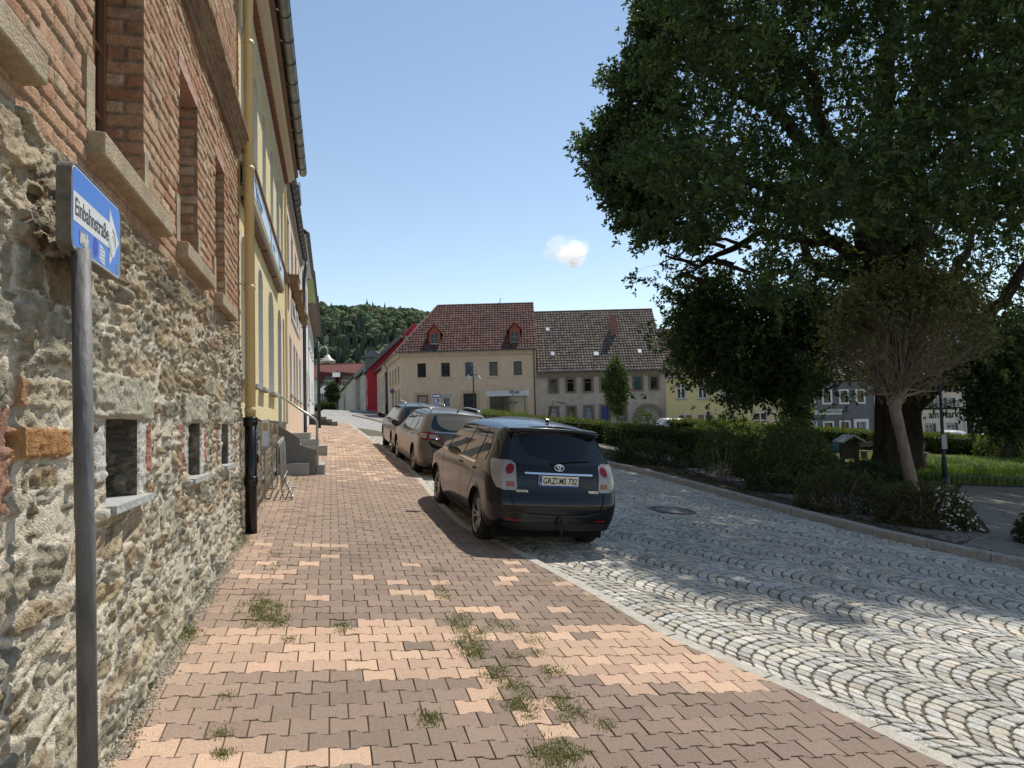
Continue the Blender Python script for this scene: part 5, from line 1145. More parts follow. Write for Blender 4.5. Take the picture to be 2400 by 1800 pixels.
for q in wup+wdn:
    win(FS, wm, fi(q, .04), .06, M('frame_soft', (.45, .46, .46)), .09, 1, (.66,))
    mb = MB(); mb.fbox(FS, q[1]-.02, q[1]+.14, q[2], q[3], .0, .05).fbox(FS, q[0]-.05, q[1]+.2, q[2]-.14, q[2]-.002, 0, .1); mb.build('trim', m_gt, wm)
MB().prism([(wx0+.05, YS+.4, -3), (wx1-.02, YS+.4, -3), (wx1-.02, YS+9, -3), (wx0+.05, YS+9, -3)], (0, 0, wze+2.9)).build('body', m_wm, wm)
gable_roof(FS, wm, wx0, wx1+.05, wze+.02, 4.8, radians(42), GREYR, .3)
band(FS, wm, 'cornice', m_sill, wx0, wx1, wze-.2, wze-.01, 0, .2)
V_, F_ = text_mesh('„ am Markt “', .95, .01, .018); V_[:, 0] *= .78
q = rp(*oA, (95, 680, 560, 752)); t = thing('blackletter_lettering', (q[0], YS-.02, q[2]), 'dark blackletter words am Markt on the off-white wall', 'lettering'); build('letters', place(V_, FS(q[0], q[2], .02), (1, 0, 0), (0, 0, 1), (0, -1, 0)), F_, M('ink_black', (.03, .028, .025)), t)
for k, x in enumerate((2262, 2293)):
    xx = P(x, 1000, YS)[0]; t = thing('rain_pipe', (xx, YS-.1, gz(xx, YS)), ('pale downpipe at right edge of the off-white inn', 'pale downpipe right of the dark passage beside the inn')[k], 'downpipe'); MB().tube([FS(xx, wze-.1, .12), FS(xx, gz(xx, YS)-.3, .12)], .055, 8).build('pipe', M('pipe_white'), t)
MB().fbox(FS, wx1+.02, P(2276, 990, YS)[0], gz(wx1, YS)-.5, wze-1.2, -.5, -.4).build('passage_door', m_dark, wm)
# ---- neighbours to the right
def plain(name, label, pa, pb, pe, mat, n_up, rf, Y=YS, D=4.5, zw=1.3):
    f = frame((0, Y), (1, 0)); a, b = P(pa, 930, Y)[0], P(pb, 930, Y)[0]; e = P((pa+pb)/2, pe, Y)[2]; g = gz((a+b)/2, Y)
    t = thing(name, ((a+b)/2, Y, g), label, 'building'); ops = []
    for k in range(n_up):
        c = a+(b-a)*(k+.5)/n_up; ops += [(c-.5, c+.5, e-2.2, e-.8), (c-.55, c+.55, g+.9, g+2.4)]
    holes_wall(f, a, b, g-1.5, e, ops).build('wall', mat, t); mb = MB(); [rev(mb, f, q, .15) for q in ops]; mb.build('window_reveals', m_revl, t)
    for q in ops: win(f, t, q, .1, m_white, .08, 1, (.66,))
    MB().prism([(a+.05, Y+.4, -3), (b-.05, Y+.4, -3), (b-.05, Y+9, -3), (a+.05, Y+9, -3)], (0, 0, e+2.9)).build('body', mat, t)
    gable_roof(f, t, a, b+.05, e+.02, D, radians(43), rf, .3, tw=.4, th=.45); return t
plain('taupe_house', 'grey brown house right of the white inn beyond the oak branches', 2277, 2378, 905, M('taupe_render', (.24, .22, .19), (.29, .27, .23), scale=2), 3, GREYR)
plain('sand_house', 'sand coloured house at right edge of the square', 2380, 2560, 900, M('sand_render', (.42, .36, .25), (.48, .42, .30), scale=2), 4, RED)
plain('last_house', 'cream house beyond right edge of the photo', 2562, 2800, 890, m_w2, 5, GREYR)

# ---- row going up the side street: low beige annex, red house, white and cream houses
def srow(name, label, pxa, pxb, pe, mat, n, rf=dkroof, glass=None):
    a, b = s_at(pxa), s_at(pxb); ym = FR(-(a+b)/2, 0)[1]; xm = FR(-(a+b)/2, 0)[0]; e = z_at((pxa+pxb)/2, pe, (a+b)/2); g = gz(xm, ym)
    t = thing(name, (xm, ym, g), label, 'building'); ops = []
    for k in range(n):
        c = a+(b-a)*(k+.5)/n; w = min(.55, (b-a)/n*.3); ops += [(c-w, c+w, e-2.3, e-.8), (c-w, c+w, g+.9, g+2.4)]
    holes_wall(sr, a, b, g-1.5, e, ops).build('wall', mat, t)
    mb = MB(); [rev(mb, sr, q, .2) for q in ops]; mb.build('window_reveals', m_revl, t)
    for q in ops: win(sr, t, q, .16, m_dkf, .07, 1)
    MB().fbox(sr, a+.01, b-.01, g-1.5, e+.8, -8, -.3).build('body', mat, t)
    f2 = slope(sr, a, e+.05, .35, radians(44)); tiles(f2, b-a, 6.6, t, m_tile, .45, .5, cfn=rf)
    MB().poly([sr(a+.02, e-.6, .3), sr(a+.02, e+.05, .3), sr(a+.02, e+.05+4.9, -4.6), sr(a+.02, e+.05, -9)]).build('gable', mat, t)
    mb = MB(); mb.tube([sr(a, e, .4), sr(b, e, .4)], .06, 6); mb.build('gutter', m_zincd, t)
    return t, a, b, e, g
m_sh1 = M('shaded_cream_render', (.44, .39, .29), (.53, .475, .365), scale=.8, rough=.9); m_sh2 = M('shaded_white_render', (.45, .415, .35), (.54, .50, .43), scale=.8, rough=.9)  # wall shade mixed into these tones, darker than the lit renders
m_red = M('crimson_render', (.36, .018, .03), (.43, .03, .045), scale=3, rough=.8)
srow('beige_annex', 'low beige wing between corner house and red house', 903, 884, 868, m_tan, 4, RED)
rt, ra, rb_, re_, rg = srow('red_house', 'crimson red house with high gable in the side street', 884, 858, 866, m_red, 4)
m_grt = M('gable_trim', (.16, .155, .15), rough=.7)
# tall red gable seen above the annex: apex and verge from the photograph
Yg = sr(ra, 0)[1]; ap = P(944, 792, Yg); el = P(862, 868, Yg); er_ = P(1010, 880, Yg); f = frame((0, Yg), (1, 0))
MB().prism([(el[0], Yg-.2, rg), (er_[0], Yg-.2, rg), (er_[0], Yg-.2, er_[2]), (ap[0], Yg-.2, ap[2]), (el[0], Yg-.2, el[2])], (0, .6, 0)).build('gable_wall', m_red, rt)
mb = MB()
for a_, b_2 in ((el, ap), (ap, er_)):
    d_ = np.array([b_2[0]-a_[0], 0, b_2[2]-a_[2]]); d_ /= np.linalg.norm(d_); n_2 = np.array([-d_[2], 0, d_[0]])
    if n_2[2] < 0: n_2 = -n_2
    a3, b3 = np.array([a_[0], Yg-.6, a_[2]]), np.array([b_2[0], Yg-.6, b_2[2]]); mb.prism([a3, b3, b3+n_2*.45, a3+n_2*.45], (0, 11, 0))
mb.build('gable_roof', m_grt, rt)
ch = P(948, 785, Yg+3); MB().fbox(frame((0, Yg+3), (1, 0)), ch[0]-.1, ch[0]+1.0, ch[2]-2, ch[2]+.8, -.8, 0).build('chimney', m_chim, rt)
wt, wa, wb, we, wg = srow('white_side_house', 'white house left of the red one with dark boarded upper storey', 858, 845, 876, m_sh2, 3)
Yb = sr(wa+(wb-wa)*.5, 0)[1]; q = P(855, 838, Yb); q2 = P(890, 865, Yb); MB().fbox(frame((0, Yb), (1, 0)), q[0], q2[0], q2[2], q[2], -3, 0).build('boarded_storey', m_slt, wt)
mb = MB(); fx_ = frame((0, Yb), (1, 0)); mb.prism([fx_(q[0]-.4, q[2], .4), fx_(q2[0]+.6, q[2], .4), fx_(q2[0]-.6, q[2]+1.0, .4), fx_(q[0]+.8, q[2]+1.0, .4)], (0, 4, 0)); mb.build('storey_roof', m_slt, wt)
srow('brown_narrow_house', 'narrow grey brown house between white and cream houses in side street', 845, 835, 884, M('umber_render', (.20, .16, .12), (.25, .20, .15)), 2)
srow('cream_side_house', 'cream house with green tinge in the middle of the side street row', 835, 813, 893, m_sh1, 5)
srow('pale_far_house', 'last pale house where the side street bends', 813, 795, 915, m_sh2, 4)
# ---- apartment block and half timbered house closing the street
ab = thing('apartment_block', (-44, 210, 6), 'cream apartment block with long dark red roof closing the street', 'building')
Ya = 190.0; fa = frame((0, Ya), (1, 0)); k = Ya/FPX
a = P(690, 900, Ya)[0]; b = P(850, 900, Ya)[0]; g0 = P(770, 975, Ya)[2]; e0 = P(770, 888, Ya)[2]; r0 = P(770, 860, Ya)[2]
MB().fbox(fa, a, b, g0-2, e0, -10, 0).build('wall', m_w2, ab)
mb = MB(); mb.prism([fa(a-1, e0, .8), fa(b+1, e0, .8), fa(b+1, r0+1, -5), fa(a-1, r0+1, -5)], (0, .3, .3)); mb.poly([fa(a-1, r0+1.2, -5), fa(b+1, r0+1.2, -5), fa(b+1, e0, -11), fa(a-1, e0, -11)]); mb.build('roof', M('far_roof', (.15, .045, .035), (.18, .06, .05), scale=2), ab)
for px in (772, 813):
    c = P(px, 884, Ya); mb = MB(); mb.prism([fa(c[0]-2.6, c[2]-1.6, .9), fa(c[0]+2.6, c[2]-1.6, .9), fa(c[0]+2.6, c[2]+.9, .9), fa(c[0]-2.6, c[2]+1.6, .9)], (0, 4, 0)); d_ = mb.build('dormer', M('dormer_far', (.10, .03, .025)), ab)
    MB().fbox(fa, c[0]-.9, c[0]+1.6, c[2]-1.7, c[2]+.2, .91, .95).build('dormer_window', m_glass, d_)
    mb = MB(); [mb.fbox(fa, c[0]-1+.6*i, c[0]-.93+.6*i, c[2]-1.7, c[2]-1.0, 1.5, 1.6) for i in range(5)]; mb.fbox(fa, c[0]-1.1, c[0]+1.5, c[2]-1.0, c[2]-.9, 1.45, 1.65); mb.build('balcony_rail', m_white, d_)
c = P(791, 880, Ya); MB().fbox(fa, c[0]-1, c[0]+1, c[2]-.5, c[2]+.7, -.6, 1.4).build('skylight', MATS['skylight_metal'], ab)
for px, py in ((770, 903), (801, 896), (758, 903), (785, 903)):
    c = P(px, py, Ya); win(fa, ab, (c[0]-1.0, c[0]+1.0, c[2]-1.1, c[2]+1.1), -.12, m_white, .15, 1)
ht = thing('half_timbered_house', (-40, 150, 5), 'small half timbered house with grey roof below apartment block', 'building')
Yh = 150.0; fh = frame((0, Yh), (1, 0)); a = P(745, 940, Yh)[0]; b = P(778, 940, Yh)[0]; e0 = P(760, 924, Yh)[2]; g0 = gz(-38, 150)
MB().fbox(fh, a, b, g0-3, e0, -6, 0).build('wall', M('panel_grey', (.42, .42, .40)), ht)
mb = MB()
for i in range(7): x = a+(b-a)*i/6; mb.fbox(fh, x-.12, x+.12, g0, e0, .0, .05)
for z in np.linspace(e0-4.4, e0, 4): mb.fbox(fh, a, b, z-.13, z+.13, .051, .09)
mb.build('timber_frame', m_dkf, ht)
r0 = P(760, 905, Yh)[2]; mb = MB(); mb.prism([fh(a-.5, e0, .6), fh(b+.5, e0, .6), fh(b+.2, r0, -4), fh(a, r0, -4)], (0, .3, .3)); mb.build('roof', M('roof_pale', (.20, .20, .19)), ht)
# ================================================================== CARS
def interp(tab, x):
    a = np.array(tab, float); x = np.asarray(x, float)
    # monotone smooth (cosine eased) interpolation
    i = np.clip(np.searchsorted(a[:, 0], x)-1, 0, len(a)-2); x0, x1 = a[i, 0], a[i+1, 0]; t = np.clip((x-x0)/(x1-x0), 0, 1)
    # catmull-rom
    y0 = a[np.maximum(i-1, 0), 1]; y1 = a[i, 1]; y2 = a[i+1, 1]; y3 = a[np.minimum(i+2, len(a)-1), 1]
    xm, xp = a[np.maximum(i-1, 0), 0], a[np.minimum(i+2, len(a)-1), 0]
    m1 = np.where(x1-xm > 1e-6, (y2-y0)/(x1-xm)*(x1-x0), y2-y1); m2 = np.where(xp-x0 > 1e-6, (y3-y1)/(xp-x0)*(x1-x0), y2-y1)
    s1 = y2-y1; m1 = np.where(m1*s1 <= 0, 0, np.sign(s1)*np.minimum(np.abs(m1), 3*np.abs(s1))); m2 = np.where(m2*s1 <= 0, 0, np.sign(s1)*np.minimum(np.abs(m2), 3*np.abs(s1)))
    return (2*t**3-3*t**2+1)*y1+(t**3-2*t**2+t)*m1+(-2*t**3+3*t**2)*y2+(t**3-t**2)*m2
class Car:
    """X forward from the rear bumper, Y left, Z up, all in metres"""
    def __init__(s, W, rear, front, top, crown=.055, zb=.24, rc=.30, bulge=.07, wheels=(.80, 3.58), rw=.315, tread=.21, ytr=None):
        s.Wt, s.rt, s.ft, s.tt = W, rear, front, top; s.crown, s.zb, s.rc, s.bulge = crown, zb, rc, bulge; s.wx = wheels; s.rw = rw; s.tread = tread
        s.L = max(v for z, v in front); s.T = Matrix.Identity(4)
    def hw(s, z): return interp(s.Wt, z)
    def xr(s, z): return interp(s.rt, z)
    def xf(s, z): return interp(s.ft, z)
    def top(s, x): return interp(s.tt, x)
    def side_y(s, x, z):
        w = s.hw(z); d1 = np.clip((x-s.xr(z))/s.rc, 0, 1); d2 = np.clip((s.xf(z)-x)/(s.rc*2.0), 0, 1)
        k = lambda d: 1-np.sqrt(np.clip(1-(1-d)**2, 0, 1))
        return w-.16*k(d1)-.30*k(d2)
    def cap_x(s, y, z):
        ye = s.side_y(s.xr(z), z)+1e-6; q = np.clip(np.abs(y)/ye, 0, 1)
        return s.xr(z)-s.bulge*(1-q**2.4)
    def cap(s, y, z, e=.004): return np.stack([s.cap_x(y, z)-e, y, z], -1)
    def side(s, x, z, e=.004, sg=1): return np.stack([x, sg*(s.side_y(x, z)+e), z], -1)
    def mesh(s):
        NT, NK, NJ = 150, 46, 12
        t = np.linspace(0, 1, NT); t = .5-.5*np.cos(pi*t)*.35-.5*(1-2*t)*.65; t = (t-t[0])/(t[-1]-t[0])
        xm = t*s.L; ed = s.top(xm)-s.crown*np.clip(s.hw(s.top(xm)-s.crown)/.6, .3, 1.3)
        k = np.linspace(0, 1, NK)
        Z = s.zb+(ed[:, None]-s.zb)*k[None]; X = s.xr(Z)*(1-t[:, None])+s.xf(Z)*t[:, None]; 
        # top height follows true x: iterate once
        Y = s.side_y(X, Z); ye = Y[:, -1]; xe = X[:, -1]; ze = Z[:, -1]
        V = []; F = []
        L = np.stack([X, Y, Z], -1); R_ = np.stack([X, -Y, Z], -1)
        q = np.linspace(1, -1, 2*NJ+1); bl = s.bulge*np.clip(1-t*9, 0, 1)[:, None]-s.bulge*1.6*np.clip(1-(1-t)*6, 0, 1)[:, None]
        cr = (s.top(xm)-ze)[:, None]
        T_ = np.stack([xe[:, None]-bl*(1-np.abs(q)[None]**2.4), ye[:, None]*q[None], ze[:, None]+cr*(1-q[None]**2)], -1)
        base = 0; V.append(L.reshape(-1, 3)); iL = np.arange(NT*NK).reshape(NT, NK); base += NT*NK
        V.append(R_.reshape(-1, 3)); iR = np.arange(NT*NK).reshape(NT, NK)+base; base += NT*NK
        inner = T_[:, 1:-1]; V.append(inner.reshape(-1, 3)); iT = np.arange(NT*(2*NJ-1)).reshape(NT, 2*NJ-1)+base; base += NT*(2*NJ-1)
        iT = np.concatenate([iL[:, -1:], iT, iR[:, -1:]], 1)
        quad = lambda I: np.stack([I[:-1, :-1], I[1:, :-1], I[1:, 1:], I[:-1, 1:]], -1)
        FL = quad(iL); FR_ = quad(iR)[..., ::-1]; FT = quad(iT).reshape(-1, 4)
        # wheel arches
        AV = np.concatenate(V)
        ra = s.rw+.045; zw = s.rw
        keepL = np.ones(FL.shape[:2], bool)
        cx = (X[:-1, :-1]+X[1:, 1:])/2; cz = (Z[:-1, :-1]+Z[1:, 1:])/2
        for wx in s.wx: keepL &= ((cx-wx)**2+(cz-zw)**2 > ra**2)
        # snap the cut edge to the circle
        used = np.zeros(len(AV), bool); rem = np.zeros(len(AV), bool)
        used[FL[keepL].ravel()] = True; rem[FL[~keepL].ravel()] = True; edge = np.nonzero(used & rem)[0]
        for wx in s.wx:
            d = np.hypot(AV[edge, 0]-wx, AV[edge, 2]-zw); sel = edge[d < ra+.08]; dd = np.hypot(AV[sel, 0]-wx, AV[sel, 2]-zw)
            for off in (0, NT*NK):
                A_ = AV[sel+off]; A_[:, 0] = wx+(A_[:, 0]-wx)/dd*ra; A_[:, 2] = zw+(A_[:, 2]-zw)/dd*ra; A_[:, 1] = (1 if off == 0 else -1)*(s.side_y(A_[:, 0], A_[:, 2])+.006); AV[sel+off] = A_
        # rear and front caps
        def capgrid(row, first):
            nonlocal AV
            yk = Y[row]; zk = Z[row]; qq = q[1:-1]; zz = zk[:, None]+(k[:, None]**5)*cr[row]*(1-qq[None]**2)
            if first: xx = X[row][:, None]-s.bulge*(1-np.abs(qq)[None]**2.4)
            else: xx = X[row][:, None]+s.bulge*1.6*(1-np.abs(qq)[None]**2.4)
            yy = yk[:, None]*qq[None]; P_ = np.stack([xx, yy, zz], -1)[:-1]; n0 = len(AV); AV = np.concatenate([AV, P_.reshape(-1, 3)])
            I = np.arange(n0, n0+P_.shape[0]*P_.shape[1]).reshape(P_.shape[:2]); I = np.concatenate([iL[row, :-1, None], I, iR[row, :-1, None]], 1); I = np.concatenate([I, iT[row][None]], 0); return quad(I).reshape(-1, 4)
        FC = capgrid(0, True); FC2 = capgrid(-1, False)[:, ::-1]
        F = np.concatenate([FL[keepL], FR_[keepL], FT, FC, FC2])
        s.iL, s.iR = iL, iR
        return AV, F
    def patch(s, rows, n=14, m=10, e=.005, on='cap', sg=1):
        """rows: list of (z, a, b) -> a..b is y on the rear cap, or x on the side; smooth grid patch"""
        zz = np.linspace(rows[0][0], rows[-1][0], m); a = np.interp(zz, [r[0] for r in rows], [r[1] for r in rows]); b = np.interp(zz, [r[0] for r in rows], [r[2] for r in rows])
        u = np.linspace(0, 1, n); A_ = a[:, None]+(b-a)[:, None]*u[None]; Z_ = np.repeat(zz[:, None], n, 1)
        P_ = s.cap(A_, Z_, e) if on == 'cap' else s.side(A_, Z_, e, sg)
        I = np.arange(n*m).reshape(m, n); F = np.stack([I[:-1, :-1], I[:-1, 1:], I[1:, 1:], I[1:, :-1]], -1).reshape(-1, 4)
        return P_.reshape(-1, 3), F
    def wrap(s, rows, n=20, m=10, e=.006, sg=1):
        """patch wrapping the rear corner. parameter p: <0 on the cap (y = ye*(1+p)), >0 along the side (metres forward)"""
        zz = np.linspace(rows[0][0], rows[-1][0], m); a = np.interp(zz, [r[0] for r in rows], [r[1] for r in rows]); b = np.interp(zz, [r[0] for r in rows], [r[2] for r in rows])
        u = np.linspace(0, 1, n); A_ = a[:, None]+(b-a)[:, None]*u[None]; Z_ = np.repeat(zz[:, None], n, 1)
        ye = s.side_y(s.xr(Z_), Z_); yc = ye*(1+np.minimum(A_, 0)); Pc = s.cap(yc, Z_, e); xs_ = s.xr(Z_)+np.maximum(A_, 0); Ps = s.side(xs_, Z_, e)
        # blend normals near the corner: move outwards a little more
        P_ = np.where((A_ < 0)[..., None], Pc, Ps); nb = np.clip(1-np.abs(A_)/.03, 0, 1)[..., None]; P_ = P_+nb*np.array([-.5*e, .6*e, 0])
        P_[..., 1] *= sg; I = np.arange(n*m).reshape(m, n); F = np.stack([I[:-1, :-1], I[:-1, 1:], I[1:, 1:], I[1:, :-1]], -1).reshape(-1, 4)
        return P_.reshape(-1, 3), F
m_tyre = M('tyre', (.012, .012, .012), (.025, .025, .024), scale=30, rough=.85)
m_alloy = M('alloy', (.33, .33, .34), rough=.3, metal=.8)
m_well = M('wheel_well', (.008, .008, .008), rough=1)
m_cglass = M('car_glass', (.004, .007, .008), rough=.02, spec=.5)
m_cglass.node_tree.nodes['Principled BSDF'].inputs['IOR'].default_value = 1.6
m_trim = M('black_trim', (.010, .010, .011), rough=.35)
m_lred = M('tail_red', (.17, .003, .006), rough=.15, spec=.3, coat=.3)
m_lclr = M('lamp_clear', (.21, .20, .19), (.34, .33, .31), scale=18, stretch=(1, 1, 4), rough=.12, spec=.6, coat=.5)
m_chrome = M('chrome', (.75, .75, .76), rough=.12, metal=1)
def wheel(c, wx, sg, root, spokes=10, alloy=None):
    y = sg*(float(c.side_y(np.array(wx), np.array(.5)))-.035); R0 = c.rw; mb = MB(); w = c.tread
    pr = [(R0*.64, 0), (R0*.66, -.012), (R0*.80, -.004), (R0*.95, -.008), (R0, -.035), (R0, -w+.035), (R0*.95, -w), (R0*.64, -w)]
    mb.lathe([(r, sg*h) for r, h in pr], (wx, y, R0), 'y', 40); wv = mb.build('wheel', m_tyre, root, local=True, smooth=True)
    mb = MB(); pr = [(R0*.67, .0), (R0*.655, -.014), (R0*.60, -.02), (R0*.58, -.06), (R0*.55, -.12), (.0, -.12)]
    mb.lathe([(r, sg*h) for r, h in pr], (wx, y, R0), 'y', 36); mb.build('rim', M('rim_dark', (.05, .05, .052), rough=.5, metal=.6), wv, local=True, smooth=True)
    mb = MB()
    for k in range(spokes):
        a = 2*pi*(k//2)/(spokes/2)+(-.22 if k % 2 else .22); a2 = 2*pi*(k//2)/(spokes/2)+(-.05 if k % 2 else .05)
        p0 = np.array([wx+R0*.12*cos(a2), y-sg*.045, R0+R0*.12*sin(a2)]); p1 = np.array([wx+R0*.61*cos(a), y-sg*.018, R0+R0*.61*sin(a)]); mb.tube([p0, p1], [.019, .015], 5)
    mb.lathe([(R0*.19, sg*-.028), (R0*.17, sg*-.018), (.001, sg*-.014)], (wx, y, R0), 'y', 16); mb.lathe([(R0*.665, sg*-.002), (R0*.64, sg*.003), (R0*.61, sg*-.012)], (wx, y, R0), 'y', 36)
    mb.build('spokes', alloy or m_alloy, wv, local=True, smooth=False)
def mirror_part(c, x, z, sg, root, mat, s=1.0):
    y = sg*float(c.side_y(np.array(x), np.array(z-.08))); V = []; n = 14; m_ = 9
    for i in range(m_):
        a = -pi/2+pi*i/(m_-1)
        for k in range(n):
            b = 2*pi*k/n; ex = .10*s*cos(a)*cos(b); ez = .085*s*cos(a)*sin(b); ey = .125*s*math.sin(a)
            V.append((x+(.9*ex if ex > 0 else .25*ex)+.02, y+sg*(.125*s+.03)+ey, z+ez+.012*math.sin(a)*sg))
    F = [(i*n+k, i*n+(k+1) % n, (i+1)*n+(k+1) % n, (i+1)*n+k) for i in range(m_-1) for k in range(n)]
    o = build('side_mirror', V, F, mat, root, local=True, smooth=True)
    mb = MB(); mb.box((x-.012, min(y+sg*.05, y+sg*.25), z-.055), (x-.006, max(y+sg*.05, y+sg*.25), z+.055)); mb.build('mirror_glass', m_cglass, o, local=True)
def make_car(c, name, label, paint, p_rl, heading, glasses, lights, extras=None, cat='car', mirrors=(2.72, 1.0), seats=True, slope_=(0, 0), spokes=10, group=None):
    root = thing(name, p_rl, label, cat, group)
    V, F = c.mesh(); F_ = F
    ob = build('body', V, F, paint, root, local=True, smooth=True)
    # underbody and wheel wells
    mb = MB(); mb.box((.25, -.72, .17), (c.L-.3, .72, .42)); 
    for wx in c.wx:
        for sg in (-1, 1):
            n = 20; ra = c.rw+.05; V1 = []
            for k in range(n+1):
                a = pi*k/n; V1 += [(wx+ra*cos(a), sg*.86*float(c.hw(.5)/.88), c.rw+ra*math.sin(a)), (wx+ra*cos(a), sg*.50, c.rw+ra*math.sin(a))]
            V1 = [(v[0], sg*(float(c.side_y(np.array(v[0]), np.array(v[2])))-.004) if i % 2 == 0 else v[1], v[2]) for i, v in enumerate(V1)]
            mb.add(V1, [(2*k, 2*k+2, 2*k+3, 2*k+1) for k in range(n)]); mb.add([(wx-ra, sg*.5, .15), (wx+ra, sg*.5, .15), (wx+ra, sg*.5, .75), (wx-ra, sg*.5, .75)], [(0, 1, 2, 3)])
    mb.build('underbody', m_well, root, local=True)
    for wx in c.wx:
        for sg in (1, -1): wheel(c, wx, sg, root, spokes)
    for (nm, kind, rows, e, mat) in glasses:
        for sg in ((1, -1) if kind != 'cap' else (1,)):
            P_, F2 = c.patch(rows, 24 if kind == 'cap' else 14, 14, e, kind, sg); build(nm, P_, F2 if sg == 1 else F2[:, ::-1], mat, root, local=True, smooth=True)
    for (nm, rows, e, mat) in lights:
        for sg in (1, -1):
            P_, F2 = c.wrap(rows, 26, 14, e, sg); build(nm, P_, F2, mat, root, local=True, smooth=True)
    for sg in (1, -1): mirror_part(c, mirrors[0], mirrors[1], sg, root, extras.get('mirror', paint) if extras else paint)
    # orientation: heading (unit xy), tilted onto the local ground plane
    h = np.array([heading[0], heading[1], 0.0]); h /= np.linalg.norm(h); gx, gy = slope_; h[2] = gx*h[0]+gy*h[1]; h /= np.linalg.norm(h)
    nrm = np.array([-gx, -gy, 1.0]); nrm /= np.linalg.norm(nrm); l = np.cross(nrm, h); nrm = np.cross(h, l)
    Mx = Matrix(((h[0], l[0], nrm[0], p_rl[0]), (h[1], l[1], nrm[1], p_rl[1]), (h[2], l[2], nrm[2], p_rl[2]), (0, 0, 0, 1)))
    root.matrix_world = Mx; return root
def cap_line(c, pts, w, e=.006, on='cap', sg=1):
    mb = MB(); P0 = []
    pts = np.array(pts, float); d = np.gradient(pts, axis=0); d /= np.linalg.norm(d, axis=1, keepdims=True)+1e-9; nn = np.stack([-d[:, 1], d[:, 0]], 1)
    fine = []; 
    A_ = pts+nn*w/2; B_ = pts-nn*w/2
    f = (lambda q: c.cap(q[:, 0], q[:, 1], e)) if on == 'cap' else (lambda q: c.side(q[:, 0], q[:, 1], e, sg))
    a, b = f(A_), f(B_); n = len(pts); return list(a)+list(b), [(k, k+1, n+k+1, n+k) for k in range(n-1)]
def dens(pts, n=10):
    pts = np.array(pts, float); out = []
    for a, b in zip(pts[:-1], pts[1:]): out += [a+(b-a)*t for t in np.linspace(0, 1, n, endpoint=False)]
    return np.array(out+[pts[-1]])
def add_lines(c, root, name, mat, lines, on='cap', w=.007, e=.006, both=True):
    mb = MB()
    for L_ in lines:
        for sg in ((1, -1) if (both and on != 'cap') else (1,)): V_, F_ = cap_line(c, dens(L_, 8), w, e, on, sg); mb.add(V_, F_)
    return mb.build(name, mat, root, local=True)
def paintm(name, c, metal=.3, rough=.25): return M(name, c, rough=rough, metal=metal*.4, spec=.3, coat=.35)
m_dblue = paintm('dark_blue_paint', (.004, .005, .009), .3, .22); m_gbrown = paintm('grey_brown_paint', (.105, .095, .078), .6, .35); m_dgrey = paintm('dark_grey_paint', (.028, .029, .030), .5, .32); m_silver = paintm('silver_paint', (.42, .44, .46), .6, .3)
SL = (-.10, .038)
def cplane(px, py): q = G(px, py, -.05); return q
# --- near dark people carrier
tv = Car(W=[(.15, .76), (.30, .80), (.45, .845), (.62, .865), (.85, .865), (.98, .85), (1.10, .815), (1.25, .755), (1.42, .675), (1.52, .60), (1.58, .50), (1.62, .38)],
         rear=[(.15, .10), (.24, .07), (.42, .02), (.60, .0), (.80, .06), (.98, .10), (1.10, .15), (1.30, .26), (1.46, .34), (1.52, .30), (1.62, .36)],
         front=[(.15, 4.30), (.24, 4.36), (.45, 4.42), (.62, 4.42), (.80, 4.34), (.95, 4.22), (1.1, 4.1), (1.62, 3.9)],
         top=[(0, 1.575), (.3, 1.595), (.9, 1.62), (1.6, 1.63), (2.2, 1.60), (2.6, 1.52), (3.0, 1.34), (3.35, 1.15), (3.6, 1.04), (3.9, .97), (4.2, .90), (4.42, .84)],
         wheels=(.80, 3.58), rw=.335, crown=.075, zb=.30)
gl = [('rear_window', 'cap', [(1.09, -.40, .40), (1.115, -.57, .57), (1.15, -.64, .64), (1.30, -.60, .60), (1.44, -.545, .545), (1.465, -.52, .52)], .007, m_cglass),
      ('side_window', 'side', [(1.05, 1.78, 2.62), (1.10, 1.76, 2.72), (1.30, 1.70, 2.62), (1.44, 1.68, 2.45), (1.475, 1.72, 2.30)], .006, m_cglass),
      ('side_window', 'side', [(1.05, 1.00, 1.73), (1.10, .98, 1.71), (1.30, .98, 1.65), (1.44, 1.04, 1.62), (1.475, 1.10, 1.58)], .006, m_cglass),
      ('side_window', 'side', [(1.09, .56, .93), (1.16, .54, .93), (1.30, .60, .93), (1.42, .74, .97), (1.44, .80, .97)], .006, m_cglass),
      ('side_window', 'side', [(1.05, 2.78, 3.20), (1.10, 2.77, 3.12), (1.22, 2.72, 2.92), (1.26, 2.70, 2.82)], .006, m_cglass),
      ('windscreen_pillar', 'side', [(1.0, 1.0, 3.30), (1.03, .9, 3.25)], .005, m_chrome)]
li = [('tail_light', [(.78, -.20, -.02), (.81, -.24, .03), (.90, -.225, .08), (1.0, -.20, .13), (1.08, -.17, .175), (1.115, -.13, .19), (1.135, -.05, .18)], .010, m_lclr)]
A0 = cplane(1134, 1266)
hd = np.array([-.83, 2.78]); hd /= np.linalg.norm(hd); lf = np.array([-hd[1], hd[0]])
# rear axle centre from the left rear wheel contact
ctr = A0[:2]-lf*.69-hd*.80; zc = gz(*ctr)-.052
car = make_car(tv, 'people_carrier', 'nearest parked car, dark blue people carrier with clear and red tail lights', m_dblue, (ctr[0], ctr[1], zc), hd, gl, li, {'mirror': m_dblue}, mirrors=(2.98, 1.07), slope_=SL, spokes=10)
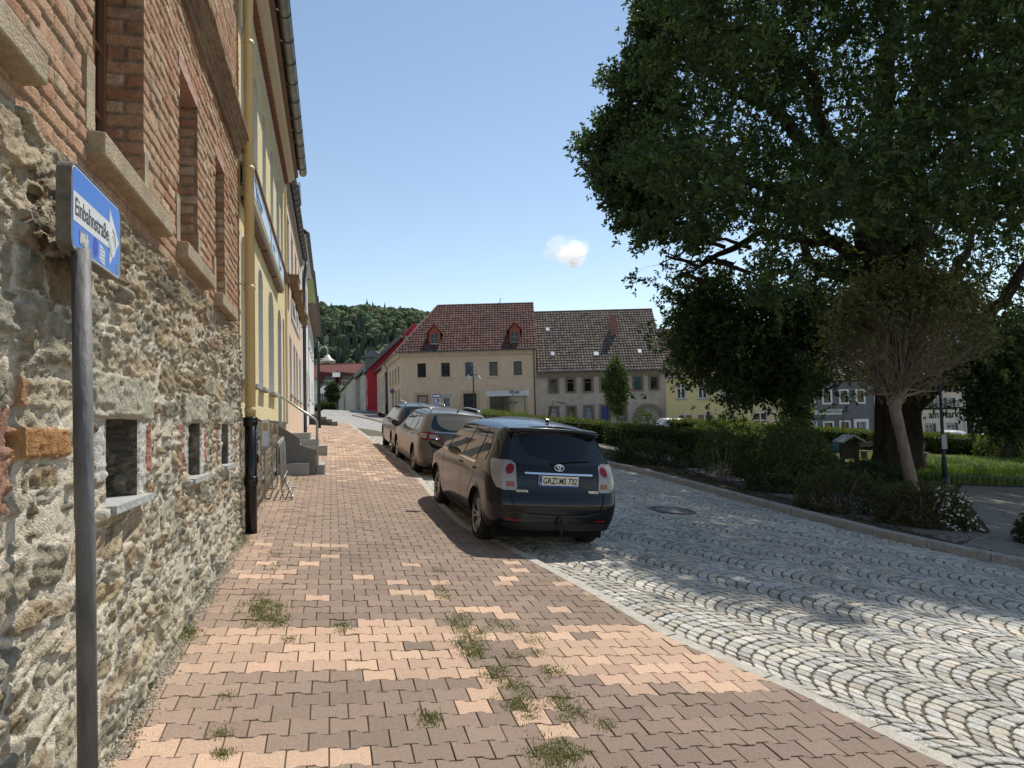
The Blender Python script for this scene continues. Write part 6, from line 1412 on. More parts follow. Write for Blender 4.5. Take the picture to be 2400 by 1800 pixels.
# round red lamps inside the clear tail lamps, reflectors, bumper, plate, chrome bar, spoiler, wiper, hitch, antenna
for sg in (1, -1):
    mb = MB(); zz0, r = 1.035, .062; ye = float(tv.side_y(tv.xr(np.array(zz0)), np.array(zz0)))
    def lp3(pc, z): 
        P_ = []
        a = pc; ye_ = float(tv.side_y(tv.xr(np.array(z)), np.array(z)))
        q = tv.cap(np.array([ye_*(1+min(a, 0))]), np.array([z]), .016)[0] if a < 0 else tv.side(np.array([float(tv.xr(np.array(z)))+a]), np.array([z]), .014)[0]
        return (q[0], q[1]*sg, q[2])
    cen = -.07; ring = [lp3(cen+.085*cos(t)*(1.0 if cos(t) < 0 else .8), zz0+r*math.sin(t)) for t in np.linspace(0, 2*pi, 24, endpoint=False)]; mb.add([lp3(cen, zz0)]+ring, [(0, 1+k, 1+(k+1) % 24) for k in range(24)])
    mb.build('tail_lamp_red', m_lred, car, local=True)
    mb = MB(); n = 6; V_ = [lp3(a, z) for z in (.825, .885) for a in np.linspace(-.19, -.05, n)]; mb.add(V_, [(k, k+1, n+k+1, n+k) for k in range(n-1)]); mb.build('indicator_lens', M('lens_pink', (.26, .05, .04), rough=.2, coat=.3), car, local=True)
P_, F2 = tv.patch([(.415, -.66, -.50), (.437, -.665, -.49)], 8, 3, .008); build('reflector', P_, F2, m_lred, car, local=True); P_[:, 1] *= -1; build('reflector', P_, F2, m_lred, car, local=True)
P_, F2 = tv.patch([(.305, -.60, .60), (.36, -.70, .70), (.395, -.71, .71)], 20, 4, .006); build('bumper_insert', P_, F2, m_trim, car, local=True, smooth=True)
P_, F2 = tv.patch([(.985, -.44, .44), (.998, -.455, .455), (1.008, -.44, .44)], 20, 3, .028); build('chrome_bar', P_, F2, m_chrome, car, local=True)
# plate in its recess
pz_ = .915; px_ = float(tv.cap_x(np.array(0.), np.array(pz_)))-.022; py0 = .015
mb = MB(); mb.box((px_-.004, py0-.262, pz_-.057), (px_+.012, py0+.262, pz_+.057)); pl = mb.build('number_plate', M('plate_white', (.68, .66, .58), rough=.4), car, local=True)
mb = MB(); mb.box((px_-.0055, py0+.217, pz_-.055), (px_-.0045, py0+.260, pz_+.055)); mb.box((px_-.0055, py0-.262, pz_-.075), (px_+.01, py0+.262, pz_-.0575)); mb.build('plate_blue', M('plate_blue', (.02, .07, .30), rough=.4), pl, local=True)
def on_cap_text(body, size, y, z, mat, name, parent, e=.0, ext=.001, bold=.001, sx=1, x=None, spacing=1):
    V_, F_ = text_mesh(body, size, ext, bold, spacing=spacing); V_[:, 0] *= sx; xx = x if x is not None else float(tv.cap_x(np.array(y), np.array(z)))-e
    return build(name, place(V_, (xx, y, z), (0, -1, 0), (0, 0, 1), (-1, 0, 0)), F_, mat, parent, local=True)
on_cap_text('GRZ', .105, py0+.205, pz_-.038, m_trim, 'plate_letters', pl, x=px_-.0052, bold=.002, sx=.80)
on_cap_text('MS 732', .105, py0-.005, pz_-.038, m_trim, 'plate_letters', pl, x=px_-.0052, bold=.002, sx=.76)
on_cap_text('D', .03, py0+.247, pz_-.045, m_white, 'plate_letters', pl, x=px_-.0058)
for zz in (-.022, .022):
    mb = MB(); mb.lathe([(.017, 0), (.0165, -.002), (.001, -.002)], (px_-.005, py0+.020, pz_+zz), 'y', 14); V_ = np.array(mb.V); c0 = np.array([px_-.005, py0+.020, pz_+zz]); V_ = V_-c0; V_ = np.stack([V_[:, 1], V_[:, 0], V_[:, 2]], 1)+c0; build('plate_seal', V_, mb.F, M('seal', (.30, .28, .18)), pl, local=True)
on_cap_text('TOYOTA', .038, .56, .765, m_chrome, 'badge', car, e=.03, ext=.002)
on_cap_text('VERSO', .045, -.38, .775, m_chrome, 'badge', car, e=.02, ext=.002, sx=1.1)
for (yy, zz, ry, rz) in ((0, 1.072, .062, .040), (0, 1.087, .034, .017), (0, 1.072, .015, .032)):
    mb = MB(); xx = float(tv.cap_x(np.array(0.), np.array(1.06)))-.022; mb.tube([(xx+.3*((zz+rz*math.sin(t))-1.06), yy+ry*cos(t), zz+rz*math.sin(t)) for t in np.linspace(0, 2*pi, 26)], .0065, 6); mb.build('emblem_ring', m_chrome, car, local=True, smooth=True)
# spoiler lip over the rear window
mb = MB(); ys_ = np.linspace(-.60, .60, 17); V_ = []
for y in ys_:
    q = abs(y)/.60; xb = .20+.07*q**2.2; zb_ = 1.535-.035*q**2; V_ += [(xb, y, zb_), (xb+.012, y, zb_-.035), (xb+.16, y, zb_-.055), (xb+.16, y, zb_+.035), (xb+.05, y, zb_+.018)]
mb.add(V_, [(i*5+k, (i+1)*5+k, (i+1)*5+(k+1) % 5, i*5+(k+1) % 5) for i in range(16) for k in range(5)]+[(0, 1, 2, 3, 4), tuple(80+k for k in (4, 3, 2, 1, 0))]); mb.build('spoiler', m_dblue, car, local=True, smooth=True)
P_, F2 = tv.patch([(1.445, -.14, .14), (1.462, -.13, .13)], 8, 3, .009); build('brake_light', P_, F2, m_lred, car, local=True)
mb = MB(); w0 = tv.cap(np.array([.03]), np.array([1.135]), .03)[0]; w1 = tv.cap(np.array([-.42]), np.array([1.16]), .02)[0]; w2 = tv.cap(np.array([.10]), np.array([1.11]), .012)[0]
mb.tube([w2, w0, (w0+w1)/2+np.array([-.01, 0, .012]), w1], [.022, .018, .012, .007], 6); mb.build('wiper', m_trim, car, local=True)
mb = MB(); hx = -.02; mb.tube([(.12, -.02, .26), (hx-.08, -.02, .26), (hx-.12, -.02, .30), (hx-.12, -.02, .43)], .016, 8); mb.lathe([(.001, .475), (.02, .47), (.027, .45), (.02, .43), (.014, .425)], (hx-.12, -.02, 0), n=12); mb.build('tow_bar', m_trim, car, local=True)
mb = MB(); az = 1.62; mb.tube([(.62, 0, az), (.60, 0, az+.03)], [.03, .02], 8).tube([(.60, 0, az+.02), (.42, 0, az+.30)], [.006, .003], 5); mb.build('antenna', m_trim, car, local=True)
add_lines(tv, car, 'tailgate_gap', m_well, [[(-.64, 1.08), (-.62, .78), (-.60, .66), (-.56, .56), (-.45, .515), (0, .50), (.45, .515), (.56, .56), (.60, .66), (.62, .78), (.64, 1.08)]], w=.009)
add_lines(tv, car, 'tailgate_crease', M('crease_grey', (.06, .07, .09), rough=.2), [[(-.54, .53), (-.4, .50), (0, .488), (.4, .50), (.54, .53)]], w=.007, e=.010)
add_lines(tv, car, 'door_gaps', m_well, [[(1.74, 1.03), (1.72, .7), (1.74, .36)], [(.92, 1.03), (1.02, .80), (1.22, .62), (1.24, .42)], [(3.05, .98), (3.02, .6), (2.95, .34)], [(1.24, .34), (2.95, .33)]], on='side', w=.009)
add_lines(tv, car, 'sill_trim', M('sill_grey', (.10, .10, .11), rough=.3), [[(1.2, .285), (3.1, .285)]], on='side', w=.012, e=.012)
mb = MB()
for x in (1.90, 1.12):
    for sg in (1, -1):
        y = sg*(float(tv.side_y(np.array(x), np.array(.93)))+.018); mb.tube([(x, y-sg*.02, .93), (x-.03, y, .935), (x-.17, y, .94), (x-.20, y-sg*.02, .94)], .013, 6)
mb.build('door_handle', m_dblue, car, local=True)
# --- grey brown estate
def estate(name, label, px, py, paint, red_full, hdg, lift=0):
    W_ = [(.15, .80), (.24, .84), (.45, .89), (.65, .905), (.85, .90), (.95, .88), (1.05, .83), (1.25, .74), (1.38, .66), (1.45, .56), (1.5, .44)]
    c = Car(W=W_, rear=[(.15, .12), (.24, .08), (.42, .02), (.60, .0), (.80, .03), (.95, .07), (1.05, .13), (1.25, .30), (1.38, .42), (1.44, .42), (1.6, .45)],
            front=[(.15, 4.60), (.3, 4.72), (.5, 4.80), (.7, 4.76), (.85, 4.6), (1.0, 4.4), (1.6, 4.2)],
            top=[(0, 1.44), (.4, 1.475), (1.2, 1.50), (2.1, 1.505), (2.6, 1.46), (3.0, 1.34), (3.4, 1.15), (3.7, 1.02), (4.0, .96), (4.5, .88), (4.8, .78)], wheels=(.98, 3.83), rw=.33, crown=.05, rc=.34)
    c.Wt = W_
    g_ = [('rear_window', 'cap', [(1.03, -.42, .42), (1.045, -.55, .55), (1.09, -.65, .65), (1.20, -.63, .63), (1.34, -.575, .575), (1.36, -.55, .55)], .007, m_cglass),
          ('side_window', 'side', [(.99, 1.95, 2.75), (1.1, 1.93, 2.80), (1.3, 1.88, 2.55), (1.37, 1.90, 2.40)], .006, m_cglass), ('side_window', 'side', [(.99, 1.22, 1.90), (1.1, 1.18, 1.88), (1.3, 1.22, 1.83), (1.37, 1.3, 1.82)], .006, m_cglass),
          ('side_window', 'side', [(1.03, .58, 1.13), (1.12, .60, 1.12), (1.28, .78, 1.15), (1.33, .90, 1.2)], .006, m_cglass)]
    l_ = [('tail_light', [(.825, -.46 if not red_full else -.30, .03), (.86, -.50 if not red_full else -.34, .12), (.93, -.40 if not red_full else -.32, .26), (.97, -.22, .30), (1.0, -.10, .24)], .010, m_lred)]
    a0 = cplane(px, py); h_ = np.array(hdg); h_ = h_/np.linalg.norm(h_); l2 = np.array([-h_[1], h_[0]]); ct = a0[:2]-l2*.80-h_*.98
    r = make_car(c, name, label, paint, (ct[0], ct[1], gz(*ct)-.052), h_, g_, l_, {'mirror': m_trim}, mirrors=(3.02, 1.02), slope_=SL)
    if not red_full:
        for sg in (1, -1):
            P_, F2 = c.wrap([(.87, -.38, -.05), (.93, -.30, -.04), (.955, -.2, -.04)], 14, 6, .014, sg); build('light_lens', P_, F2, m_lclr, r, local=True)
            P_, F2 = c.wrap([(.87, .0, .10), (.94, .0, .17), (.965, .0, .16)], 10, 6, .014, sg); build('light_lens', P_, F2, m_lclr, r, local=True)
    for sg in (1, -1):
        mb = MB(); pts = [(.75+.0, sg*.565, 1.44), (.85, sg*.57, 1.515), (1.1, sg*.575, 1.535), (2.0, sg*.58, 1.545), (2.35, sg*.56, 1.525), (2.45, sg*.545, 1.47)]; mb.tube(pts, .017, 8); mb.build('roof_rail', M('rail_alu', (.50, .50, .48), rough=.3, metal=.8), r, local=True, smooth=True)
    P_, F2 = c.patch([(1.0, -.60, .60), (1.015, -.60, .60)], 16, 3, .012); build('tailgate_trim', P_, F2, m_chrome if not red_full else m_trim, r, local=True)
    P_, F2 = c.patch([(.40, -.70, -.48), (.43, -.70, -.48)], 8, 3, .010); build('reflector', P_, F2, m_lred, r, local=True); P_[:, 1] *= -1; build('reflector', P_, F2, m_lred, r, local=True)
    P_, F2 = c.patch([(.66, -.26, .26), (.77, -.26, .26)], 8, 3, .012); build('number_plate', P_, F2, MATS['plate_white'], r, local=True)
    P_, F2 = c.patch([(.22, -.6, .6), (.30, -.72, .72)], 16, 3, .006); build('bumper_insert', P_, F2, m_trim, r, local=True)
    add_lines(c, r, 'tailgate_gap', m_well, [[(-.64, .94), (-.60, .60), (-.52, .48), (0, .46), (.52, .48), (.60, .60), (.64, .94)]], w=.008)
    add_lines(c, r, 'tailgate_crease', m_chrome, [[(-.5, .475), (.5, .475)]], w=.012, e=.012)
    add_lines(c, r, 'door_gaps', m_well, [[(1.92, .98), (1.92, .7), (1.95, .33)], [(1.14, .98), (1.2, .80), (1.42, .60), (1.45, .35)], [(3.2, .95), (3.2, .6), (3.15, .33)]], on='side', w=.008)
    add_lines(c, r, 'window_trim', m_trim, [[(.6, .975), (1.6, .965), (3.1, .965)]], on='side', w=.02, e=.009)
    mb = MB(); 
    for x in (2.10, 1.32):
        for sg in (1, -1): y = sg*(float(c.side_y(np.array(x), np.array(.88)))+.018); mb.tube([(x, y-sg*.02, .88), (x-.03, y, .885), (x-.17, y, .89), (x-.20, y-sg*.02, .89)], .013, 6)
    mb.build('door_handle', paint, r, local=True)
    mb = MB(); mb.tube([(.55, 0, 1.475), (.42, 0, 1.50)], [.02, .012], 6).tube([(.50, 0, 1.50), (.36, 0, 1.70)], [.006, .003], 5); mb.build('antenna', m_trim, r, local=True)
    return r
estate('estate_car', 'grey brown estate car with silver roof rails, second in the parked row', 972, 1107, m_gbrown, False, (-.30, 1.0))
estate('estate_car', 'dark grey estate car, farthest of the three parked by the pavement', 921, 1063, m_dgrey, True, (-.27, 1.0))
# --- parked cars across the park, seen over the hedges
def far_car(label, px, py, Y, paint, hdg, name='parked_car'):
    c = Car(W=[(.15, .78), (.3, .84), (.6, .87), (.85, .87), (.95, .85), (1.05, .80), (1.25, .70), (1.38, .62), (1.46, .48), (1.5, .4)], rear=[(.15, .10), (.4, .02), (.6, .0), (.85, .05), (1.0, .12), (1.25, .34), (1.4, .48), (1.5, .5)],
            front=[(.15, 4.1), (.5, 4.25), (.75, 4.18), (1.0, 4.0), (1.5, 3.8)], top=[(0, 1.40), (.5, 1.45), (1.6, 1.48), (2.2, 1.44), (2.7, 1.28), (3.15, 1.05), (3.4, .97), (4.0, .88), (4.25, .75)], wheels=(.75, 3.3), rw=.31)
    q = P(px, py, Y); h_ = np.array(hdg, float); h_ /= np.linalg.norm(h_); ct = q[:2]-h_*2.1; z = gz(*q[:2])-.05
    g_ = [('rear_window', 'cap', [(.97, -.55, .55), (1.05, -.62, .62), (1.30, -.54, .54), (1.35, -.5, .5)], .007, m_cglass), ('side_window', 'side', [(.97, .6, 2.9), (1.1, .62, 2.75), (1.3, .8, 2.35), (1.36, 1.0, 2.2)], .007, m_cglass)]
    r = make_car(c, name, label, paint, (ct[0], ct[1], z), h_, g_, [('tail_light', [(.72, -.2, .04), (.80, -.22, .1), (.92, -.14, .14)], .01, m_lred)], {}, mirrors=(2.7, 1.0), slope_=(-.07, .02)); return r
m_carwhite = paintm('white_car_paint', (.62, .63, .64), 0, .3)
GC = 'cars parked beyond the park hedge'
for a in (('silver car whose roof shows over the hedge before the pale yellow house', 1600, 1005, 52, m_silver, (1, .05)),
          ('silver car behind the light green bush left of the slate grey house', 1810, 1012, 52, m_silver, (1, -.05)),
          ('white car parked before the inn with blackletter words', 2225, 1035, 53, m_carwhite, (.35, 1)),
          ('pale car partly behind the bush right of the inn passage', 2345, 1050, 54, m_carwhite, (1, .1))):
    r = far_car(*a); r['group'] = GC
# ================================================================== TREES, HEDGES, SHRUBS
def leaf_quads(P_, D_, size, rs, cols, jit=.25, fold=.35, aspect=.55):
    """leaves at points P_ pointing along D_; returns verts, faces (two tris as one bent quad), colours"""
    n = len(P_); D_ = D_/(np.linalg.norm(D_, axis=1, keepdims=True)+1e-9)
    R1 = rs.normal(0, 1, (n, 3)); S_ = np.cross(D_, R1); S_ /= np.linalg.norm(S_, axis=1, keepdims=True)+1e-9; N_ = np.cross(S_, D_)
    L = size*rs.uniform(1-jit, 1+jit, (n, 1)); Wd = L*aspect
    a = P_; b = P_+D_*L*.5+S_*Wd*.5+N_*L*fold*.2; c = P_+D_*L-N_*L*fold*.25; d = P_+D_*L*.5-S_*Wd*.5+N_*L*fold*.2
    V = np.stack([a, b, c, d], 1).reshape(-1, 3); F = np.arange(4*n).reshape(n, 4); return V, F, np.repeat(cols, 4, 0)
def rosettes(C_, nleaf, size, rs, pal, axis=None, spread=.9, aspect=.5):
    n = len(C_); k = nleaf; ax = rs.normal(0, 1, (n, 3)) if axis is None else axis+rs.normal(0, .45, (n, 3)); ax /= np.linalg.norm(ax, axis=1, keepdims=True)
    P_ = np.repeat(C_, k, 0)+rs.normal(0, size*.16, (n*k, 3)); D_ = np.repeat(ax, k, 0)*.45+rs.normal(0, spread*.7, (n*k, 3))
    pc = pal[rs.randint(0, len(pal), n)]; cols = np.repeat(pc, k, 0)*rs.uniform(.75, 1.3, (n*k, 1)); return leaf_quads(P_, D_, size, rs, cols, aspect=aspect)
def leafmat(name, t=.35, rough=.5): return M(name, attr=True, rough=rough, trans=t, spec=.35)
m_bark = M('oak_bark', (.035, .028, .022), (.075, .06, .048), scale=6, stretch=(1, 1, .25), rough=1, bump=1, bscale=14, spec=.1)
m_bark2 = M('pale_bark', (.19, .15, .115), (.30, .24, .19), scale=10, stretch=(1, 1, .3), rough=.95, bump=.5, bscale=30, spec=.1)
m_oak = leafmat('oak_leaves', .30); m_leafb = leafmat('bush_leaves', .30); m_leafd = leafmat('dark_leaves', .2)
def wiggle(a, b, n, amp, rs):
    a, b = np.array(a, float), np.array(b, float); t = np.linspace(0, 1, n)[:, None]; p = a+(b-a)*t; L = np.linalg.norm(b-a)
    off = np.cumsum(rs.normal(0, 1, (n, 3)), 0); off = off-off[0]-(off[-1]-off[0])*t; return p+off*amp*L/n
# ---------------- the great oak
OY = 29.0; ob_ = P(2102, 1100, OY); OAK = np.array([ob_[0], OY, gz(ob_[0], OY)])
def oak():
    rs = np.random.RandomState(12)
    t = thing('oak_tree', OAK, 'enormous old oak with massive dark trunk and dense spreading crown shading the road', 'tree')
    limbs = []       # (points, r0, r1)
    def px(p, Y): return P(p[0], p[1], Y)
    def limb(pts, r0, r1, amp=.25):
        q = [np.array(p, float) for p in pts]; out = [q[0]]
        for a, b in zip(q[:-1], q[1:]): out += list(wiggle(a, b, 5, amp, rs)[1:])
        out = np.array(out); limbs.append((out, np.linspace(r0, r1, len(out)))); return out
    mb = MB(); n = 28; rings = []
    tb = OAK-np.array([0, 0, .4]); tt = px((2085, 640), OY)
    for i, f in enumerate(np.linspace(0, 1, 16)):
        c = tb+(tt-tb)*f+np.array([.15*math.sin(f*4), 0, 0]); r = .90-.20*f+.40*math.exp(-f*18)
        rings.append([c+r*(1+.07*math.sin(5*a+f*3)+.05*math.sin(9*a-2*f)+.03*rs.normal())*np.array([cos(a), math.sin(a), 0]) for a in np.linspace(0, 2*pi, n, endpoint=False)])
    V = [v for r in rings for v in r]; F = [(i*n+k, i*n+(k+1) % n, (i+1)*n+(k+1) % n, (i+1)*n+k) for i in range(15) for k in range(n)]
    build('trunk', V, F, m_bark, t, smooth=True)
    top = tt; Y = OY
    # limbs traced from the photograph, each at its own depth
    limb([top+(0, 0, -1.5), px((2080, 480), Y-.5), px((2060, 300), Y-1.5), px((2080, 120), Y-3), px((2050, -150), Y-4)], .62, .20)
    limb([top+(-.1, 0, -.8), px((2030, 520), Y-1), px((1970, 430), Y-1.5), px((1880, 330), Y-2), px((1780, 230), Y-3), px((1700, 100), Y-3.5)], .48, .12)
    limb([top+(-.2, 0, -1.6), px((1990, 590), Y), px((1890, 520), Y+.8), px((1760, 470), Y+1), px((1640, 450), Y+1)], .40, .08)
    limb([px((2010, 660), Y), px((1930, 632), Y-.6), px((1890, 610), Y-1), px((1880, 560), Y-1.4), px((1820, 470), Y-2)], .30, .08)
    limb([px((1960, 560), Y+.2), px((1780, 540), Y+.2), px((1700, 590), Y+.5), px((1640, 625), Y+.5), px((1560, 600), Y+.8)], .20, .05)
    limb([top+(.2, 0, -.8), px((2140, 520), Y-1), px((2200, 450), Y-2), px((2290, 380), Y-3), px((2400, 260), Y-4)], .46, .14)
    limb([px((2130, 960), Y), px((2200, 890), Y-.3), px((2270, 810), Y-.6), px((2330, 720), Y-1.5), px((2420, 600), Y-2.5)], .48, .16)
    limb([px((2095, 820), Y), px((2170, 760), Y+1), px((2240, 640), Y+2.5), px((2300, 500), Y+4)], .40, .12)
    limb([top, px((2000, 420), Y+2.5), px((1900, 250), Y+4.5), px((1800, 60), Y+5)], .40, .12)
    limb([top, px((2100, 380), Y+3), px((2180, 150), Y+5), px((2200, -100), Y+6)], .42, .14)
    limb([top, px((1980, 440), Y-4), px((1930, 300), Y-7.5), px((1880, 150), Y-9)], .38, .10)
    limb([top, px((2120, 400), Y-4), px((2170, 200), Y-8), px((2250, -50), Y-10)], .38, .12)
    limb([top, px((2010, 500), Y-2.5), px((1800, 440), Y-6), px((1640, 400), Y-7)], .30, .08)
    limb([px((1740, 470), Y+1), px((1600, 400), Y+.5), px((1490, 390), Y), px((1420, 330), Y)], .12, .03)
    limb([px((1800, 250), Y-3), px((1650, 160), Y-3), px((1540, 120), Y-3)], .14, .04)
    limb([px((2060, 760), Y+.5), px((1960, 790), Y+1.5), px((1850, 770), Y+2), px((1760, 775), Y+2.5), px((1650, 730), Y+3)], .22, .04)
    limb([px((2270, 810), Y-.6), px((2350, 830), Y+1), px((2420, 880), Y+2)], .2, .06)
    # crown outline as read from the photograph: column -> top, bottom
    def crown_bounds(px_):
        cx = [1390, 1425, 1465, 1505, 1550, 1600, 1650, 1700, 1760, 1830, 1900, 1990, 2100, 2200, 2300, 2400, 2500, 2700, 3000]
        tp = [330, 300, 170, -30, -200, -300, -420, -520, -600, -700, -780, -840, -880, -880, -840, -780, -700, -450, 0]
        bt = [400, 420, 560, 620, 640, 640, 600, 560, 720, 800, 850, 830, 780, 800, 860, 960, 960, 900, 700]
        return np.interp(px_, cx, tp), np.interp(px_, cx, bt)
    clusters = []
    # sample cluster centres in the crown volume (ellipsoid-like, hollowed inside)
    cen = np.array([OAK[0]+1.5, OY, OAK[2]+14.0])
    N = 17500; got = []
    k_ = 0
    while len(got) < N:
        m_ = 20000; pxs = rs.uniform(1345, 2950, m_); tpb, btb = crown_bounds(pxs); pys = tpb+(btb-tpb)*rs.uniform(0, 1, m_)
        # half depth of the crown shrinks toward its edge
        ex = np.clip((pxs-1345)/700, 0, 1); ex2 = np.clip((2960-pxs)/500, 0, 1); ev = np.clip((pys-tpb)/350, .05, 1)*np.clip((btb-pys)/160+.25, .2, 1)
        half = 13.0*np.sqrt(np.clip(ex*(2-ex), 0, 1))*np.sqrt(ex2)*ev**.4
        u = rs.uniform(-1, 1, m_); u = np.sign(u)*np.abs(u)**.75; Yd = OY-1.8+u*half
        low = (pys > 520) & (pxs > 1840) & (Yd < OY-6.5); keep = ~low & (rs.rand(m_) < .05+half/13.0) & ((pxs < 2480) | (rs.rand(m_) < .45))
        for a, b, c in zip(pxs[keep][:6000], pys[keep][:6000], Yd[keep][:6000]):
            got.append(P(a, b, c))
        k_ += 1
    Cc = np.array(got[:N])
    # clump: keep where 3-d noise is high, so gaps of sky appear
    nz = fnoise(Cc[:, 0]*.9+Cc[:, 1]*.33, Cc[:, 2]*.9-Cc[:, 1]*.41, 77, 3, .75)+.5*fnoise(Cc[:, 1], Cc[:, 2]+Cc[:, 0]*.3, 78, 2, .8)
    rel = Cc-CC; kk = rel@CF; ix = 1200+FPX*(rel@CR)/kk; iy = 900-FPX*(rel@CU)/kk
    tb_, bb_ = crown_bounds(ix); ed = np.minimum(np.clip((ix-1345)/420, 0, 1), np.clip((bb_-iy)/120, 0, 1)); nz2 = fnoise(Cc[:, 0]+Cc[:, 1]*.2, Cc[:, 2]-Cc[:, 1]*.3, 79, 3, .55); nz3 = fnoise(Cc[:, 0]*1.0-Cc[:, 2]*.5, Cc[:, 1]+Cc[:, 2]*.35, 80, 2, .42)
    Cc = Cc[(nz > -.06+.02*(1-ed)) & (nz2 > -1+1.08*(1-ed)) & (nz3 > -.20)]
    # sprays that stick out of the outline
    sp = []
    for (x0, y0, x1, y1) in ((1560, 380, 1362, 330), (1520, 400, 1395, 425), (1580, 270, 1425, 175), (1560, 210, 1480, 120), (1600, 480, 1455, 520), (1640, 560, 1545, 620), (1620, 80, 1500, 10), (1590, 150, 1520, 60), (1560, 320, 1440, 285), (1520, 350, 1385, 385), (1500, 300, 1410, 290), (1540, 440, 1430, 470), (1600, 520, 1500, 560), (1700, 620, 1545, 590), (1640, 20, 1495, 60), (1620, -40, 1510, -60), (1600, 640, 1560, 650), (1700, 560, 1580, 560), (1660, 600, 1600, 650)):
        limb([P(x0+60, y0+20, OY-1), P(x0, y0, OY-1), P((x0+x1)/2, (y0+y1)/2+8, OY-1), P(x1, y1, OY-1)], .09, .015, .1)
        for f in np.linspace(0, 1, 75)**.8: sp.append(P(x0+(x1-x0)*f+rs.normal(0, 19*(1.2-f)), y0+(y1-y0)*f+rs.normal(0, 19*(1.2-f)), OY-1+rs.normal(0, .6)))
    Cc = np.concatenate([Cc, np.array(sp)])
    # spare a few windows of sky seen in the photograph
    rel = Cc-CC; kk = rel@CF; ix = 1200+FPX*(rel@CR)/kk; iy = 900-FPX*(rel@CU)/kk
    for (x, y, r) in ((1700, 600, 62), (1640, 625, 50), (1750, 640, 45), (1990, 520, 34), (1925, 560, 26), (2105, 480, 20), (2140, 500, 16), (1960, 590, 16), (1880, 90, 20), (2000, 130, 16), (1850, 290, 15), (1590, 520, 15), (1560, 640, 90), (1740, 560, 26), (2115, 80, 14), (1735, 355, 12)):
        m_ = (ix-x)**2+(iy-y)**2 > (r*1.05)**2; Cc, ix, iy = Cc[m_], ix[m_], iy[m_]
    # lower hanging boughs in front of the houses
    extra = []
    for (x0, y0, x1, y1, Yq, nn) in ((1590, 660, 1735, 850, OY+3, 430), (1600, 700, 1700, 830, OY+3, 150), (1580, 790, 1650, 850, OY+3, 60), (1700, 830, 1850, 905, OY+2, 300), (1715, 900, 1750, 965, OY+1, 30), (1760, 660, 1960, 860, OY+2.5, 560), (1690, 760, 1800, 860, OY+2, 130), (1850, 880, 1890, 990, OY+1, 60), (2260, 780, 2400, 900, OY-3, 420), (2300, 880, 2400, 990, OY-4, 240), (2390, 840, 2500, 1000, OY-5, 260), (1480, 640, 1500, 660, OY, 3), (1890, 850, 1930, 905, OY, 40)):
        for _ in range(nn):
            a, b = rs.normal(0, .36, 2); extra.append(P((x0+x1)/2+a*(x1-x0), (y0+y1)/2+b*(y1-y0), Yq+rs.normal(0, .9)))
    Cc = np.concatenate([Cc, np.array(extra)])
    # every clump hangs on a twig that runs to the nearest limb
    LP = np.concatenate([l[0] for l in limbs]); LR = np.concatenate([l[1] for l in limbs])
    sub = Cc[rs.rand(len(Cc)) < .10]; mbs = MB()
    tw_pts = []
    for c in sub:
        d = np.linalg.norm(LP-c, axis=1)+.4*np.abs(LP[:, 2]-c[2]); j = int(np.argmin(d))
        if d[j] > 3.5: continue
        mid = (LP[j]+c)/2+np.array([0, 0, .12*d[j]*rs.uniform(-.4, 1)]); r = min(LR[j]*.5, .009*np.linalg.norm(LP[j]-c)+.010)
        mbs.tube([LP[j], mid+rs.normal(0, .15, 3), c], [r, r*.6, .012], 4, cap=False); tw_pts += [LP[j]+(mid-LP[j])*f for f in (.5, 1)]
    for q, r in limbs: mbs.tube(q, r, 9)
    mbs.build('branches', m_bark, t, smooth=True)
    pal = np.array([(.050, .080, .026), (.040, .068, .024), (.065, .10, .028), (.034, .058, .024), (.080, .115, .035)])
    # several rosettes per cluster
    k = 6; Cr = np.repeat(Cc, k, 0)+rs.normal(0, .25, (len(Cc)*k, 3)); out = Cr-cen; out /= np.linalg.norm(out, axis=1, keepdims=True)
    V, F, c = rosettes(Cr, 6, .20, rs, pal, out*.8, aspect=.46)
    print('oak leaves', len(F)); build('crown', V, F, m_oak, t, col=c)
    return limbs
oak()
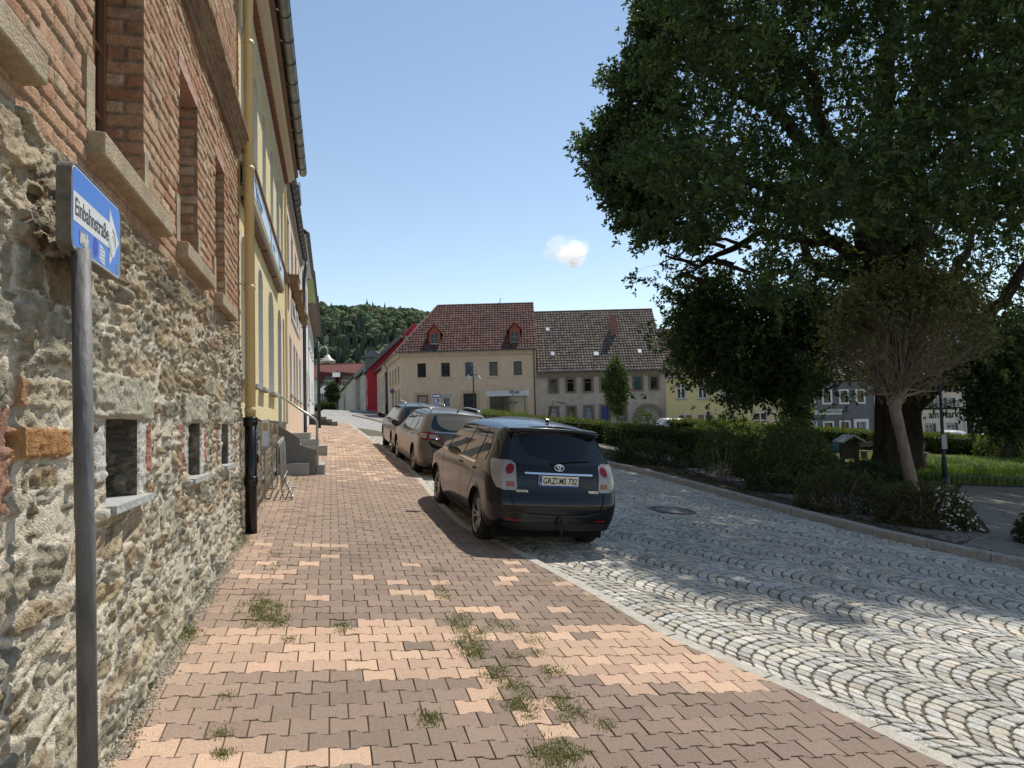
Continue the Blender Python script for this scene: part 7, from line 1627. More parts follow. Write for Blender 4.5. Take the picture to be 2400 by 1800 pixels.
# ---------------- generic shrub / hedge builders
def shell_points(n, rs, cx, cy, rx, ry, h, z0=0, lump=.22, power=1.0):
    """points near the surface of a lumpy dome standing on the ground"""
    u = rs.normal(0, 1, (n, 3)); u[:, 2] = np.abs(u[:, 2])*1.0-.12; u /= np.linalg.norm(u, axis=1, keepdims=True)
    l = 1+lump*fnoise(u[:, 0]*2.2+cx*3, u[:, 1]*2.2+u[:, 2]*1.7+cy, 91, 3, 1.6); r = l*rs.uniform(.62, 1.0, n)**.5*rs.uniform(.85, 1.05, n)
    x = cx+u[:, 0]*rx*r; y = cy+u[:, 1]*ry*r; z = gza(x, y)+z0+np.maximum(.02, (u[:, 2]+.12)*h*.9*r); return np.stack([x, y, z], -1), u
def shrub(name, label, px, py, wpx, hpx, n, size, pal, depth=.9, mat=None, group=None, nl=4, stems=5, cat='shrub', lump=.25, z0=0, Y=None, flowers=0, core=True, off=0):
    b = G(px, py) if Y is None else P(px, py, Y); Yd = b[1]; k = Yd/FPX; w = wpx*k/2; h = hpx*k; rs = np.random.RandomState(int(px*7+py) % 9999)
    b = np.array([b[0], Yd+off, gz(b[0], Yd+off)]); t = thing(name, b, label, cat, group)
    mb = MB(); 
    for i in range(stems):
        a = rs.uniform(0, 2*pi); e = b+np.array([w*.55*cos(a), w*.5*math.sin(a), h*.75]); mb.tube(wiggle(b+np.array([w*.1*cos(a), w*.1*math.sin(a), 0]), e, 5, .25, rs), [.022, .018, .014, .010, .006], 5)
    mb.build('stems', m_bark2, t)
    C_, u = shell_points(n, rs, b[0], b[1], w, w*depth, h, z0, lump); V, F, c = rosettes(C_, nl, size, rs, pal, u, aspect=.5)
    build('foliage', V, F, mat or m_leafb, t, col=c)
    if flowers:
        q = C_[(u[:, 0] > .1) & (u[:, 1] < .3)]; q = q[rs.randint(0, len(q), flowers)]+rs.normal(0, .02, (flowers, 3))+np.array([.03, -.05, .02]); V, F, c = rosettes(q, 5, .032, rs, np.array([(.75, .75, .70)]), None, aspect=.9)
        build('flowers', V, F, M('petals', attr=True, rough=.6), t, col=np.clip(c, 0, .8))
    return t
DK = np.array([(.035, .055, .018), (.045, .07, .02), (.028, .045, .016), (.06, .085, .028)])
MID = np.array([(.06, .095, .024), (.05, .08, .022), (.08, .115, .03), (.045, .065, .022)])
LT = np.array([(.13, .17, .035), (.10, .145, .03), (.16, .19, .05), (.12, .14, .045)])
OLV = np.array([(.075, .075, .028), (.06, .07, .025), (.09, .085, .035), (.05, .055, .022)])
def hedge(name, label, pts, w, h, n, size, pal, group=None, top=None, cat='hedge', wob=.10):
    pts = [np.array(p, float) for p in pts]; rs = np.random.RandomState(int(abs(pts[0][0]*31+pts[0][1]*17)) % 9999); c0 = sum(pts)/len(pts)
    t = thing(name, (c0[0], c0[1], gz(c0[0], c0[1])), label, cat, group); seg = [np.linalg.norm(b-a) for a, b in zip(pts[:-1], pts[1:])]; acc = np.cumsum([0]+seg)
    s = rs.uniform(0, acc[-1], n); x = np.interp(s, acc, [p[0] for p in pts]); y = np.interp(s, acc, [p[1] for p in pts]); x2 = np.interp(s+.05, acc, [p[0] for p in pts]); y2 = np.interp(s+.05, acc, [p[1] for p in pts])
    d = np.stack([x2-x, y2-y], 1); d /= np.linalg.norm(d, axis=1, keepdims=True)+1e-6; nn = np.stack([-d[:, 1], d[:, 0]], 1)
    nz1 = fnoise(s, s*0+.5, 33, 3, .8); hh = h*(1+wob*nz1)
    f = rs.rand(n); o = np.where(f < .42, rs.uniform(-1, 1, n), np.where(f < .71, 1, -1)*rs.uniform(.8, 1.04, n)); zf = np.where(f < .42, rs.uniform(.88, 1.05, n), rs.uniform(.02, 1, n))
    o = o*(1+.12*fnoise(s, zf*2, 34, 2, 1.5)); X_ = x+nn[:, 0]*o*w/2; Y_ = y+nn[:, 1]*o*w/2; Z_ = gza(X_, Y_)+zf*hh
    ax = np.stack([nn[:, 0]*o, nn[:, 1]*o, (zf > .85)*1.2+.2], 1); pc = np.array(pal); C_ = np.stack([X_, Y_, Z_], 1)
    V, F, c = rosettes(C_, 4, size, rs, pc, ax)
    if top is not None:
        m_ = np.repeat(np.repeat(zf > .86, 4), 4); c[m_] = (np.array(top)[rs.randint(0, len(top), len(c))]*.9)[m_]  # sunlight painted on: upper leaves get the lighter palette
    # woody stems inside
    mb = MB(); k = 0
    st = np.arange(.15, acc[-1], .22 if acc[-1] < 25 else .4)
    for q in st:
        a = np.array([np.interp(q, acc, [p[0] for p in pts]), np.interp(q, acc, [p[1] for p in pts])])
        for _ in range(2):
            e = a+rs.normal(0, w*.22, 2); g = gz(*a); mb.tube([(a[0], a[1], g), ((a[0]+e[0])/2, (a[1]+e[1])/2, g+h*.5), (e[0], e[1], g+h*.88)], [.02, .014, .006], 4, cap=False)
    mb.build('stems', M('hedge_wood', (.05, .038, .028), rough=1), t)
    mb = MB(); M('hedge_core', (.018, .024, .010), rough=1, spec=0)  # solid dark box added inside, stops the view through the leaves
    for a, b in zip(pts[:-1], pts[1:]):
        L_ = np.linalg.norm(b-a); k = max(2, int(L_/1.5)); d_ = (b-a)/L_; m_ = np.array([-d_[1], d_[0]])*w*.30
        for i in range(k):
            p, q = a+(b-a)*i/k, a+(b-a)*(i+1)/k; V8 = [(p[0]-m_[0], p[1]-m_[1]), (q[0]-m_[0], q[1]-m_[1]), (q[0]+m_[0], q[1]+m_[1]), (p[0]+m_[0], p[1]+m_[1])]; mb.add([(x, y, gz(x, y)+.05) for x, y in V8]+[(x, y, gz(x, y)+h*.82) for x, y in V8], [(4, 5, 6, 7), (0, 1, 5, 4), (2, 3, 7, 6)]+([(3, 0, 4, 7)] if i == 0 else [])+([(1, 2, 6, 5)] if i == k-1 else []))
    mb.build('dark_core', MATS['hedge_core'], t); build('foliage', V, F, m_leafb, t, col=c); return t
# hedges
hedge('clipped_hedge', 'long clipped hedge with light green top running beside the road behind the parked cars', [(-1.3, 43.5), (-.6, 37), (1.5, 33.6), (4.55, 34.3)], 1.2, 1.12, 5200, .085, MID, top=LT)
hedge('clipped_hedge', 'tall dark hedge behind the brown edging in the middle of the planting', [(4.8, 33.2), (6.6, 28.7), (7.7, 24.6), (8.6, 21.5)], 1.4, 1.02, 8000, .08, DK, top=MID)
for nm, a, b in (('low clipped hedge at the far edge of the lawn left of the oak trunk', (10, 45.2), (23.2, 45.2)), ('low sunlit hedge at the far edge of the lawn behind the near lamp post', (23.6, 45.2), (35.0, 45.4))): hedge('clipped_hedge', nm, [a, b], 1.2, 1.25, 4600, .11, MID, top=LT)
hedge('clipped_hedge', 'low hedge at right edge of the photo behind the lawn', [(35.4, 45.4), (50, 45.6)], 1.2, 1.2, 3000, .12, MID, top=LT)
# shrubs of the planting, read off the photograph: base column, base row, width and height in pixels
SH = 'shrubs in the roadside planting'
shrub('low_juniper', 'low spreading dark juniper just behind the kerb stones', 1540, 1095, 230, 62, 1500, .07, DK, .35, group=SH, stems=4, off=.3)
shrub('low_juniper', 'low rounded green shrub behind the dark juniper by the path', 1500, 1082, 130, 50, 700, .06, OLV, .7, group=SH, stems=3)
shrub('slender_bush', 'slender upright bush with bare stems standing alone near the kerb', 1692, 1132, 110, 130, 1100, .06, MID, .9, group=SH, stems=9, z0=.25)
shrub('light_bush', 'light yellow green bush in sun behind the dark shrubs', 1728, 1052, 150, 74, 1500, .12, LT, .9, group=SH, Y=39)
shrub('light_bush', 'bush with pinkish new leaves left of the light green bush', 1662, 1050, 110, 58, 900, .11, LT*.8, .9, group=SH, Y=38.5)
shrub('dark_shrub', 'dark glossy shrub between slender bush and the largest shrub', 1775, 1120, 120, 105, 1500, .07, DK, .9, group=SH, Y=20.5)
shrub('large_shrub', 'largest rounded dark green shrub left of the notice board', 1868, 1150, 240, 155, 3400, .07, MID, .8, group=SH, Y=18.5)
shrub('feathery_shrub', 'feathery shrub touching the left post of the notice board', 1930, 1130, 110, 85, 1000, .06, DK, .9, group=SH, Y=21)
shrub('low_dark_shrub', 'low dark laurel at the foot of the oak trunk', 2055, 1128, 190, 46, 1300, .09, DK, .8, group=SH, Y=23)
shrub('spreading_shrub', 'broad dark spreading shrub on the near kerb, left half without flowers', 1985, 1205, 250, 108, 2600, .05, OLV, .45, group=SH, Y=14.4, stems=6)
shrub('flowering_shrub', 'broad low shrub dotted with white flowers at its right end by the kerb', 2165, 1240, 250, 105, 3000, .05, OLV, .5, group=SH, Y=13.2, flowers=110, stems=6)
shrub('feathery_shrub', 'small dark shrub under the largest shrub close to the kerb', 1815, 1148, 150, 52, 900, .06, DK, .4, group=SH, Y=17.0)
shrub('garden_bush', 'light green bush before the white car at the far hedge', 2320, 1062, 70, 65, 500, .12, LT, .8, Y=44)
shrub('garden_bush', 'tall sunlit bush at right edge of the photo beside far lamp', 2395, 1090, 110, 130, 900, .12, LT, .8, Y=43.8)
shrub('garden_bush', 'dark green bush at far right bottom corner beyond the paved path', 2440, 1260, 120, 90, 700, .06, DK, .8, Y=12.0)
shrub('round_sapling', 'small round leafed bush in front of the arched gate', 1512, 1000, 58, 62, 420, .13, MID, .9, Y=52, cat='bush')
shrub('flower_bush', 'small bush in front of the shop window of the corner house', 1232, 990, 32, 30, 160, .12, LT, .9, Y=54, cat='bush')
# ---------------- small trees
def small_tree(name, label, base, crown_c, rx, rz, n, size, pal, trunk_r=.08, ry=None, mat=None, group=None, lean=0, nl=4, squash=None, cat='tree'):
    rs = np.random.RandomState(int(abs(base[0]*91+base[1]*13)) % 9999); ry = ry or rx; t = thing(name, base, label, cat, group); c = np.array(crown_c, float)
    mb = MB(); base = np.array(base, float); mb.tube(wiggle(base-(0, 0, .1), c+(0, 0, -rz*.2), 7, .12, rs), np.linspace(trunk_r, trunk_r*.5, 7), 9)
    for i in range(16):
        u = rs.normal(0, 1, 3); u /= np.linalg.norm(u); e = c+u*np.array([rx, ry, rz])*.8; s_ = base+(c-base)*rs.uniform(.6, 1.1); mb.tube(wiggle(s_, e, 4, .2, rs), [trunk_r*.35, trunk_r*.22, trunk_r*.14, .01], 5, cap=False)
    mb.build('trunk', mat or m_bark2, t, smooth=True)
    u = rs.normal(0, 1, (n, 3)); u /= np.linalg.norm(u, axis=1, keepdims=True); l = 1+.30*fnoise(u[:, 0]*2+9, u[:, 1]*2+u[:, 2]*2.3, 95, 3, 1.7); r = (rs.uniform(.25, 1, n)**.5)*l
    C_ = c+u*np.array([rx, ry, rz])*r[:, None]; V, F, cc = rosettes(C_, nl, size, rs, pal, u); build('crown', V, F, m_leafb, t, col=cc); return t
q = P(1448, 1010, 56); tp = P(1448, 838, 56); cz = (q[2]+tp[2])/2+.4; small_tree('columnar_tree', 'slim upright green tree standing before the old grey house', (q[0], 56, gz(q[0], 56)), (q[0], 56, cz+.1), .95, (tp[2]-cz), 2300, .16, MID*1.1, .09)
q = P(1868, 1040, 44); small_tree('young_tree', 'thin light green young tree before the slate grey house', (q[0], 44, gz(q[0], 44)), P(1862, 955, 44), 1.1, 2.0, 1000, .17, LT, .06)
q = P(2345, 1000, 40); small_tree('dark_leafed_tree', 'dark broad tree behind the far lamp post at right', (q[0], 40, gz(q[0], 40)), P(2425, 840, 40), 3.5, 3.0, 5600, .21, DK, .28, mat=m_bark)
q = P(768, 960, 120); small_tree('street_tree', 'dark round tree in front of the apartment block', (q[0], 120, gz(q[0], 120)), P(780, 922, 120), 1.15, 1.9, 500, .4, DK, .15, mat=m_bark)
for i, (px, py, w) in enumerate(((752, 962, 26), (764, 968, 24), (778, 969, 18))): shrub('front_garden_bush', ('dark bush at foot of the apartment block, leftmost', 'dark bush at foot of the apartment block, middle one', 'dark bush at foot of the apartment block, right one')[i], px, py+6, w, 16, 200, .35, DK, .8, Y=105, group='bushes by the apartment block')
# ---------------- globe tree with twiggy fan shaped crown
def globe():
    Yg = 19.3; rs = np.random.RandomState(5); b = P(2142, 1150, Yg); b = np.array([b[0], Yg, gz(b[0], Yg)]); t = thing('globe_tree', b, 'round pruned tree with fan of bare grey brown branches and thin foliage cap', 'tree')
    hub = P(2100, 930, Yg); c = P(2125, 800, Yg); k = Yg/FPX; rx, rz = 195*k, 150*k
    mb = MB(); pts = [b-(0, 0, .1), P(2128, 1090, Yg), P(2112, 1020, Yg), P(2098, 960, Yg), hub]; mb.tube(pts, [.19, .145, .135, .15, .17], 12)
    tips = []
    for i in range(80):
        u = rs.normal(0, 1, 3); u[2] = abs(u[2])*1.25+.02; u /= np.linalg.norm(u); e = c+u*np.array([rx, rx, rz])*.55*rs.uniform(.8, 1.15); s_ = hub+rs.normal(0, .1, 3)
        if u[2] < .25: e[2] = hub[2]+rs.uniform(.0, .9)
        w_ = wiggle(s_, e, 6, .22, rs); w_[1:-1, 2] += .10; mb.tube(w_, np.linspace(.05, .014, 6), 6, cap=False)
        for j in range(10):
            s2 = w_[rs.randint(1, 6)]; d = (s2-hub); d /= np.linalg.norm(d)+1e-6; v = d*1.0+rs.normal(0, .42, 3)+np.array([0, 0, .35]); v /= np.linalg.norm(v)
            # stop on the crown ellipsoid
            o = (s2-c)/np.array([rx, rx, rz]); vv = v/np.array([rx, rx, rz]); A_ = vv@vv; B_ = o@vv; C2 = o@o-rs.uniform(.75, 1.0)**2; disc = B_*B_-A_*C2
            if disc <= 0: continue
            L = (-B_+sqrt(disc))/A_
            if L < .15 or L > 3.2: continue
            e2 = s2+v*L
            if e2[2] < hub[2]-.25: continue
            w2 = wiggle(s2, e2, 6, .25, rs); mb.tube(w2, np.linspace(.013, .004, 6), 4, cap=False); tips.append(e2)
            for _ in range(2):
                s3 = w2[rs.randint(2, 5)]; e3 = s3+(e2-s3)*rs.uniform(.5, 1.0)+rs.normal(0, .22, 3); mb.tube([s3, (s3+e3)/2+rs.normal(0, .03, 3), e3], [.007, .005, .003], 3, cap=False); tips.append(e3)
    mb.build('trunk', m_bark2, t, smooth=True)
    T_ = np.array(tips); T_ = T_[T_[:, 2] > hub[2]-.1]; hi = np.clip((T_[:, 2]-hub[2])/(2*rz), 0, 1); C_ = np.repeat(T_, 6, 0)+rs.normal(0, .13, (len(T_)*6, 3)); kp = rs.rand(len(C_)) < .22+.95*np.repeat(hi, 6)
    V, F, cc = rosettes(C_[kp], 4, .095, rs, np.array([(.14, .14, .055), (.11, .12, .045), (.18, .175, .07), (.10, .105, .04)]), None); build('crown', V, F, m_leafb, t, col=cc)
globe()
# ---------------- wooded hill closing the valley
def hill():
    rs = np.random.RandomState(9)
    xs = np.linspace(-520, 260, 70); ys = np.linspace(330, 900, 40); X, Y = np.meshgrid(xs, ys)
    def hz(X, Y):
        # ridge line from the photograph: high on the left, falling to the right
        a = X/Y; px = 1200+a*FPX; ridge = np.interp(px, [0, 700, 760, 820, 880, 940, 1000, 1060, 1150, 1300, 1600, 2400], [640, 700, 716, 724, 728, 732, 742, 752, 790, 850, 900, 930])
        base = 984; f = np.clip((Y-360)/260, 0, 1); f = f*f*(3-2*f); zr = 1.88+(1000-ridge)/FPX*620; return 3+f*(zr-10)+6*fnoise(X, Y, 44, 3, .012)-np.clip(Y-640, 0, 400)*.1
    Z = hz(X, Y); idx = np.arange(X.size).reshape(X.shape); F = np.stack([idx[:-1, :-1], idx[:-1, 1:], idx[1:, 1:], idx[1:, :-1]], -1).reshape(-1, 4)
    build('hill', np.stack([X, Y, Z], -1).reshape(-1, 3), F, M('forest_floor', (.03, .045, .02), (.05, .07, .03), scale=.05, rough=1))['kind'] = 'structure'
    # crowns: lumpy many-faced blobs, broadleaf and spruce
    import bmesh
    bm = bmesh.new(); bmesh.ops.create_icosphere(bm, subdivisions=3, radius=1); bv = np.array([v.co[:] for v in bm.verts]); bf = np.array([[v.index for v in f.verts] for f in bm.faces]); bm.free()
    V = []; C_ = []; Fs = []; n0 = 0; N = 1700
    x = rs.uniform(-400, 40, N*3); y = 340+rs.uniform(0, 1, N*3)*320; ppx = 1200+x/y*FPX; m_ = (ppx > 500) & (ppx < 1250); x, y = x[m_][:N], y[m_][:N]; o = np.argsort(-y); x, y = x[o], y[o]; z = hz(x, y)
    for i in range(len(x)):
        con = fnoise(np.array([x[i]]), np.array([y[i]]), 45, 2, .02)[0] > .12 and rs.rand() < .8 and (y[i] < 560 or rs.rand() < .15)
        r = rs.uniform(3.2, 5.6); 
        if con: sc = np.array([r*.45, r*.45, r*1.5]); v = bv.copy(); tz = (v[:, 2]+1)/2; v[:, :2] *= (1.25*(1-tz)+.05)[:, None]; dz = r*1.2; col = np.array([.055, .078, .055])*rs.uniform(.8, 1.2)
        else: sc = np.array([r, r, r*.85])*rs.uniform(.9, 1.1, 3); v = bv.copy(); dz = r*.6; col = np.array([.082, .115, .058])*rs.uniform(.7, 1.35); col[0] *= rs.uniform(.85, 1.3)  # crown tones pulled towards bluish grey, distance haze painted in
        nz = 1+.34*(rs.rand(len(v), 1)-.5)+.22*fnoise(v[:, 0]*2+i, v[:, 1]*2+v[:, 2]*2, 7, 2, 1.4)[:, None]; v = v*nz
        V.append(v*sc+np.array([x[i], y[i], z[i]+dz])); Fs.append(bf+n0); n0 += len(v); C_.append(np.repeat((col*(1+.0*rs.rand(1, 3))), len(v), 0).reshape(-1, 3) if col.ndim > 1 else np.tile(col, (len(v), 1))*rs.uniform(.7, 1.3, (len(v), 1)))
    f = build('forest', np.concatenate(V), np.concatenate(Fs), M('forest_leaves', attr=True, rough=.9, spec=.1), col=np.concatenate(C_)); f['kind'] = 'stuff'
hill()
# ================================================================== STREET FURNITURE AND SIGNS
m_pole = M('zinc_pole', (.10, .10, .10), (.20, .195, .19), scale=14, stretch=(1, 1, .3), rough=.62, metal=.15, bump=.25, bscale=60, spec=.3, c3=(.24, .23, .21))
def oneway():
    Yn, Yf = 2.54, 3.13
    a, b = P(167.5, 372.5, Yn), P(280.5, 499.4, Yf); a2, b2 = P(168.8, 569, Yn), P(279.4, 659, Yf)
    L = math.hypot(b[0]-a[0], b[1]-a[1]); u = np.array([b[0]-a[0], b[1]-a[1], 0])/L; n = np.array([u[1], -u[0], 0]); z1 = (a[2]+b[2])/2; z0 = (a2[2]+b2[2])/2; H = z1-z0
    tp = P(190, 585, 2.62); bt = P(205, 1800, 2.62); g = gz(bt[0], 2.62); d = (bt-tp)/(tp[2]-bt[2]); foot = tp+d*(tp[2]-g+.05)
    t = thing('one_way_sign', (foot[0], foot[1], g), 'blue one-way arrow sign with stickers on grey steel pole before the rubble wall', 'traffic sign')
    mb = MB(); mid = tp+(foot-tp)*.42; mb.tube([tp, mid, mid+np.array([.004, 0, -.03]), foot], [.033, .033, .0325, .033], 20); mb.build('pole', m_pole, t, smooth=True)
    fr = frame((a[0], a[1]), (u[0], u[1])); f = lambda s, z, o: fr(s, z0+z, o)
    # rounded box body
    def rr(o, e=0, r=.035, n=5):
        pts = []
        for cx, cz, a0 in ((L-r+e*0, r, -pi/2), (L-r, H-r, 0), (r, H-r, pi/2), (r, r, pi)):
            for k in range(n): th = a0+pi/2*k/(n-1); pts.append(f(cx+(r+e)*cos(th), cz+(r+e)*math.sin(th), o))
        return pts
    mb = MB(); R_ = [rr(-.045, .004), rr(-.047, .010), rr(.003, .010), rr(.004, .004), rr(.001, -.002)]; n_ = len(R_[0]); mb.V = [v for r in R_ for v in r]
    mb.F = [(i*n_+k, i*n_+(k+1) % n_, (i+1)*n_+(k+1) % n_, (i+1)*n_+k) for i in range(4) for k in range(n_)]+[tuple(range(n_))[::-1]]
    mb.build('housing', M('sign_housing', (.14, .125, .10), (.24, .22, .185), scale=20, rough=.6, metal=.4), t)
    m_blue = M('sign_blue_face', (.035, .15, .56), (.045, .17, .60), scale=6, rough=.3, spec=.5); m_sw = M('sign_white', (.62, .62, .58), (.70, .70, .66), scale=9, rough=.35)
    MB().poly(rr(.0015, -.001)).build('rim', m_sw, t); MB().poly(rr(.0025, -.0065)).build('face', m_blue, t)
    mb = MB(); o = .0035; ar = [(.012*L/L, .32*H), (.735*L, .32*H), (.735*L, .09*H), (.968*L, .5*H), (.735*L, .89*H), (.735*L, .68*H), (.012, .68*H)]; mb.poly([f(s, z, o) for s, z in ar]); mb.build('arrow', m_sw, t)
    V_, F_ = text_mesh('Einbahnstraße', .094, .0004, .0006); w = V_[:, 0].max(); V_[:, 0] *= (.665*L)/w; build('lettering', place(V_, f(.045*L, .405*H, .0042), u, (0, 0, 1), n), F_, M('sign_ink_dark', (.05, .055, .075)), t)
    mb = MB(); rs = random.Random(3); m_st = M('sticker', (.55, .57, .58), (.70, .70, .70), scale=150, rough=.5)
    MB().fbox(f, .135*L, .31*L, .085*H, .26*H, .003, .0036).build('sticker', M('sticker_grey', (.24, .25, .24)), t)
    for k in range(9): s = .14*L+.016*k*L; z = .115*H+rs.uniform(-.01, .02)*1; mb.poly([f(s, z, .0042), f(s+.022*L, z+.0, .0042), f(s+.028*L, z+.10*H, .0042), f(s+.006*L, z+.11*H, .0042)])
    mb.build('sticker_scribble', m_st, t)
    mb = MB(); mb.poly([f(.52*L, .07*H, .003), f(.635*L, .03*H, .003), f(.64*L, .24*H, .003), f(.525*L, .29*H, .003)]); mb.build('sticker', m_sw, t)
    mb = MB(); [mb.fbox(f, .53*L, .63*L, .08*H+k*.05*H, .088*H+k*.05*H, .0034, .0038) for k in range(4)]; mb.build('sticker_lines', m_blue, t)
    mb = MB(); mb.poly([f(.44*L+.05*L*cos(q), .19*H+.13*H*math.sin(q), .003) for q in np.linspace(0, 2*pi, 18, endpoint=False)]); mb.build('sticker', M('sticker_violet', (.06, .10, .42)), t)
    for r in (.20, .17, .10): mb = MB(); mb.tube([f(.80*L+r*.42*L*cos(q), .43*H+r*H*math.sin(q), .0042) for q in np.linspace(0, 2*pi, 28)], .0009, 4); mb.build('round_sticker_ring', M('ring_white', (.80, .80, .78)), t)
    MB().fbox(f, .905*L, .95*L, .05*H, .17*H, .003, .0036).build('sticker', MATS['sticker_grey'], t)
oneway()
def lamp(label, px, Y, bell_y, top_y, base=None, arm=.55, r=.30, group='old style lamps on the square', nb=2):
    b = P(px, 1000, Y); b = np.array([b[0], Y, gz(b[0], Y)]); zb = P(px, bell_y, Y)[2]; zt = P(px, top_y, Y)[2]
    t = thing('street_lamp', b, label, 'street lamp', group); mb = MB(); mb.tube([b-(0, 0, .1), b+(0, 0, .9), b+(0, 0, 1.0), (b[0], Y, zt)], [.085, .075, .055, .035], 10); mb.lathe([(.12, 0), (.12, .25), (.085, .3)], tuple(b), n=12); mb.build('post', m_lpd, t, smooth=True)
    mb = MB(); mb.tube([(b[0]-arm, Y, zb+.22), (b[0]+arm, Y, zb+.22)], .022, 6)
    for sg in (-1, 1): mb.tube([(b[0], Y, zt-.1), (b[0]+sg*arm, Y, zb+.22)], .010, 4)
    mb.build('arm', m_lpd, t)
    for sg in (-1, 1): bell(MB(), (b[0]+sg*arm, Y, zb-.12), r, .36, 14).build('lamp_shade', m_shade, t, smooth=True)
    return t
lamp('twin lamp before the beige corner house door', 1112, 48, 886, 852, arm=.34, r=.22)
lamp('near lamp post with notice sticker beside the oak trunk', 2208, 23.2, 800, 760)
lamp('twin lamp at the far edge of the lawn on the right', 2352, 41.5, 966, 925, arm=.40, r=.26)
lamp('twin lamp behind the young light green tree', 1874, 46, 955, 915, arm=.28, r=.2)
b = P(2208, 1030, 23.2); t = thing('lamp_notice', (b[0], 23.1, b[2]), 'small pale notice stuck on the near lamp post', 'notice'); MB().box((b[0]-.085, 23.08, P(2208, 1052, 23.2)[2]), (b[0]+.085, 23.09, P(2208, 1018, 23.2)[2])).build('sheet', M('paper', (.45, .45, .43)), t)
b = P(1977, 1000, 48); t = thing('thin_post', (b[0], 48, gz(b[0], 48)), 'thin grey post standing before the slate grey house', 'post'); MB().tube([(b[0], 48, gz(b[0], 48)-.1), (b[0], 48, P(1977, 962, 48)[2])], .05, 8).build('post', m_zincd, t)
# notice board with little roof
def kiosk():
    Yk = 27.5; Fk = frame((0, Yk), (1, 0)); o = (1850, 850, 4.022); c = rp(*o, (490, 700, 640, 1000), Yk); bx = rp(*o, (500, 770, 634, 905), Yk); ap = rp(*o, (550, 697, 560, 705), Yk); ev = rp(*o, (455, 748, 668, 756), Yk); g = gz(c[0], Yk)
    t = thing('notice_board', ((c[0]+c[1])/2, Yk, g), 'dark wooden notice board with small gabled roof in the planting', 'notice board'); m_ = M('dark_timber', (.025, .022, .018), (.05, .042, .033), scale=8, rough=.8)
    for x in (c[0]+.03, c[1]-.03): MB().fbox(Fk, x-.07, x+.07, g-.1, ev[2]+.1, -.07, .07).build('post', m_, t)
    MB().fbox(Fk, bx[0]+.05, bx[1]-.05, bx[2], bx[3]+.05, -.05, .05).build('panel', m_, t); xm = (ev[0]+ev[1])/2; mb = MB(); 
    for sg, x in ((-1, ev[0]), (1, ev[1])): mb.prism([Fk(xm, ap[3]+.02, .45), Fk(x, ev[2], .45), Fk(x, ev[2]+.07, .45), Fk(xm, ap[3]+.09, .45)], (0, .9, 0))
    mb.build('roof', M('roof_sheet', (.22, .22, .22), rough=.35, metal=.3), t); MB().fbox(Fk, xm-.05, xm+.05, bx[3], ap[3], -.04, .04).build('king_post', m_, t)
kiosk()
b = P(1958, 1060, 30); t = thing('litter_bin', (b[0], 30, gz(b[0], 30)), 'turquoise litter bin behind the notice board', 'litter bin'); q0, q1 = P(1958, 1062, 30)[2], P(1958, 1042, 30)[2]
mb = MB(); mb.lathe([(.15, q0), (.19, q0+.03), (.20, q1), (.17, q1+.02), (.0, q1+.02)], (b[0], 30, 0), n=16); mb.build('bin', M('turquoise', (.05, .22, .30), rough=.5), t, smooth=True); MB().tube([(b[0]+.22, 30, gz(b[0], 30)-.1), (b[0]+.22, 30, q1+.1)], .03, 6).build('post', m_zincd, t)
def bench(label, px0, px1, Y):
    a = P(px0, 1050, Y)[0]; b = P(px1, 1050, Y)[0]; fb = frame((0, Y), (1, 0)); g = gz((a+b)/2, Y); t = thing('park_bench', ((a+b)/2, Y, g), label, 'bench', 'benches on the lawn')
    m_ = M('bench_wood', (.10, .095, .08), (.17, .16, .135), scale=8, rough=.7); MB().fbox(fb, a, b, g+.42, g+.47, -.05, .38).build('seat', m_, t); MB().fbox(fb, a, b, g+.66, g+.92, -.12, -.08).build('backrest', m_, t)
    for x in (a+.25, b-.25): MB().fbox(fb, x-.06, x+.06, g-.05, g+.42, -.05, .36).build('leg', M('bench_leg', (.10, .10, .095)), t); MB().fbox(fb, x-.04, x+.04, g+.42, g+.9, -.079, -.051).build('brace', MATS['bench_leg'], t)
bench('bench on the lawn left of the oak trunk', 2009, 2062, 35.5); bench('bench partly hidden right of the oak trunk', 2120, 2171, 36.5)
b = P(2152, 1040, 38); g = gz(b[0], 38); t = thing('timber_guard', (b[0], 38, g), 'small wooden post frame behind the bench right of the oak', 'frame'); ft = frame((0, 38), (1, 0)); z1 = P(2152, 1023, 38)[2]
mb = MB(); [mb.fbox(ft, b[0]+x-.04, b[0]+x+.04, g-.1, z1, -.04, .04) for x in (-.35, .25)]; mb.build('posts', M('raw_wood', (.15, .12, .09)), t); MB().fbox(ft, b[0]-.4, b[0]+.3, z1+.002, z1+.06, -.04, .04).build('rail', MATS['raw_wood'], t)
# low hoop fences round the flower bed
def hoops(label, pts, n):
    pts = [np.array(G(*p)) for p in pts]; t = thing('hoop_fence', tuple(pts[0]), label, 'fence', 'low hoop fences on the lawn'); acc = [0]
    for a, b in zip(pts[:-1], pts[1:]): acc.append(acc[-1]+np.linalg.norm(b-a))
    mt = M('hoop_iron', (.16, .16, .15), rough=.5, metal=.4)
    for k in range(n):
        s0, s1 = acc[-1]*k/n, acc[-1]*(k+1.25)/n; q = []
        for th in np.linspace(0, pi, 9):
            s = min(s0+(s1-s0)*(1-cos(th))/2, acc[-1]); x = np.interp(s, acc, [p[0] for p in pts]); y = np.interp(s, acc, [p[1] for p in pts]); q.append((x, y, gz(x, y)+.06+.30*math.sin(th)**.8))
        MB().tube(q, .007, 5, cap=False).build('hoop', mt, t)
hoops('low iron hoop fence before the flower bed nearest the gravel path', [(2165, 1128), (2215, 1137), (2300, 1140), (2400, 1146), (2460, 1150)], 22)
hoops('low iron hoop fence behind the flower bed on the lawn', [(2120, 1092), (2190, 1088), (2270, 1086)], 14)
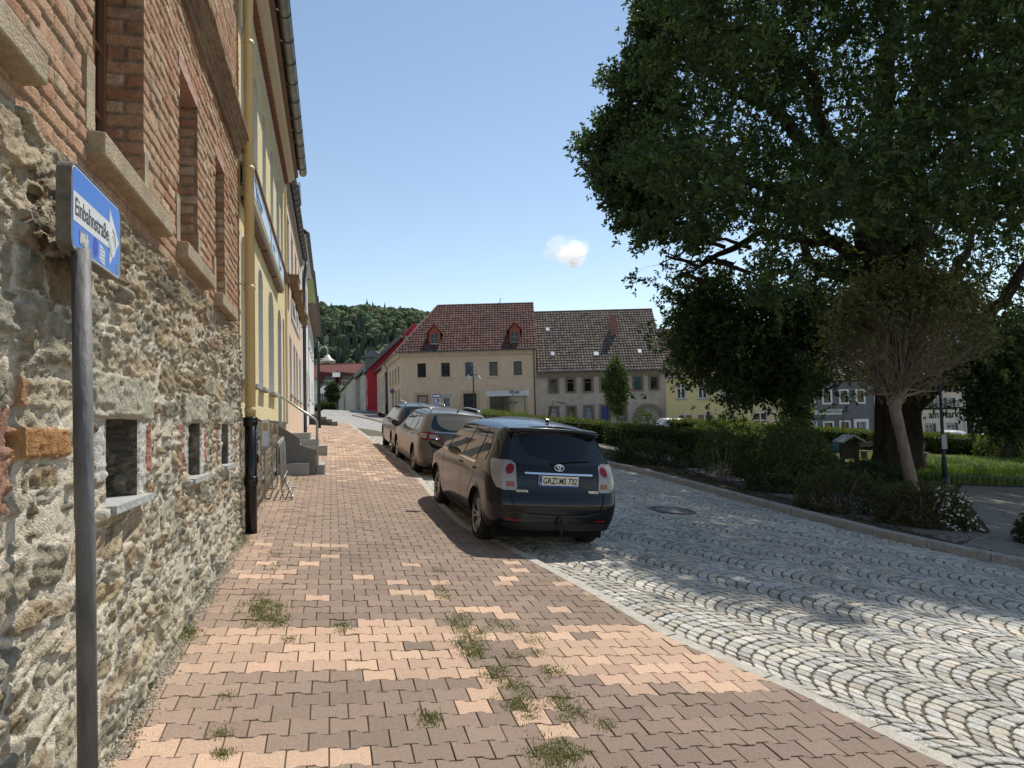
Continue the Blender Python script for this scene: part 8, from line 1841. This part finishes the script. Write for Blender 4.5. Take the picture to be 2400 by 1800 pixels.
# ---- traffic signs up the street
def sign_post(label, px, Y, top_y, name='traffic_sign'):
    b = P(px, 990, Y); g = gz(b[0], Y)-.06; t = thing(name, (b[0], Y, g), label, 'traffic sign'); MB().tube([(b[0], Y, g-.1), (b[0], Y, P(px, top_y, Y)[2])], .032, 8).build('post', m_pole, t); return t, b[0]
m_bl2 = M('sign_blue2', (.03, .10, .34), rough=.35)
Yp = 50; t, x_ = sign_post('blue parking sign under a white arrow plate before the corner house', 1024, Yp, 924); fs = frame((0, Yp), (1, 0)); q = rp(880, 700, 5.53, (748, 1292, 834, 1370), Yp)
MB().fbox(fs, q[0], q[1], q[2], q[3], .034, .05).build('plate', m_sw if 'm_sw' in globals() else m_white, t); MB().fbox(fs, q[0]+.02, q[1]-.02, q[2]+.02, q[3]-.02, .0502, .054).build('blue_face', m_bl2, t)
V_, F_ = text_mesh('P', .42, .001, .008); build('letter', place(V_, fs(q[0]+.09, q[2]+.07, .056), (1, 0, 0), (0, 0, 1), (0, -1, 0)), F_, m_white, t)
q = rp(880, 700, 5.53, (736, 1238, 846, 1284), Yp); MB().fbox(fs, q[0], q[1], q[2], q[3], .034, .05).build('arrow_plate', m_bl2, t); zc = (q[2]+q[3])/2; hh = (q[3]-q[2])/2
MB().poly([fs(q[0]+.03, zc-hh*.4, .053), fs(q[1]-.18, zc-hh*.4, .053), fs(q[1]-.18, zc-hh*.8, .053), fs(q[1]-.02, zc, .053), fs(q[1]-.18, zc+hh*.8, .053), fs(q[1]-.18, zc+hh*.4, .053), fs(q[0]+.03, zc+hh*.4, .053)]).build('arrow', m_white, t)
t, x_ = sign_post('round blue no-stopping sign with red rim beside corner house side wall', 921, 47, 910); z_ = P(921, 917, 47)[2]; Y_ = 46.95
for r_, o_, mt in ((.165, 0, M('sign_red', (.28, .03, .04), rough=.4)), (.135, -.004, M('sign_navy', (.03, .04, .22), rough=.4))):
    mb = MB(); mb.add([(x_+r_*cos(a), Y_+o_, z_+r_*math.sin(a)) for a in np.linspace(0, 2*pi, 24, endpoint=False)]+[(x_+r_*cos(a), Y_+o_+.003, z_+r_*math.sin(a)) for a in np.linspace(0, 2*pi, 24, endpoint=False)], [tuple(range(24)), tuple(range(24, 48))[::-1]]+[(k, (k+1) % 24, 24+(k+1) % 24, 24+k) for k in range(24)]); mb.build('disc', mt, t)
for a in (pi/4, -pi/4):
    d = np.array([cos(a), 0, math.sin(a)]); n_ = np.array([-d[2], 0, d[0]])*.016; c = np.array([x_, Y_-.007, z_]); MB().poly([c-d*.13-n_, c+d*.13-n_, c+d*.13+n_, c-d*.13+n_]).build('cross_bar', MATS['sign_red'], t)
t, x_ = sign_post('grey direction sign plates on a post before the shop window', 1204, 50, 913, 'direction_sign'); q = rp(880, 700, 5.53, (1736, 1188, 1865, 1238), 50); m_gp = M('plate_grey', (.20, .22, .22), rough=.5); xm = (q[0]+q[1])/2
MB().fbox(frame((0, 49.93), (1, 0)), q[0], xm-.02, q[2]+.05, q[3], 0, .03).build('plate', m_gp, t); MB().fbox(frame((0, 49.93), (1, 0)), xm+.02, q[1], q[2], q[3]-.04, 0, .03).build('plate', m_gp, t)
q = rp(880, 700, 5.53, (1778, 1255, 1798, 1330), 50); MB().fbox(frame((0, 49.93), (1, 0)), q[0], q[1], q[2], q[3], 0, .03).build('plate', m_gp, t)
# wrought bracket of a hanging sign on the grey house
q = rp(1200, 650, 3.687, (390, 1075, 447, 1105), 61.9); t = thing('sign_bracket', (q[0], 61.9, q[2]), 'empty wrought iron sign bracket on the grey house wall', 'bracket'); MB().tube([(q[0], 61.95, q[3]), (q[1], 61.6, q[3]-.15), (q[1], 61.6, q[2]+.2), (q[0]+.3, 61.9, q[2]+.1)], .03, 5).build('iron', m_dkf, t)

# ================================================================== WEEDS AND GRASS (stuff)
def blades(C_, h, n, rs, pal, spread=.05, w=.0035, lean=.6):
    N = len(C_)*n; B_ = np.repeat(C_, n, 0)+np.stack([rs.normal(0, 1, N), rs.normal(0, 1, N), np.zeros(N)], 1)*(np.repeat(spread, n)[:, None] if hasattr(spread, '__len__') else spread); B_[:, 2] = gza(B_[:, 0], B_[:, 1])+np.repeat(C_[:, 2], n)
    hh = (np.repeat(h, n) if hasattr(h, '__len__') else np.full(N, h))*rs.uniform(.4, 1.2, N); a = rs.uniform(0, 2*pi, N); d = np.stack([np.cos(a), np.sin(a), np.zeros(N)], 1); s = np.stack([-np.sin(a), np.cos(a), np.zeros(N)], 1)*w; l = rs.uniform(.1, lean, N)[:, None]
    up = np.array([0, 0, 1.0]); m_ = B_+d*(hh[:, None]*l*.35)+up*hh[:, None]*.6; e = B_+d*(hh[:, None]*l)+up*hh[:, None]*(1-.35*l)
    V = np.stack([B_-s, B_+s, m_+s*.7, m_-s*.7, e], 1).reshape(-1, 3); b = np.arange(N)*5; F = np.concatenate([np.stack([b, b+1, b+2, b+3], 1)]); T = np.stack([b+3, b+2, b+4, b+4], 1)
    c = pal[rs.randint(0, len(pal), N)]*rs.uniform(.7, 1.3, (N, 1)); 
    F2 = [tuple(f) for f in F.tolist()]+[tuple(f[:3]) for f in T.tolist()]; return V, F2, np.repeat(c, 5, 0)
rs = np.random.RandomState(31); m_gr = leafmat('grass_blades', .35)
GP = np.array([(.12, .17, .04), (.09, .13, .03), (.16, .19, .06), (.20, .19, .09)])
wp_ = []      # (px, py, radius px, clumps, height)
for (a, b, r, k, h) in [(1030, 1340, 14, 26, .02), (1040, 1380, 16, 34, .025), (1045, 1400, 12, 20, .02), (1075, 1450, 20, 44, .035), (1080, 1470, 14, 20, .03), (1100, 1495, 26, 70, .035), (1108, 1520, 22, 60, .035), (1115, 1535, 16, 36, .03), (1165, 1465, 16, 30, .03), (1205, 1475, 14, 22, .02), (1245, 1500, 18, 26, .025), (1200, 1540, 12, 22, .025), (1260, 1530, 10, 14, .02), (1170, 1575, 24, 54, .035), (1205, 1605, 20, 36, .03), (1290, 1575, 18, 34, .03), (1310, 1635, 22, 36, .03), (1215, 1645, 30, 66, .035), (1345, 1670, 26, 40, .03), (1310, 1765, 44, 110, .04), (1240, 1680, 14, 18, .025), (1005, 1680, 16, 26, .04), (1010, 1690, 14, 16, .03), (620, 1440, 34, 90, .05), (612, 1415, 26, 50, .04), (650, 1455, 20, 30, .035), (680, 1500, 8, 12, .03), (805, 1470, 13, 24, .035), (520, 1720, 10, 10, .04), (640, 1330, 14, 16, .03), (650, 1300, 14, 16, .03), (435, 1480, 24, 60, .05), (480, 1400, 16, 26, .04), (525, 1630, 10, 8, .03), (520, 1770, 12, 16, .04), (1420, 1700, 18, 24, .025), (860, 1035, 12, 20, .05), (835, 1010, 10, 16, .08), (700, 1120, 30, 50, .05), (760, 1030, 16, 30, .07), (565, 1265, 14, 26, .06), (620, 1240, 10, 8, .03), (745, 1045, 14, 18, .06), (870, 1050, 18, 26, .06), (895, 1058, 14, 22, .08)]:
    for _ in range(k): g = G(a+rs.normal(0, r*.8), b+rs.normal(0, r*.45)); wp_.append((g[0], g[1], .0, h))
# along the kerb, road side
for s in rs.uniform(.3, 26, 240):
    q = wp(s, 0, float(kerb_o(s))+abs(rs.normal(0, .05))); wp_.append((q[0], q[1], -.05, rs.choice([.03, .05, .09, .14], p=[.5, .3, .15, .05])))
for s in rs.uniform(1.5, 17, 160):
    q = wp(s, 0, abs(rs.normal(.02, .05))); wp_.append((q[0], q[1], 0, rs.uniform(.02, .07)))
A_ = np.array(wp_); V, F, c = blades(np.stack([A_[:, 0], A_[:, 1], A_[:, 2]], 1), A_[:, 3]*.5, 10, rs, GP*np.array([.95, .85, .9]), .026, .0026, 1.5)
build('weeds', V, F, m_gr, col=c)['kind'] = 'stuff'
# joints of the paving greened by tiny tufts
s = rs.uniform(1.5, 14, 1500); r_ = np.round((s+1.6)/.170)*.170-1.6+.085; o = rs.uniform(.1, 1, 1500)*kerb_o(r_); nz = fnoise(r_, o, 66, 3, .8); k = nz > .12; q = W0[None, :2]+r_[k, None]*WU[:2]+o[k, None]*WN[:2]
V, F, c = blades(np.concatenate([q, np.full((len(q), 1), -.004)], 1), .012, 12, rs, GP*.8, .012, .002, 1.2); build('joint_moss', V, F, m_gr, col=c)['kind'] = 'stuff'
# lawn grass and long grass in the flower beds
def scatter_px(pts, n):
    poly = [tuple(G(*p)[:2]) for p in pts]; xs = [p[0] for p in poly]; ys = [p[1] for p in poly]; out = []
    while len(out) < n: x = rs.uniform(min(xs), max(xs), 4*n); y = rs.uniform(min(ys), max(ys), 4*n); m_ = in_poly(x, y, poly); out += list(zip(x[m_], y[m_]))
    return np.array(out[:n])
for k, (pts, n, h, pal) in enumerate((([(2160, 1092), (2250, 1082), (2420, 1092), (2600, 1100), (2600, 1118), (2400, 1116), (2200, 1112), (2160, 1105)], 2600, .42, np.array([(.13, .20, .035), (.10, .16, .03), (.17, .23, .05)])), ([(2165, 1112), (2230, 1125), (2400, 1128), (2600, 1136), (2600, 1148), (2400, 1142), (2230, 1136), (2160, 1128)], 2200, .30, np.array([(.15, .22, .04), (.11, .17, .03)])), ([(2000, 1062), (2450, 1074), (2700, 1085), (2600, 1150), (2400, 1142), (2160, 1125), (2000, 1090)], 6500, .07, np.array([(.15, .17, .05), (.10, .14, .035)])))):
    q = scatter_px(pts, n); V, F, c = blades(np.concatenate([q, np.full((len(q), 1), .05)], 1), h, 9, rs, pal, .12, .011 if h > .1 else .010, .9); build('long_grass' if k < 2 else 'lawn_grass', V, F, m_gr, col=c)['kind'] = 'stuff'
# leaf litter and ground cover in the planting bed
q = np.array([(x, y) for x, y in zip(rs.uniform(2.5, 12, 9000), rs.uniform(10, 34, 9000))]); pk = [tuple(p) for p in park]; m_ = in_poly(q[:, 0], q[:, 1], pk) & ~in_poly(q[:, 0], q[:, 1], [(2.6, 34), (3.75, 30.3), (4.96, 24.8), (5.5, 18.5), (6.3, 14.5), (7.0, 11.4), (8.3, 12.6), (8.6, 17.8), (7.2, 24), (6.2, 28.9), (4.4, 34.5)]) & ~in_poly(q[:, 0], q[:, 1], [(7.0, 11.3), (8.5, 8.3), (13, 3), (14, 20), (12.9, 20.8), (11, 17.4), (8.6, 13)])
q = q[m_]; V, F, c = blades(np.concatenate([q, np.full((len(q), 1), .04)], 1), .07, 6, rs, np.array([(.05, .07, .025), (.08, .07, .035), (.06, .05, .03)]), .06, .008, 1.4); build('ground_cover', V, F, m_gr, col=c)['kind'] = 'stuff'
# ================================================================== CLOUD
def cloud(px, py, w, h, seed, Y=2400):
    c = P(px, py, Y); k = Y/FPX; import bmesh
    bm = bmesh.new(); bmesh.ops.create_icosphere(bm, subdivisions=4, radius=1)
    for v in bm.verts: v.co = Vector((c[0]+v.co.x*w*k/2, c[1]+v.co.y*w*k/2, c[2]+v.co.z*h*k/2+v.co.x*h*k*.32))
    me = bpy.data.meshes.new('cloud'); bm.to_mesh(me); bm.free(); o = bpy.data.objects.new('cloud', me); COL.objects.link(o); o['kind'] = 'structure'
    m = bpy.data.materials.new('cloud_vapour'); m.use_nodes = True; n = m.node_tree; N = n.nodes; L = n.links; N.remove(N['Principled BSDF']); pv = N.new('ShaderNodeVolumePrincipled'); pv.inputs['Color'].default_value = (1, 1, 1, 1); pv.inputs['Anisotropy'].default_value = .45
    tc = N.new('ShaderNodeTexCoord'); t = N.new('ShaderNodeTexNoise'); t.inputs['Scale'].default_value = 3.1; t.inputs['Detail'].default_value = 6; t.inputs['Roughness'].default_value = .62; mp = N.new('ShaderNodeMapping'); mp.inputs['Location'].default_value = (seed, seed*.7, 0); mp.inputs['Scale'].default_value = (1.0, 1.0, .6)
    L.new(tc.outputs['Generated'], mp.inputs[0]); L.new(mp.outputs[0], t.inputs[0])
    # fade to nothing at the hull
    vm = N.new('ShaderNodeVectorMath'); vm.operation = 'DISTANCE'; vm.inputs[1].default_value = (.5, .5, .5); L.new(tc.outputs['Generated'], vm.inputs[0]); r = N.new('ShaderNodeMapRange'); r.inputs[1].default_value = .5; r.inputs[2].default_value = .1; r.inputs[3].default_value = -.25; r.inputs[4].default_value = .12; L.new(vm.outputs['Value'], r.inputs[0])
    ad = N.new('ShaderNodeMath'); ad.operation = 'ADD'; L.new(t.outputs[0], ad.inputs[0]); L.new(r.outputs[0], ad.inputs[1]); r2 = N.new('ShaderNodeMapRange'); r2.inputs[1].default_value = .50; r2.inputs[2].default_value = .60; r2.inputs[4].default_value = .05; L.new(ad.outputs[0], r2.inputs[0]); L.new(r2.outputs[0], pv.inputs['Density'])
    L.new(pv.outputs[0], N['Material Output'].inputs['Volume']); me.materials.append(m)
cloud(1338, 588, 190, 100, 5.0); cloud(1502, 572, 50, 16, 8.0)
SC.cycles.volume_bounces = 12; SC.cycles.max_bounces = 12; SC.cycles.volume_step_rate = 4; SC.cycles.volume_max_steps = 64
bpy.context.view_layer.update()
